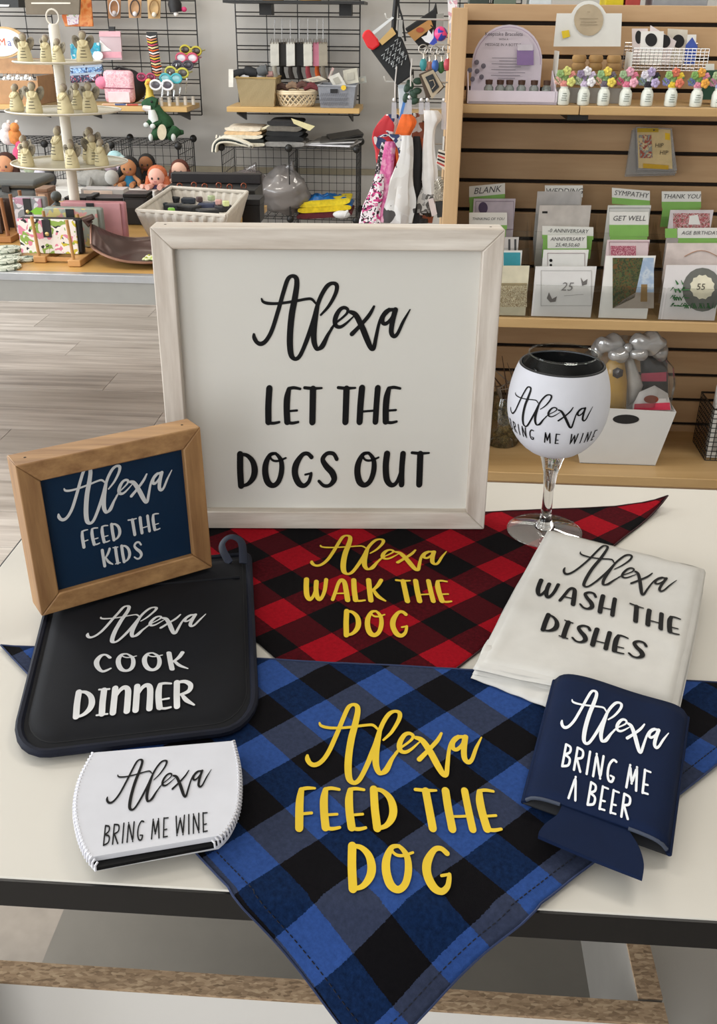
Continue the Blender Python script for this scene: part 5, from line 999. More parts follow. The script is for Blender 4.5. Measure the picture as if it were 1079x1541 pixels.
part('rim', mat('#e3d3b4', .7), t, lambda b: [b.tube([pB + V((.102 * math.cos(a), .074 * math.sin(a), z)) for a in [j * math.pi / 12 for j in range(24)]], .0065, 6, closed=True) for z in (.06, .068)])
for i, (x, y, c, nm) in enumerate(((424, 132, '#4a332c', 'dark brown'), (440, 130, '#8d7560', 'tan'), (455, 129, '#5b3d36', 'chestnut'), (468, 131, '#6b2f34', 'maroon'))):
    k = thing('hair_scarf', f'{nm} folded hair scarf in the cream wicker basket', 'scarf', pit(x, y + 5, 5.18), group='hair scarves in the wicker basket'); c_ = pit(x, y, 5.18); part('cloth', mat(c, .8, 0, .25, 60), k, lambda b: b.tube([c_ - EX * .035 - UP * .008, c_ + UP * .008, c_ + EX * .035 - UP * .006], [.012, .017, .011], 9)); part('fold', mat(c, .9, 0, .3, 90), k, lambda b: b.tube([c_ - EX * .02 + UP * .012, c_ + EX * .02 + UP * .014], .006, 7))
D0, D1 = S(pit(482, 158, 5.1)), S(pit(522, 160, 5.1)); t = thing('plastic_basket', 'grey moulded plastic basket of cards on the maple shelf', 'basket', rp((D0 + D1) / 2, 5.2, zA)); m_gp = mat('#8b8e96', .5, 0, .1, 90)
part('basket_body', m_gp, t, lambda b: taper(b, D0, D1 + .03, 5.115, 5.3, zA, zA + .1, .012), smooth=False, solid=.004); part('rim', mat('#9a9da4', .5), t, lambda b: b.tube([rp(D0 - .012, 5.103, zA + .1), rp(D1 + .042, 5.103, zA + .1), rp(D1 + .042, 5.312, zA + .1), rp(D0 - .012, 5.312, zA + .1)], .005, 6, closed=True))
part('moulded_lattice', mat('#787b84', .5), t, lambda b: [b.tube([rp(D0 - .002 + i * .0105, 5.108, zA + .012 + j * .02), rp(D0 + .006 + i * .0105, 5.106, zA + .028 + j * .02)], .0018, 4) for i in range(13) for j in range(4)]); slab('handle_slot', mat('#222326', .8), t, rect(497, 508, 134, 140), 5.098, .002); slab('price_sticker', mat('#e9c22e', .5), t, oval(517, 132, 4, 4, 10), 5.094, .002)
for i, (q, c, nm) in enumerate((([(494, 116), (510, 109), (521, 128), (503, 132)], '#dcd9cf', 'large white'), ([(516, 106), (537, 102), (540, 124), (518, 128)], '#c9c5b6', 'upright cream'), ([(493, 118), (500, 101), (503, 103), (497, 120)], '#c9a9a4', 'thin pink'), ([(540, 116), (550, 114), (552, 124), (540, 126)], '#a9aca6', 'small grey'), ([(455, 120), (480, 114), (492, 120), (470, 124)], '#ddd3bd', 'cream flat')))  :
    k = thing('tag_card', f'{nm} card sticking out of the grey plastic basket', 'card', pxq(q, 5.2)[3], group='cards in the grey basket'); slab('card_stock', mat(c, .6), k, q, 5.19 + .015 * i, .003); slab('printed_patch', mat('#b5b1a4', .6), k, [(x * .5 + sum(a for a, _ in q) / 8, y * .5 + sum(b_ for _, b_ in q) / 8) for x, y in q], 5.188 + .015 * i, .001)
# --- tags on clear hooks
for i, (x, c1, c2, nm) in enumerate(((413, '#dedbd0', '#d6d2c6', 'leftmost white'), (424, '#2b2826', '#1c1a19', 'brown and black'), (437, '#e6e4dc', '#3d3634', 'broad white'), (450, '#191819', '#2b2728', 'black'), (463, '#e2dfd2', '#a34a52', 'cream'), (477, '#d7859c', '#d1622a', 'pink and orange'), (486, '#a9a08f', '#8a8276', 'tan'))):
    k = thing('hanging_sock', f'{nm} baby sock pair hanging from a clear hook on the middle gridwall', 'sock', pit(x, 100, 5.3), group='socks hanging on the middle gridwall'); t = 5.3 + .012 * (i % 2)
    slab('header_tag', mat(c1, .7, 0, .1), k, [(x - 6.5, 64), (x + 6.5, 63), (x + 7, 99), (x - 6, 100)], t, .006, .002); part('sock', mat(c2, .85, 0, .15, 60), k, lambda b: b.tube([pit(x, 92, t + .012), pit(x, 108, t + .012), pit(x + 3, 119, t + .008)], [.012, .016, .018], 8, flat=.5)); part('fringe', mat('#6d6252', .8), k, lambda b: [b.tube([pit(x + d, 58, t), pit(x + d * 1.6, 66, t - .004)], .0018, 4) for d in (-4, -1, 2, 4)]); cord('clear_hook', clear(f'hook{i}', '#f4f4f4', .2, .05, .25, '#e6e6e6'), k, ((x, 28), (x, 45), (x, 60)), t - .002, .003)
# ================================================================== wire cube shelving
def cubes(label, s0, ncol, t0, rows, zt=.69, w=.338):
    g = thing('wire_cube_shelf', label, 'shelving', rp(s0 + ncol * w / 2, t0 + .17, 0)); d = .345; hz = zt / 2
    for c in range(ncol):
        for r in range(rows):
            a, c_ = s0 + c * w, s0 + (c + 1) * w; za, zb_ = zt - (r + 1) * hz, zt - r * hz
            part('back_panel', BLKWIRE, g, lambda b: wires(b, a + .008, c_ - .008, za + .01, zb_ - .008, t0 + d, 8, 8, .0016, 4))
            for z in ((zb_,) if r else (zb_, )): part('shelf_panel', BLKWIRE, g, lambda b: [b.tube([rp(a + .008 + (w - .016) * i / 8, t0, z), rp(a + .008 + (w - .016) * i / 8, t0 + d, z)], .0016, 4) for i in range(9)] + [b.tube([rp(a, t0 + d * i / 8, z), rp(c_, t0 + d * i / 8, z)], .0026 if i in (0, 8) else .0016, 4) for i in range(9)])
    for c in range(ncol + 1):
        s = s0 + c * w
        for r in range(rows): part('side_panel', BLKWIRE, g, lambda b: [b.tube([rp(s, t0 + d * i / 8, zt - (r + 1) * hz), rp(s, t0 + d * i / 8, zt - r * hz)], .0038 if i in (0, 8) else .0016, 4) for i in range(9)] + [b.tube([rp(s, t0, zt - (r + i / 8) * hz), rp(s, t0 + d, zt - (r + i / 8) * hz)], .0016, 4) for i in range(1, 8)])
        for r in range(rows + 1):
            for t in (t0, t0 + d): part('connector', BLACK, g, lambda b: b.sph(rp(s, t, max(zt - r * hz, .018)), (.019, .017, .019), 8))
    return g
sC = S(pit(333, 221, 5.05)); ZC0 = pit(435, 223, 5.05).z; cubes('black wire cube shelf with folded clothes behind the large sign', sC, 2, 5.05, 2, ZC0)
ZD = pit(220, 219, 5.0).z; cubes('black wire cube shelf behind the dolls on the left', S(pit(268, 220, 5.0)) - .338 * 3, 3, 5.0, 2, ZD)
# folded clothes on top
def folded(label, px0, px1, ytop, ybot, t, cols, cat='clothing', name='folded_garment', depth=.22, tilt=0, z=None):
    s0, s1 = S(pit(px0, ybot, t)), S(pit(px1, ybot, t)); zb_ = z if z is not None else pit(px0, ybot, t).z; zt = pit((px0 + px1) / 2, ytop, t).z; n = len(cols); k = thing(name, label, cat, rp((s0 + s1) / 2, t + depth / 2, zb_)); hgt = (zt - zb_) / n
    for i, c in enumerate(cols):
        w = (s1 - s0) * (1 - .04 * i); sc = (s0 + s1) / 2
        def lay(u, v):
            a = 2 * math.pi * u; x = math.copysign(abs(math.cos(a)) ** .4, math.cos(a)); y = math.copysign(abs(math.sin(a)) ** .6, math.sin(a))
            return rp(sc + x * w / 2, t + depth / 2 + (v - .5) * depth * (1 - .05 * abs(x)), zb_ + hgt * (i + .5 + .5 * y) + .006 * nz((x * .3 + i, v * .3), 8) + tilt * x)
        b = MB(); b.sheet(lay, 28, 6); nb = len(b.v); b.f.append([j for j in range(28)][::-1]); b.f.append([6 * 29 + j for j in range(28)]); b.build('fold', mat(c, .85, 0, .15, 60), k)
    return k
zq = ZC0 + .004
folded('cream and black fringed blanket folded on top of the wire cubes', 334, 398, 192, 222, 5.06, ('#d8d2bf', '#2b2e2c', '#e0d9c6', '#d9b98f', '#e2d8c6'), 'blanket', 'folded_blanket', z=zq)
k = thing('blanket_roll', 'rolled cream blanket end drooping over the left wire cube corner', 'blanket', pit(325, 228, 5.02)); 
for nm_, c_, off_ in (('outer_fold', '#e3dfd0', 0), ('dark_fold', '#2b3230', 3.2), ('inner_fold', '#dcd6c4', 6)):
    arc = crom([(318 + off_ * .8, 229), (320 + off_ * .8, 216 + off_ * .3), (330 + off_ * .4, 207 + off_), (348, 207 + off_), (366, 213 + off_ * .7), (380, 220)], 5)
    b = MB(); b.sheet(lambda u, v: pit(*arc[min(int(u * (len(arc) - 1) + .5), len(arc) - 1)], 5.0) + NF * v * .22, len(arc) - 1, 4); b.build(nm_, mat(c_, .85, 0, .1), k, solid=.009)
part('tassel', mat('#ebe6d8', .85), k, lambda b: [b.tube([pit(326 + 5 * j, 203 + 1.2 * j, 5.01), pit(325 + 5 * j, 208 + 1.3 * j, 5.005)], .004, 5) for j in range(9)])
k = hang('cream cap brim lying between blanket and black knitwear', [(372, 200, 6), (390, 196, 6), (405, 190, 5), (418, 182, 3)], 5.1, mat('#d9d2b6', .7), 'sun_hat', 'hat', .8)
folded('black and grey knitwear folded in the middle of the wire cubes', 398, 458, 182, 222, 5.07, ('#8f8d8a', '#17181a', '#1d1e20', '#6d6860', '#2b2a2b'), z=zq)
k = slab('paper_label', mat('#d9cf9f', .6), None, [(438, 178), (474, 190), (466, 197), (442, 186)], 5.06, .003); tag(k, 'cream paper label strip on the black knitwear', 'label')
for i, (q, c, nm) in enumerate((([(463, 221), (534, 218), (530, 213), (466, 215)], '#e4e3e6', 'white lowest'), ([(466, 214), (532, 212), (540, 206), (474, 209)], '#c9c8c8', 'grey second'), ([(472, 208), (536, 205), (548, 201), (482, 202)], '#55534e', 'dark third'), ([(480, 202), (530, 199), (524, 190), (500, 197)], '#2c2b29', 'black topmost'))):
    P = [pit(q[0][0], q[0][1], 5.08), pit(q[1][0], q[1][1], 5.08)]; k = thing('magazine', f'{nm} magazine in the fanned pile on the wire cubes', 'magazine', rp(S(P[0]), 5.1, zq + .009 * i), group='magazines on the wire cubes'); s0, s1 = S(P[0]), S(P[1])
    R_ = Matrix.Rotation(RA + .12 * (i - 1.5), 3, 'Z') @ Matrix.Rotation(-.05 * i, 3, 'Y'); part('pages', mat(c, .5), k, lambda b: b.box(rp((s0 + s1) / 2 + .012 * i, 5.2, zq + .007 + .013 * i), (s1 - s0, .24, .007), R_), bev=.001); part('cover', mat(('#dcdcdf', '#8f8e8c', '#3d3b38', '#1d1c1b')[i], .3), k, lambda b: b.box(rp((s0 + s1) / 2 + .012 * i, 5.2, zq + .0112 + .013 * i), (s1 - s0 + .004, .244, .0012), R_), smooth=False)
# in the lower cubes
zl = ZC0 / 2 + .004
film = clear('bag_film', '#f2f0f0', .12, .12, .28, '#cfc8c6')
def plump(name, label, cat, cx, cy, rx, ry, t, m1, m2, zfloor):
    c = pit(cx, cy, t); m_ = mpp(c); k = thing(name, label, cat, V((c.x, c.y, zfloor))); c.z = max(c.z, zfloor + ry * m_)
    b = MB(); b.sph(c, (rx * m_ * .8, .07, ry * m_ * .8), 10); b.build('contents', m2, k); b = MB(); b.sph(c, (rx * m_, .1, ry * m_), 26)
    b.v = [c + (p - c) * (1 + .2 * noise.noise(p * 20) + .1 * noise.noise(p * 55)) for p in b.v]; b.build('bag_film', m1, k, ang=70); part('tie', m1, k, lambda b: b.tube([c + UP * ry * m_ * .9, c + UP * ry * m_ * 1.08 + EX * .02, c + UP * ry * m_ * 1.12 + EX * .05], [.02, .012, .03], 8)); return k
plump('plastic_bag', 'clear plastic bag of pink knitwear in the left wire cube', 'bag', 372, 276, 30, 20, 5.15, film, mat('#d9b3bf', .8, 0, .15), zl)
plump('plastic_bag', 'big grey plastic bag bundle in the middle of the wire cubes', 'bag', 428, 288, 36, 32, 5.13, clear('bag_grey', '#e3e0de', .15, .15, .45, '#a9a4a2'), mat('#8f8784', .8, 0, .2), zl)
folded('yellow jersey folded under the blue one in the right wire cube', 446, 530, 302, 319, 5.08, ('#5d1f26', '#e2c51e', '#e8cf2a'), tilt=.012, z=zl, depth=.2)
k = thing('blue_jersey', 'crumpled bright blue satin jersey on the yellow one in the wire cube', 'clothing', pit(488, 300, 5.15)); 
def bj(u, v):
    hh = (math.sin(math.pi * min(max(u, 0), 1)) ** .5) * (1 - abs(2 * v - 1) ** 3); return rp(S(pit(447 + 84 * u, 300, 5.12)), 5.09 + .17 * v, zl + .05 + .012 * u + hh * (.045 + .03 * noise.noise(V((u * 5, v * 3, 2))) + .012 * noise.noise(V((u * 14, v * 8, 5)))))
b = MB(); b.sheet(bj, 50, 20); b.build('cloth', mat('#0d62a8', .35, 0, .2, 40), k, solid=.004); part('collar', mat('#0a4f8c', .4), k, lambda b: b.tube([pit(480, 292, 5.09), pit(487, 296, 5.088), pit(494, 293, 5.09)], .005, 6))
k = thing('white_tissue', 'white tissue wad under the yellow jersey', 'tissue', pit(517, 318, 5.06)); part('wad', mat('#e4e4e6', .6), k, lambda b: b.sph(rp(S(pit(514, 312, 5.06)), 5.06, zl + .022), (.045, .025, .02), 8)); part('corner', mat('#dcdcde', .6), k, lambda b: b.tube([rp(S(pit(518, 312, 5.06)), 5.055, zl + .02), rp(S(pit(524, 306, 5.06)), 5.05, zl + .045)], [.02, .004], 6))
# ================================================================== left: goods on the gridwall
kraft = mat('#b48a62', .7, 0, .08)
for i, (x, y0, y1, nm) in enumerate(((172, -8, 28, 'left'), (203, -8, 27, 'middle'), (232, -8, 28, 'right'))):
    k = thing('bracelet_card', f'{nm} tan card with a bracelet on the left gridwall', 'jewellery card', pit(x, y1, 5.36), group='bracelet cards on the left gridwall'); slab('card_stock', mat(('#a87a55', '#c49a72', '#c9a878')[i], .7), k, [(x - 11, y0), (x + 10, y0), (x + 9, y1), (x - 9, y1)], 5.37, .004)
    part('bracelet', mat(('#d9d5d6', '#3d2f2a', '#8d6a3c')[i], .4, .2), k, lambda b: b.tube([pit(x + 7 * math.cos(a), 12 + 12 * math.sin(a), 5.36) for a in [j * math.pi / 10 for j in range(20)]], .0035, 6, closed=True)); part('charm', mat(('#c9c3c6', '#e4e2e6', '#e9e2d2')[i], .4), k, lambda b: b.sph(pit(x, 20 + i, 5.355), .012, 8))
k = thing('keychain', 'black tassel keychain with pink and white charms on the left gridwall', 'keychain', pit(264, 24, 5.36)); part('tassel', mat('#1b1a1c', .6, 0, .3, 60), k, lambda b: b.tube([pit(262, -8, 5.36), pit(263, 6, 5.36), pit(265, 18, 5.36)], [.02, .035, .03], 9)); part('white_charm', mat('#eceae8', .4), k, lambda b: b.sph(pit(265, 21, 5.35), .012, 8)); part('pink_charm', mat('#d23a72', .5), k, lambda b: b.sph(pit(277, 14, 5.36), (.014, .008, .012), 8))
k = thing('clear_bag', 'clear bag with pink party picks hanging on the left gridwall', 'bag', pit(167, 90, 5.36)); slab('bag_film', clear('pinkbag', '#f6eff1', .1, .1, .6, '#e6cdd3'), k, [(149, 48), (181, 48), (184, 90), (152, 90)], 5.36, .012); slab('pink_insert', mat('#dfa0ae', .6), k, [(153, 78), (182, 78), (183, 87), (153, 87)], 5.357, .003); slab('white_print', mat('#f1ecec', .5), k, [(150, 60), (160, 70), (168, 76), (150, 78)], 5.356, .002); slab('header', mat('#e3b1bb', .6), k, [(149, 47), (181, 47), (181, 55), (149, 55)], 5.356, .003); slab('hook_clip', BLACK, k, rect(164, 172, 40, 47), 5.37, .02)
k = thing('snack_pack', 'orange printed packet hanging behind the brown sign', 'packet', pit(120, 42, 5.34)); slab('packet', pattern('orangepack', ('#d9752f', '#c9622a', '#e09a5a', '#d9752f'), 16, .5, 'noise'), k, [(92, -10), (136, -10), (140, 40), (98, 40), (93, 26)], 5.34, .015, .003); slab('printed_panel', pattern('packprint', ('#d9d2dc', '#c9a3c4', '#9ab88a', '#e9e2e6'), 40), k, [(100, 24), (120, 5), (118, 36), (102, 38)], 5.337, .002)
k = thing('toy_pack', 'turquoise toy pack hanging behind the top tier', 'packet', pit(128, 86, 5.34)); slab('packet', pattern('toyblue', ('#2fa9c4', '#58bcd0', '#3d8fae', '#c9dfe4'), 30), k, [(105, 66), (150, 64), (151, 86), (107, 90)], 5.34, .015, .003); slab('white_window', mat('#e4e8ea', .4), k, oval(147, 84, 8, 7, 12), 5.336, .003)
for i, (y0, y1, c, nm) in enumerate(((99, 112, ('#3d5a8a', '#6d8fb5', '#2b3550', '#9fb8cc'), 'upper'), (110, 122, ('#3a3f5c', '#8a3a4a', '#a9b5c4', '#232838'), 'lower'))):
    k = thing('metallic_pack', f'{nm} shiny blue metallic packet on the left shelf', 'packet', pit(130, y1, 5.3), group='metallic packets'); slab('packet', pattern(f'metal{i}', c, 45, .25, 'voronoi', .4), k, [(105, y0 + 1), (153, y0 - 2), (156, y1), (106, y1 + 3)], 5.3 - .03 * i, .02, .004); slab('seal', mat('#8f9aa8', .3, .5), k, [(105, y0 + 1), (153, y0 - 2), (153, y0 + 1), (105, y0 + 4)], 5.298 - .03 * i, .003)
k = thing('wooden_sign', 'taupe wooden sign with one white line at the top left edge', 'sign', pit(78, 22, 5.2)); slab('board', mat('#6f6556', .7, 0, .06), k, [(35, -20), (121, -20), (119, 22), (39, 22)], 5.2, .02, .002); slab('white_line', mat('#ded6c8', .6), k, rect(47, 106, 3.6, 6), 5.198, .002)
k = thing('storage_bin', 'black storage bin at the top left corner', 'bin', pit(12, 11, 5.2)); slab('bin_body', BLACK, k, [(-20, -20), (26, -20), (28, 11), (-20, 11)], 5.22, .15); slab('bin_rim', mat('#e0dedb', .6), k, [(-20, 6), (14, 7), (13, 10), (-20, 10)], 5.215, .01)
k = thing('oval_sign', 'white oval sign with coloured letters at the left edge', 'sign', pit(5, 87, 5.22)); slab('board', mat('#c9a878', .6), k, oval(3, 64, 35, 24, 28), 5.225, .015); slab('face', mat('#eceae8', .5), k, oval(2, 64, 31, 21, 28), 5.222, .004)
for ch, x, c in (('M', 3, '#cf5a35'), ('a', 14, '#6f79b5'), ("'", 20, '#6d8fc0'), ('s', 27, '#b94a58')): part('letter', mat(c, .5, 0, 0), k, lambda b: ftext(ch, pit(x, 64 + (x - 10) * .06, 5.2205), EX, UP, .034, b), smooth=False)
# hair clip strip
k = thing('hair_clip_strip', 'black strip of colourful hair clips on the left gridwall', 'hair clips', pit(232, 118, 5.35)); slab('strip', BLACK, k, [(220, 48), (236, 48), (243, 115), (229, 115)], 5.355, .006)
for j in range(15):
    y = 55 + j * 4.1; x = 226 + j * .75; part('hair_clip', mat(('#e9e6e4', '#d98a6a', '#e0c23f', '#c94f6a', '#e6d9a0', '#d9622f')[j % 6], .4), k, lambda b: b.tube([pit(x - 6, y - 1, 5.352), pit(x, y + 1.5, 5.346), pit(x + 9, y - 1, 5.352)], [.003, .0045, .002], 6))
# sunglasses on a stand
stn = thing('sunglasses_stand', 'clear stepped stand holding the sunglasses', 'display stand', pit(250, 158, 5.2)); part('post', clear('acryl2', '#f2f4f4', .15, .05, .1), stn, lambda b: [b.tube([pit(243 + 9 * j, 154 - 3 * j, 5.14 + .05 * j), pit(246 + 10 * j, 120 - 12 * j, 5.14 + .05 * j)], .005, 6) for j in range(5)])
def shades(label, x, y, t, w, frame_c, lens_c, tilt=0):
    k = thing('sunglasses', label, 'sunglasses', pit(x, y + 8, t), group='sunglasses on the stand'); c = pit(x, y, t); u = w * mpp(c) / 2
    for sg in (-1, 1):
        f = part('frame_rim', mat(frame_c, .35), k, lambda b: b.tube([c + EX * (sg * u * .5 + u * .46 * math.cos(a)) + UP * (u * .36 * math.sin(a) + sg * tilt * u) for a in [j * math.pi / 8 for j in range(16)]], u * .085, 6, closed=True))
        part('lens', mat(lens_c, .15), f, lambda b: b.sph(c + EX * sg * u * .5 + UP * sg * tilt * u + NF * .002, (u * .42, .002, u * .32), 8)); part('temple', mat(frame_c, .35), k, lambda b: b.tube([c + EX * sg * u * .96 + UP * sg * tilt * u, c + EX * sg * u * .9 + NF * .1], u * .07, 5))
    part('bridge', mat(frame_c, .35), k, lambda b: b.tube([c - EX * u * .1 + UP * u * .08, c + UP * u * .14, c + EX * u * .1 + UP * u * .08], u * .09, 5))
shades('yellow framed sunglasses at the top of the stand', 287, 76, 5.3, 33, '#bfb23c', '#3d3226', -.05); shades('pink framed sunglasses second from the top', 281, 87, 5.27, 34, '#c9506c', '#e3dfe6'); shades('dark grey sunglasses in the middle of the stand', 275, 98, 5.24, 32, '#4a4650', '#3b3740'); shades('pale yellow sunglasses above the turquoise pair', 266, 109, 5.2, 36, '#bdb94f', '#55504a', -.05); shades('turquoise sunglasses on the stand', 257, 118, 5.17, 34, '#45a9b5', '#8fc6cc'); shades('white sunglasses lowest on the stand', 243, 128, 5.14, 36, '#eae8ea', '#57525a'); shades('magenta sunglasses beside the backpack', 220, 116, 5.18, 28, '#b03a62', '#6d2a44')
k = thing('toy_duck', 'yellow toy bird standing beside the sunglasses', 'toy', pit(226, 150, 5.16)); p = pit(226, 150, 5.16); p.z = z2_ + .0005; part('body', mat('#d6b84a', .5, 0, .1), k, lambda b: b.lathe([(.0001, 0), (.03, .003), (.032, .02), (.02, .05), (.016, .08), (.022, .1), (.012, .12), (.0001, .125)], p, 14)); part('beak', mat('#e09a3a', .5), k, lambda b: b.tube([p + UP * .105 - NF * .015, p + UP * .1 - NF * .04], [.01, .002], 6))
# backpack
k = thing('toy_backpack', 'pink and black plush backpack on the maple shelf', 'backpack', pit(182, 150, 5.18)); q0 = rp(S(pit(182, 150, 5.2)), 5.22, z2_ + .0005)
part('shell', mat('#1c1a1d', .6), k, lambda b: b.sph(q0 + UP * .083 + NF * .02 + EX * .025, (.1, .055, .083), 12)); part('front_panel', pattern('pinksparkle', ('#d9a0ac', '#e3b5be', '#cf93a2', '#e9c6cc'), 70), k, lambda b: b.box(q0 + UP * .083 - NF * .025, (.155, .04, .15)), bev=.022); part('zip', mat('#7d2a45', .5), k, lambda b: b.tube([q0 + UP * .078 - NF * .046 - EX * .078, q0 + UP * .076 - NF * .046 + EX * .078], .0025, 5)); part('ear', mat('#dd7f9c', .6), k, lambda b: b.sph(q0 + UP * .1 - NF * .03 - EX * .085, (.035, .018, .03), 8)); part('handle', BLACK, k, lambda b: b.tube([q0 + UP * .155 - EX * .03, q0 + UP * .172, q0 + UP * .155 + EX * .06], .007, 6)); part('pocket', mat('#e8cdd2', .6), k, lambda b: b.box(q0 + UP * .035 - NF * .047, (.11, .006, .05)), bev=.002)
for i in range(6):
    x = 164 + i * 9; k = thing('pencil', ('peach', 'white', 'blue', 'cream', 'red', 'grey')[i] + ' pencil lying at the front of the maple shelf', 'pencil', rp(S(pit(x, 155, 5.12)), 5.115, z2_ + .0005), group='pencils on the maple shelf'); p = rp(S(pit(x, 155, 5.12)), 5.112 + .004 * (i % 2), z2_ + .006); part('shaft', mat(('#e0b59a', '#e8e4e0', '#4a5f94', '#d9cdb4', '#b5483f', '#a9a6a2')[i], .5), k, lambda b: b.tube([p - EX * .028, p + EX * .026 + NF * .006], .0045, 6)); part('tip', mat('#d9c19a', .6), k, lambda b: b.tube([p - EX * .028, p - EX * .036], [.0045, .0008], 6))
for i in range(5):
    x = 243 + i * 10; k = thing('lip_balm', ('first', 'second', 'third', 'fourth', 'fifth')[i] + ' white lip balm tube from the left on the maple shelf', 'tube', pit(x, 153 - 2.2 * i, 5.13), group='lip balms on the maple shelf'); p = rp(S(pit(x, 153, 5.13)), 5.125 + .03 * i, z2_ + .0005); part('tube_body', mat('#e4dfd6', .3), k, lambda b: b.lathe([(.0001, 0), (.009, 0), (.009, .025), (.0001, .025)], p, 10)); part('cap', mat('#c9c2b8', .3), k, lambda b: b.lathe([(.0001, .0252), (.0092, .0252), (.0085, .04), (.0001, .041)], p, 10))
# dinosaur
k = thing('plush_dinosaur', 'green plush dinosaur with white belly standing on the wire cubes', 'plush toy', pit(243, 210, 5.05)); GR = mat('#1f4a2a', .85, 0, .2, 50, .1); WB = mat('#d3d8d4', .8, 0, .05)
D = lambda x, y, t=5.1: pit(x, y, t)
DD = crom([tuple(D(x, y)) + (r,) for x, y, r in ((226, 158, .018), (233, 164, .03), (239, 174, .036), (246, 186, .05), (250, 196, .046), (262, 199, .024), (276, 199, .01))], 4)
part('body', GR, k, lambda b: b.tube([V(q[:3]) for q in DD], [q[3] for q in DD], 12))
part('head', GR, k, lambda b: b.tube([D(236, 158), D(228, 156), D(220, 156), D(214, 157)], [.03, .034, .024, .012], 10)); part('jaw', mat('#d9cfcb', .8), k, lambda b: b.tube([D(228, 163, 5.08), D(220, 163, 5.08), D(215, 162, 5.08)], [.018, .016, .01], 8)); part('belly', WB, k, lambda b: b.tube([D(228, 166, 5.06), D(230, 176, 5.055), D(234, 184, 5.05)], [.016, .024, .018], 10))
for x, y in ((222, 186), (232, 188)): a_ = part('arm', GR, k, lambda b: b.tube([D(x + 9, y - 4, 5.06), D(x, y, 5.04)], [.016, .012], 8)); part('claw', WB, a_, lambda b: b.sph(D(x - 2, y + 2, 5.035), (.014, .01, .012), 7))
for x, t in ((231, 5.04), (256, 5.06)): l_ = part('leg', GR, k, lambda b: b.tube([D(x + 8, 196, t + .03), D(x + 3, 204, t), D(x - 3, 207, t - .01)], [.03, .024, .016], 9)); part('foot_pad', WB, l_, lambda b: b.sph(D(x + (5 if x > 250 else -4), 207, t - .02), (.012, .012, .018), 7))
slab('paper_tag', mat('#c9bda2', .6), k, oval(243.5, 199, 7, 12, 16), 5.0, .003)
part('eye', BLACK, k, lambda b: b.sph(D(228, 153, 5.065), .006, 6))
# kraft box with mugs of pins at far left
k = thing('cardboard_box', 'open kraft cardboard box on the far left shelf', 'box', pit(30, 152, 5.12)); s0, s1 = S(pit(0, 152, 5.12)), S(pit(60, 150, 5.12))
part('front_wall', kraft, k, lambda b: rbox(b, s0 - .1, s1, 5.12, 5.124, z2_ + .0005, z2_ + .11), smooth=False); part('side_wall', kraft, k, lambda b: rbox(b, s1 - .004, s1, 5.124, 5.36, z2_ + .0005, z2_ + .13), smooth=False); part('open_flap', mat('#c69a72', .7), k, lambda b: b.pts([rp(s0 - .1, 5.36, z2_ + .13), rp(s1, 5.36, z2_ + .13), rp(s1 - .02, 5.4, z2_ + .2), rp(s0 - .1, 5.4, z2_ + .2)], [(0, 1, 2, 3)]), smooth=False, solid=.003); part('base', kraft, k, lambda b: rbox(b, s0 - .1, s1 - .004, 5.124, 5.36, z2_ + .0005, z2_ + .004), smooth=False)
for i in range(7):
    x = 8 + 6.5 * i; c = pit(x, 121 - 3 * (i % 2), 5.18); kk = thing('cow_charm', ('first', 'second', 'third', 'fourth', 'fifth', 'sixth', 'seventh')[i] + ' black and white spotted charm from the left in the kraft box', 'charm', c - UP * .02, group='spotted charms in the kraft box'); part('charm_body', pattern('cow', ('#ecebe8', '#f1f0ee', '#1a1919', '#e6e4e0'), 60), kk, lambda b: b.sph(c, (.016, .012, .018), 8)); part('loop', kraft, kk, lambda b: b.tube([c + UP * .016 + EX * .006 * math.cos(a) + UP * .008 * (1 + math.sin(a)) for a in [j * math.pi / 5 for j in range(10)]], .0012, 4, closed=True))
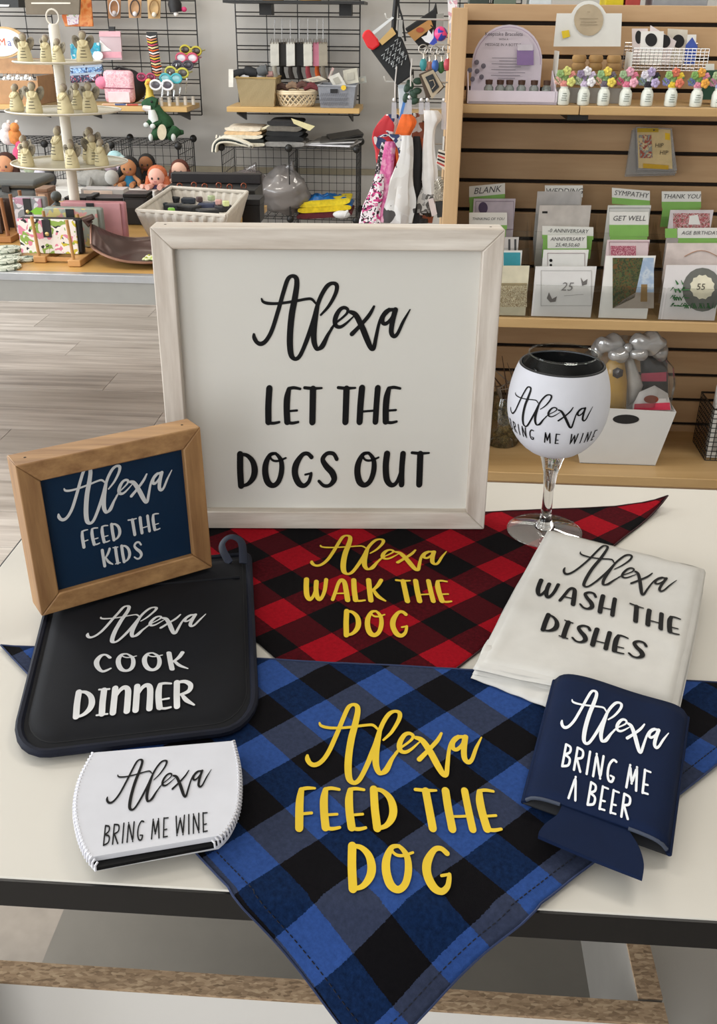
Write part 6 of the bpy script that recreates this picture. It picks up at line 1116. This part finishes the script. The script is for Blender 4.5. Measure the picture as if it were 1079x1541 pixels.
# ================================================================== low white bench with dolls
zbn = .535; sb0, sb1 = -2.3, S(pit(232, 285, 4.6)) - .0
bench = thing('white_bench', 'low white bench carrying the rag dolls', 'bench', rp((sb0 + sb1) / 2, 4.72, 0)); part('bench_top', mat('#cfcdc9', .6, 0, .03), bench, lambda b: rbox(b, sb0, sb1, 4.6, 4.92, zbn - .04, zbn), bev=.003)
for s in (sb0 + .05, sb1 - .05): 
    for t in (4.65, 4.88): part('leg', mat('#c4c2be', .6), bench, lambda b: rbox(b, s - .02, s + .02, t - .02, t + .02, .003, zbn - .04), smooth=False)
def doll(label, x, y, r, skin, hair, dress, t=4.75, longhair=True, turn=0):
    k = thing('rag_doll', label, 'doll', rp(S(pit(x, y, t)), t, zbn), group='rag dolls on the white bench'); h = pit(x, y, t); R = r * mpp(h); base = rp(S(h), t, zbn + .001); top = h.z - R * .9
    part('head', mat(skin, .8, 0, .04), k, lambda b: b.sph(h, (R, R * .85, R * 1.05), 12))
    hb = part('hair', mat(hair, .8, 0, .25, 60), k, lambda b: (b.sph(h + NF * R * .35 + UP * R * .18, (R * 1.18, R * .95, R * 1.1), 12), longhair and b.tube([h + EX * R * .95 + NF * R * .2, h + EX * R * 1.2 - UP * R * 1.4, V((*(h + EX * R * 1.0).xy, max(h.z - R * 2.6, zbn + R * .25)))], [R * .4, R * .45, R * .2], 8), longhair and b.tube([h - EX * R * .95 + NF * R * .2, h - EX * R * 1.2 - UP * R * 1.2, V((*(h - EX * R * 1.0).xy, max(h.z - R * 2.2, zbn + R * .25)))], [R * .35, R * .4, R * .2], 8)))
    part('torso', mat(dress, .8, 0, .15), k, lambda b: b.tube([V((base.x, base.y, zbn + .003)), V((base.x, base.y, (zbn + top) / 2)), V((base.x, base.y, top + R * .1))], [R * .95, R * .8, R * .4], 10))
    for sg in (-1, 1):
        part('arm', mat(skin, .8, 0, .04), k, lambda b: b.tube([V((base.x, base.y, top - R * .1)) + EX * sg * R * .55, V((base.x, base.y, (top + zbn) / 2)) + EX * sg * R * 1.25 - NF * .02, V((base.x, base.y, zbn + R * .4)) + EX * sg * R * 1.5 - NF * .06], [R * .28, R * .26, R * .24], 8)); part('leg', mat(skin, .8, 0, .04), k, lambda b: b.tube([base + EX * sg * R * .5 + UP * R * .32, base + EX * sg * R * .7 - NF * .08 + UP * R * .32], [R * .32, R * .3], 8))
        part('eye', mat('#2a2120', .5), k, lambda b: b.sph(h + EX * sg * R * .38 - NF * R * .82 - UP * R * .1, (R * .12, R * .05, R * .14), 6))
    part('mouth', mat('#a8545a', .6), k, lambda b: b.tube([h - NF * R * .84 - UP * R * .45 + EX * R * d for d in (-.15, 0, .15)], R * .05, 4))
doll('tan rag doll with black hair and blue top on the bench', 194, 252, 12.5, '#a9744c', '#141314', '#1c6f96'); doll('brown skinned rag doll with black hair behind the others', 220, 246, 11, '#8a5a38', '#121112', '#161618', 4.86); doll('pale rag doll with red hair and purple dress', 236, 266, 13, '#dda898', '#b5613c', '#3a3156', 4.7); doll('rag doll with long brown hair at the right end of the bench', 270, 256, 12, '#d9b09c', '#54281c', '#c99a86', 4.8); doll('rag doll with long dark red brown hair at the far left', 8, 248, 14, '#c9906c', '#3a1b12', '#2a1712', 4.7)
k = thing('tulle_skirt', 'pale blue tulle ruffle between the tiered stand and the dolls', 'skirt', pit(165, 275, 4.72)); 
for i in range(6): part('ruffle', mat(('#9fc4c9', '#b9d3d6', '#c9b3bd')[i % 3], .8, 0, .2, 50), k, lambda b: b.sph(pit(155 + 6 * i, 238 + 5 * (i % 3), 4.8), (.04, .03, .035), 7))
k = thing('plush_seal', 'grey plush animal lying on the bench behind the stand pole', 'plush toy', pit(140, 282, 4.7)); p = rp(S(pit(140, 275, 4.72)), 4.72, zbn + .035); part('body', mat('#8f8d88', .9, 0, .15, 50, .1), k, lambda b: b.tube([p - EX * .1, p, p + EX * .09], [.02, .045, .03], 10)); part('head', mat('#a5a39e', .9, 0, .1, 50), k, lambda b: b.sph(p + EX * .1 + UP * .01 - NF * .02, .034, 10)); part('flipper', mat('#85837e', .9), k, lambda b: b.tube([p - NF * .03, p - NF * .07 - UP * .028], [.018, .01], 7))
for i, (x, y, c, nm) in enumerate(((22, 205, '#d98a4a', 'orange'), (30, 232, '#cf4f74', 'pink'), (45, 250, '#a9b59a', 'sage'), (62, 262, '#c9c6d2', 'lilac white'), (74, 270, '#3a3a3d', 'charcoal'), (10, 205, '#e0d6d4', 'pale'))):
    c_ = pit(x, y, 4.95 if y < 240 else 4.7); kk = thing('small_plush', f'{nm} small plush toy behind the tiered stand', 'plush toy', V((c_.x, c_.y, zbn if y > 240 else c_.z - .04)), group='small plush toys behind the stand'); part('body', mat(c, .85, 0, .2, 60), kk, lambda b: b.sph(c_, (.035, .03, .04), 9)); part('head', mat(c, .85, 0, .15, 60), kk, lambda b: b.sph(c_ + UP * .042 + EX * .01 - NF * .01, .022, 8)); part('ear', mat('#e4dfdc', .85), kk, lambda b: b.sph(c_ + UP * .066 + EX * .02, .009, 6))
# ================================================================== display counter on the left
zc = .63; tC = 2.565
cnt = thing('display_counter', 'wood topped display counter with grey front edge on the left', 'counter', rp(-1.1, 3.1, 0)); cs0, cs1 = -2.2, S(pit(388, 332, 3.5))
part('wood_top', wood('counter_wood', '#b98f4e', '#cfa566', 0, 9, .35, 7.), cnt, lambda b: rbox(b, cs0, cs1, tC + .03, 3.72, zc - .02, zc), smooth=False)
part('metal_strip', mat('#b9bcc0', .3, .6, .05), cnt, lambda b: rbox(b, cs0, cs1, tC, tC + .03, zc - .02, zc + .001), bev=.002)
part('front_apron', mat('#9a9994', .6, 0, .03), cnt, lambda b: rbox(b, cs0, cs1, tC + .004, tC + .03, zc - .078, zc - .02), smooth=False)
for s, t in ((cs0 + .1, 2.7), (cs0 + .1, 3.65), (cs1 - .05, 2.7), (cs1 - .05, 3.65)): part('leg', mat('#86847f', .5), cnt, lambda b: rbox(b, s - .025, s + .025, t - .025, t + .025, .004, zc - .02), smooth=False)
# tiered stand
pc0 = rp(-1.064, 3.0, zc + .0005); CR = mat('#d6d0c4', .5, 0, .05)
stand = thing('tiered_stand', 'cream three tier metal stand with ring handle full of angel figurines', 'tiered stand', pc0)
zt_ = [pit(90, 95, 3.0).z, pit(92, 168, 3.0).z, pit(105, 246, 3.0).z]; rt_ = (.125, .165, .17)
part('pole', CR, stand, lambda b: b.lathe([(.0001, 0), (.03, 0), (.028, .01), (.016, .02), (.015, .6), (.012, zt_[0] - zc + .1), (.0001, zt_[0] - zc + .101)], pc0, 14)); part('ring_handle', CR, stand, lambda b: b.tube([V((pc0.x, pc0.y, zt_[0] + .118)) + EX * .018 * math.cos(a) + UP * .02 * math.sin(a) for a in [j * math.pi / 10 for j in range(20)]], .0025, 6, closed=True))
part('base', CR, stand, lambda b: b.lathe([(.0001, 0), (.05, 0), (.05, .006), (.0001, .012)], pc0, 24))
m_tray = clear('tray_glass', '#e6e4da', .08, .1, .55, '#d6d2c2')
for z, r in zip(zt_, rt_):
    q = part('tray', m_tray, stand, lambda b: b.lathe([(.0001, 0), (r - .006, 0), (r, .004), (r - .001, .006)], V((pc0.x, pc0.y, z)), 36)); part('tray_rim', CR, q, lambda b: b.tube([V((pc0.x, pc0.y, z + .005)) + V((r * math.cos(a), r * math.sin(a), 0)) for a in [j * math.pi / 18 for j in range(36)]], .0022, 5, closed=True))
# angel figurines: one built, the others copied
AG = 'angel figurines on the tiered stand'
ang = thing('angel_figurine', 'x', 'figurine', (0, 0, 0), 0, AG)
AB, AW, AH = mat('#cbbf98', .7, 0, .1, 60), mat('#8f8674', .6, 0, .25, 90), mat('#86796a', .7, 0, .2, 60)
part('gown', AB, ang, lambda b: b.lathe([(.0001, 0), (.017, 0), (.0185, .004), (.016, .02), (.0115, .036), (.007, .046), (.0001, .048)], (0, 0, 0), 14)); part('head', mat('#a89d84', .6), ang, lambda b: b.sph((0, -.001, .054), (.0075, .0075, .0085), 8)); part('hair', AH, ang, lambda b: b.sph((0, .002, .0565), (.0088, .008, .0085), 8))
for sg in (-1, 1):
    w_ = part('wing', AW, ang, lambda b: b.sph((sg * .013, .009, .04), (.0095, .0025, .017), 8, Matrix.Rotation(sg * .45, 3, 'Y'))); part('wing_curl', mat('#6f6857', .5), w_, lambda b: b.tube([(sg * (.013 + .006 * math.cos(a) * (1 - a / 14)), .006, .046 + .006 * math.sin(a) * (1 - a / 14)) for a in [j * .6 for j in range(18)]], .0009, 4)); part('arm', AB, ang, lambda b: b.tube([(sg * .009, -.003, .042), (sg * .007, -.011, .034), (0, -.014, .032)], [.0035, .003, .0025], 6))
for j in range(3): part('gown_word', mat('#3b372c', .6), ang, lambda b: b.tube([(-.007 + .001 * j, -.0165 - .0006 * (2 - j) + .002, .012 + .0065 * j), (0, -.0178 + .0012 * j, .012 + .0065 * j), (.007 - .001 * j, -.0165 - .0006 * (2 - j) + .002, .012 + .0065 * j)], .0009, 4))
spots = [(0, 42, -.02, 1.2, 'leftmost on the top tier'), (0, 62, .05, 1.12, 'second on the top tier'), (0, 99, -.06, 1.0, 'right of the pole on the top tier'), (0, 124, .02, 1.3, 'tallest, at the right of the top tier'), (1, 30, -.02, 1.15, 'leftmost on the middle tier'), (1, 69, -.09, 1.3, 'left of the pole on the middle tier'), (1, 104, .08, 1.15, 'just behind the pole on the middle tier'), (1, 116, -.1, 1.25, 'right of the pole on the middle tier'), (1, 139, -.02, 1.25, 'rightmost on the middle tier'), (2, 38, .0, 1.2, 'leftmost on the lowest tier'), (2, 58, -.09, 1.1, 'front left on the lowest tier'), (2, 77, .08, 1.5, 'tallest left of the pole on the lowest tier'), (2, 113, -.03, 1.1, 'nearest right of the pole on the lowest tier'), (2, 127, -.11, 1.15, 'front right on the lowest tier'), (2, 141, .0, 1.3, 'second from the right on the lowest tier'), (2, 159, -.04, 1.15, 'rightmost on the lowest tier'), (2, 123, .09, 1.45, 'back right on the lowest tier')]
for i, (tier, x, dt, sc, lb) in enumerate(spots):
    z = zt_[tier] + .0008; p = rp(S(pit(x, (90, 165, 240)[tier], 3.0)), pc0.dot(NF) + dt, z)
    d = p.xy - pc0.xy; lim = rt_[tier] - .02
    if d.length > lim: d = d.normalized() * lim
    p = V((pc0.x + d.x, pc0.y + d.y, z)); lbl = f'cream angel figurine with wire wings, {lb}'
    if i == 0: ang['label'] = lbl; ang.matrix_world = Matrix.Translation(p) @ Matrix.Rotation(.1, 4, 'Z') @ Matrix.Scale(sc, 4)
    else: dup(ang, p, RA + random.uniform(-.7, .7), lbl, sc, AG)
# wallets in a rod rack
fl1 = pattern('floral_a', ('#e8e0da', '#efe9e2', '#c9b82e', '#d9829a', '#e8e0da', '#221d20', '#8aa84a', '#ece6df'), 34); fl2 = pattern('floral_b', ('#9fa59a', '#aab0a2', '#c9bd7a', '#a4aa9e', '#c98f8a', '#9aa096'), 30)
rk = thing('wallet_rack', 'light wood rod rack holding the wallets', 'rack', piz(85, 395, zc)); WD = mat('#c4935a', .5, 0, .08)
zr0 = zc + .001
for x, y in ((60, 396), (112, 402)):
    p = piz(x, y, zc); part('foot', WD, rk, lambda b: rbox(b, S(p) - .018, S(p) + .018, p.dot(NF), p.dot(NF) + .3, zr0, zr0 + .018), bev=.002)
    for j in range(4):
        t = p.dot(NF) + .012 + .09 * j; part('rod', mat('#b5864f', .5, 0, .08), rk, lambda b: b.tube([rp(S(p) - .004, t, zr0 + .018), rp(S(p) - .01, t, zr0 + .125)], .0048, 8))
pr = piz(85, 396, zc); part('cross_bar', WD, rk, lambda b: rbox(b, S(piz(60, 396, zc)), S(piz(112, 402, zc)), pr.dot(NF) + .004, pr.dot(NF) + .012, zr0 + .004, zr0 + .014), smooth=False)
def wallet(label, x0, x1, y0, y1, t, m1, m2, th=.03, skew=0):
    a, c = pit(x0, y1, t), pit(x1, y1, t); zt = pit((x0 + x1) / 2, y0, t).z; z0_ = zc + .02; s0, s1 = S(a), S(c); k = thing('wallet', label, 'wallet', rp((s0 + s1) / 2, t + th / 2, z0_)); hgt = zt - z0_
    part('back_cover', m2, k, lambda b: rbox(b, s0 + .004, s1 + .012, t + .006, t + th, z0_ + .0005, zt + .002), bev=.006); part('front_cover', m1, k, lambda b: rbox(b, s0, s1, t, t + .0055, z0_ + .0005, zt), bev=.002); part('strap', mat('#17161a', .5), k, lambda b: rbox(b, (s0 + s1) / 2 - .012, (s0 + s1) / 2 + .012, t - .003, t, zt - .05, zt - .001), bev=.001); part('snap', mat('#c9b27a', .3, .8, 0), k, lambda b: b.sph(rp((s0 + s1) / 2, t - .004, zt - .04), (.006, .002, .006), 7)); return k
t0w = pr.dot(NF)
wallet('black edged wallet with large floral print at the front of the rack', 34, 120, 330, 392, t0w + .026, fl1, mat('#16161b', .45, 0, .1)); wallet('grey green floral wallet second in the rack', 72, 152, 314, 375, t0w + .12, fl2, mat('#878d86', .5, 0, .08)); wallet('dusty pink wallet third in the rack', 98, 186, 305, 365, t0w + .205, mat('#c58f93', .5, 0, .08), mat('#b97f86', .5, 0, .08)); wallet('white and lilac floral wallet at the back of the rack', 26, 68, 298, 350, t0w + .3, pattern('floral_c', ('#d6d4dc', '#c9c7d2', '#b58aa0', '#dcdae2', '#8a8f96'), 26), mat('#8f9296', .5))
k = thing('leaf_tag', 'bright green leaf shaped tag above the floral wallet', 'tag', pit(57, 325, t0w + .29)); slab('leaf', mat('#7fbf35', .5, 0, .08), k, [(46, 318), (54, 312), (64, 313), (68, 318), (62, 323), (52, 323)], t0w + .285, .003); cord('stem', mat('#5f9a2c', .5), k, ((46, 318), (42, 322)), t0w + .287, .0012)
# rod rack at the left edge
k = thing('bracelet_rod_rack', 'tan rod rack cut off by the left edge of the photo', 'rack', piz(8, 366, zc)); q = piz(8, 366, zc); part('foot', mat('#a8743f', .5, 0, .08), k, lambda b: rbox(b, S(q) - .12, S(q) + .02, q.dot(NF), q.dot(NF) + .2, zr0, zr0 + .018), bev=.002)
for j, x in enumerate((6, 12, 18)): part('rod', mat('#8f5f3a', .5, 0, .08), k, lambda b: b.tube([rp(S(q) + .004, q.dot(NF) + .02 + .075 * j, zr0 + .018), rp(S(q) - .002, q.dot(NF) + .02 + .075 * j, zr0 + .13)], .006, 8))
for j in range(3): part('dark_sleeve', mat('#3a2418', .6), k, lambda b: rbox(b, S(q) - .12, S(q) - .02, q.dot(NF) + .04 + .05 * j, q.dot(NF) + .05 + .05 * j, zr0 + .019, zr0 + .11), bev=.003)
# coasters
m_co = pattern('coaster', ('#c9cdbd', '#d6d9cc', '#5d6a58', '#c3c8b8'), 45)
for i, (x, y, z, nm) in enumerate(((8, 386, 0, 'lower of the rear left pair'), (9, 382, .009, 'upper of the rear left pair'), (6, 404, 0, 'lower of the front left pair'), (7, 398, .009, 'upper of the front left pair'), (40, 392, 0, 'beside the wallet rack'))):
    p = piz(x, y, zc) + UP * (z + .0006); p.z = zc + z + .0006; k = thing('coaster', f'round leaf printed coaster, {nm}', 'coaster', p, group='coasters on the counter'); R = .048 if i < 4 else .03; part('disc', m_co, k, lambda b: b.lathe([(.0001, 0), (R - .003, 0), (R, .003), (R, .005), (R - .002, .0075), (.0001, .0075)], p, 28)); part('rim_line', mat('#8a8f7e', .6), k, lambda b: b.tube([p + V((R * .86 * math.cos(a), R * .86 * math.sin(a), .0077)) for a in [j * math.pi / 12 for j in range(24)]], .0008, 4, closed=True))
# leaf tray
tp = piz(215, 398, zc); k = thing('leaf_tray', 'brown curled leaf shaped tray holding small pale flowers', 'tray', tp); m_tr = mat('#4f3a35', .35, .3, .15, 12)
def leaf(u, v):
    a = 2 * math.pi * u; r = v; x = .135 * math.cos(a) * r; y = .12 * math.sin(a) * r; e = max(0, r - .6) / .4
    return V((tp.x, tp.y, zc + .004)) + EX * (x + (-.02 * e if x < 0 else 0)) + NF * (y + .05) + UP * (.05 * e ** 1.5 * (1 + .5 * math.sin(a * 2 + 1)) * (1.3 if y > 0 else .55) + .002)
b = MB(); b.sheet(leaf, 40, 10); b.build('tray_body', m_tr, k, solid=.004); part('rim', mat('#8f6a58', .3, .4, .05), k, lambda b: b.tube([leaf(i / 40, 1) for i in range(40)], .0035, 6, closed=True)); part('curled_stem', m_tr, k, lambda b: b.tube([leaf(.5, 1), leaf(.5, 1) - EX * .015 + UP * .012, leaf(.5, 1) + EX * .01 + UP * .022], [.012, .014, .008], 8))
for i in range(10):
    c = V((tp.x, tp.y, zc + .018)) + EX * (.015 + .016 * (i % 5)) + NF * (-.012 + .024 * (i // 5) + .006 * (i % 2)); kk = thing('pale_blossom', ('first', 'second', 'third', 'fourth', 'fifth')[i % 5] + (' front' if i < 5 else ' rear') + ' pale green flower head from the left in the leaf tray', 'flower', c - UP * .008, group='flower heads in the leaf tray'); part('petals', mat(('#d9dfb0', '#c9d98f', '#e6e4cf')[i % 3], .7), kk, lambda b: [b.sph(c + V((.007 * math.cos(a), .007 * math.sin(a), 0)), (.006, .006, .004), 6) for a in [j * math.pi * 2 / 5 for j in range(5)]]); part('centre', mat('#b5b84a', .7), kk, lambda b: b.sph(c + UP * .004, .0035, 6))
# lined basket, cases, bins
zk = zc + .001
bq = [piz(x, y, z) for x, y, z in ((206, 318, .735), (340, 326, .735), (372, 290, .735), (258, 283, .735))]
k = thing('lined_basket', 'white cloth lined basket of trinkets behind the large sign', 'basket', V((bq[0].x + .15, bq[0].y + .1, zk))); cb = sum(bq, V((0, 0, 0))) / 4; low = [V((cb.x + (p.x - cb.x) * .78, cb.y + (p.y - cb.y) * .78, zk)) for p in bq]
m_ln = mat('#cfc9bf', .85, 0, .08, 30, .2)
for i in range(4):
    j = (i + 1) % 4; n = 18
    def wl(u, v): 
        p = bq[i].lerp(bq[j], u).lerp(low[i].lerp(low[j], u), v); d = (p - cb); d.z = 0
        return p + d.normalized() * .004 * math.sin(u * 60 + v * 3)
    b = MB(); b.sheet(wl, 36, 6); b.build('cloth_side', m_ln, k, solid=.004)
part('rolled_rim', m_ln, k, lambda b: [b.tube([bq[i].lerp(bq[(i + 1) % 4], u / 8) + UP * .002 for u in range(9)], .006, 7) for i in range(4)]); part('bottom', m_ln, k, lambda b: b.pts(low, [(0, 1, 2, 3)]), smooth=False); part('liner_base', m_ln, k, lambda b: b.pts([p.lerp(q, .42) for p, q in zip(bq, low)], [(0, 1, 2, 3)]), smooth=False)
for i, (x, y, c, w, nm) in enumerate(((238, 309, '#2c3a44', 24, 'slate blue'), (262, 311, '#232b33', 26, 'navy'), (258, 317, '#7fc24a', 9, 'lime'), (285, 313, '#1e2024', 30, 'black'), (312, 309, '#39405a', 26, 'indigo'), (300, 300, '#5b4a4a', 9, 'maroon'), (318, 298, '#b5c49a', 9, 'sage'), (329, 304, '#d9a9a4', 9, 'pink'), (340, 306, '#d3dc9f', 9, 'pale green'), (262, 299, '#1b2026', 26, 'jet black'), (285, 301, '#2a3340', 22, 'steel blue'), (312, 319, '#191b20', 30, 'long charcoal'), (336, 313, '#25262b', 16, 'dark grey'))):
    zz_ = .7015 + (.018 if w < 12 else 0); c_ = piz(x, y, zz_); kk = thing('trinket_pouch', f'{nm} small pouch lying in the lined basket', 'pouch', c_ - UP * .009, group='pouches in the lined basket'); R_ = RM @ Matrix.Rotation(.5 * (i % 3 - 1), 3, 'Z'); part('pouch_body', mat(c, .6, 0, .15), kk, lambda b: b.box(c_, (w * .0022, .05 if w > 12 else .02, .0175), R_), bev=.004); part('zip', mat('#b9b6ae', .3, .6), kk, lambda b: b.tube([c_ + UP * .0092 - EX * w * .0008, c_ + UP * .0092 + EX * w * .0008], .0012, 4))
k = thing('jewellery_case', 'long black jewellery case behind the lined basket', 'case', rp(S(piz(310, 300, zc)), 3.55, zk)); s0, s1 = S(pit(245, 300, 3.52)), S(pit(384, 300, 3.52)); zt = pit(310, 274, 3.52).z; part('case_body', BLACK, k, lambda b: rbox(b, s0, s1, 3.52, 3.7, zk, zt - .025), bev=.003); part('case_lid', mat('#1b1618', .5, 0, .1), k, lambda b: rbox(b, s0, s1, 3.66, 3.7, zt - .025, zt + .01), bev=.003)
for i in range(6): part('copper_ring', mat('#8f4f38', .35, .7, 0), k, lambda b: b.tube([rp(s0 + .06 + .045 * i + .009 * math.cos(a), 3.54 + .03 * (i % 2), zt - .018 + .009 * math.sin(a)) for a in [j * math.pi / 6 for j in range(12)]], .0022, 5, closed=True))
k = thing('black_box', 'small black box beside the lined basket corner', 'box', rp(S(pit(380, 320, 3.35)), 3.4, zk)); s0, s1 = S(pit(364, 320, 3.35)), S(pit(391, 320, 3.35)); zt = pit(378, 300, 3.35).z; part('box_body', mat('#0f1014', .5, 0, .1), k, lambda b: rbox(b, s0, s1, 3.35, 3.45, zk, zt - .02), bev=.002); part('box_lid', mat('#15161b', .45), k, lambda b: rbox(b, s0 - .002, s1 + .002, 3.348, 3.452, zt - .0195, zt), bev=.002)
k = thing('grey_case', 'grey rounded hard case at the left edge of the counter', 'case', rp(S(pit(10, 300, 3.4)), 3.45, zk)); s0, s1 = S(pit(-50, 300, 3.4)), S(pit(57, 300, 3.4)); zt = pit(20, 271, 3.4).z; part('case_body', mat('#4f5252', .5, 0, .06), k, lambda b: rbox(b, s0, s1, 3.4, 3.6, zk, zt - .03), bev=.02); part('case_lid', mat('#565a5a', .45, 0, .05), k, lambda b: rbox(b, s0, s1, 3.4, 3.6, zt - .0295, zt), bev=.012); part('latch', BLACK, k, lambda b: rbox(b, S(pit(4, 290, 3.4)), S(pit(16, 290, 3.4)), 3.394, 3.4, zt - .04, zt - .02), bev=.001)
for i, (x0, x1, y0, c, c2, nm) in enumerate(((56, 75, 284, '#8a6a55', '#c9a98f', 'copper topped'), (98, 131, 297, '#1a1a1c', '#8d8a66', 'wide black'), (131, 141, 295, '#242426', '#3a3a3d', 'narrow black'), (141, 186, 298, '#17171a', '#9b9788', 'long black'), (186, 222, 292, '#1b1a1c', '#2b2a2c', 'tall black'))):
    t = 3.28 + .02 * (i % 2); s0, s1 = S(pit(x0, 310, t)), S(pit(x1, 310, t)); zt = pit((x0 + x1) / 2, y0, t).z; k = thing('gift_tin', f'{nm} tin in the row behind the wallets', 'tin', rp((s0 + s1) / 2, t + .04, zk), group='tins behind the wallets'); part('tin_body', mat(c, .4, .2, .1), k, lambda b: rbox(b, s0, s1 - .001, t, t + .08, zk, zt - .012), bev=.002); part('tin_lid', mat(c, .35, .3, .05), k, lambda b: rbox(b, s0, s1 - .001, t - .001, t + .081, zt - .0115, zt), bev=.002); part('label', mat(c2, .5), k, lambda b: rbox(b, s0 + .008, s1 - .012, t - .0015, t - .0008, zt - .045, zt - .018), smooth=False)
k = thing('dark_figurine', 'dark grey round figurine between the tins and the pole', 'figurine', rp(S(pit(85, 300, 3.2)), 3.2, zk)); p = rp(S(pit(85, 300, 3.2)), 3.2, zk); zt = pit(85, 287, 3.2).z - zk; part('body', mat('#3f4442', .5, 0, .15), k, lambda b: b.lathe([(.0001, 0), (.026, 0), (.03, zt * .3), (.022, zt * .6), (.0001, zt * .75)], p, 14)); part('head', mat('#484d4b', .5, 0, .1), k, lambda b: b.sph(p + UP * zt * .85, (.018, .017, .017), 8))
k = thing('clear_case', 'open clear plastic case with pink print behind the tins', 'case', rp(S(pit(150, 290, 3.45)), 3.5, zk)); s0, s1 = S(pit(122, 290, 3.45)), S(pit(186, 290, 3.45)); zt = pit(150, 285, 3.45).z; part('case_body', clear('case_clear', '#f0f0f0', .1, .1, .5, '#cfcac6'), k, lambda b: rbox(b, s0, s1, 3.45, 3.52, zk, zt), smooth=False); part('printed_sheet', mat('#d8c3b4', .6), k, lambda b: rbox(b, s0 + .01, s1 - .04, 3.448, 3.449, zt - .05, zt - .004), smooth=False)
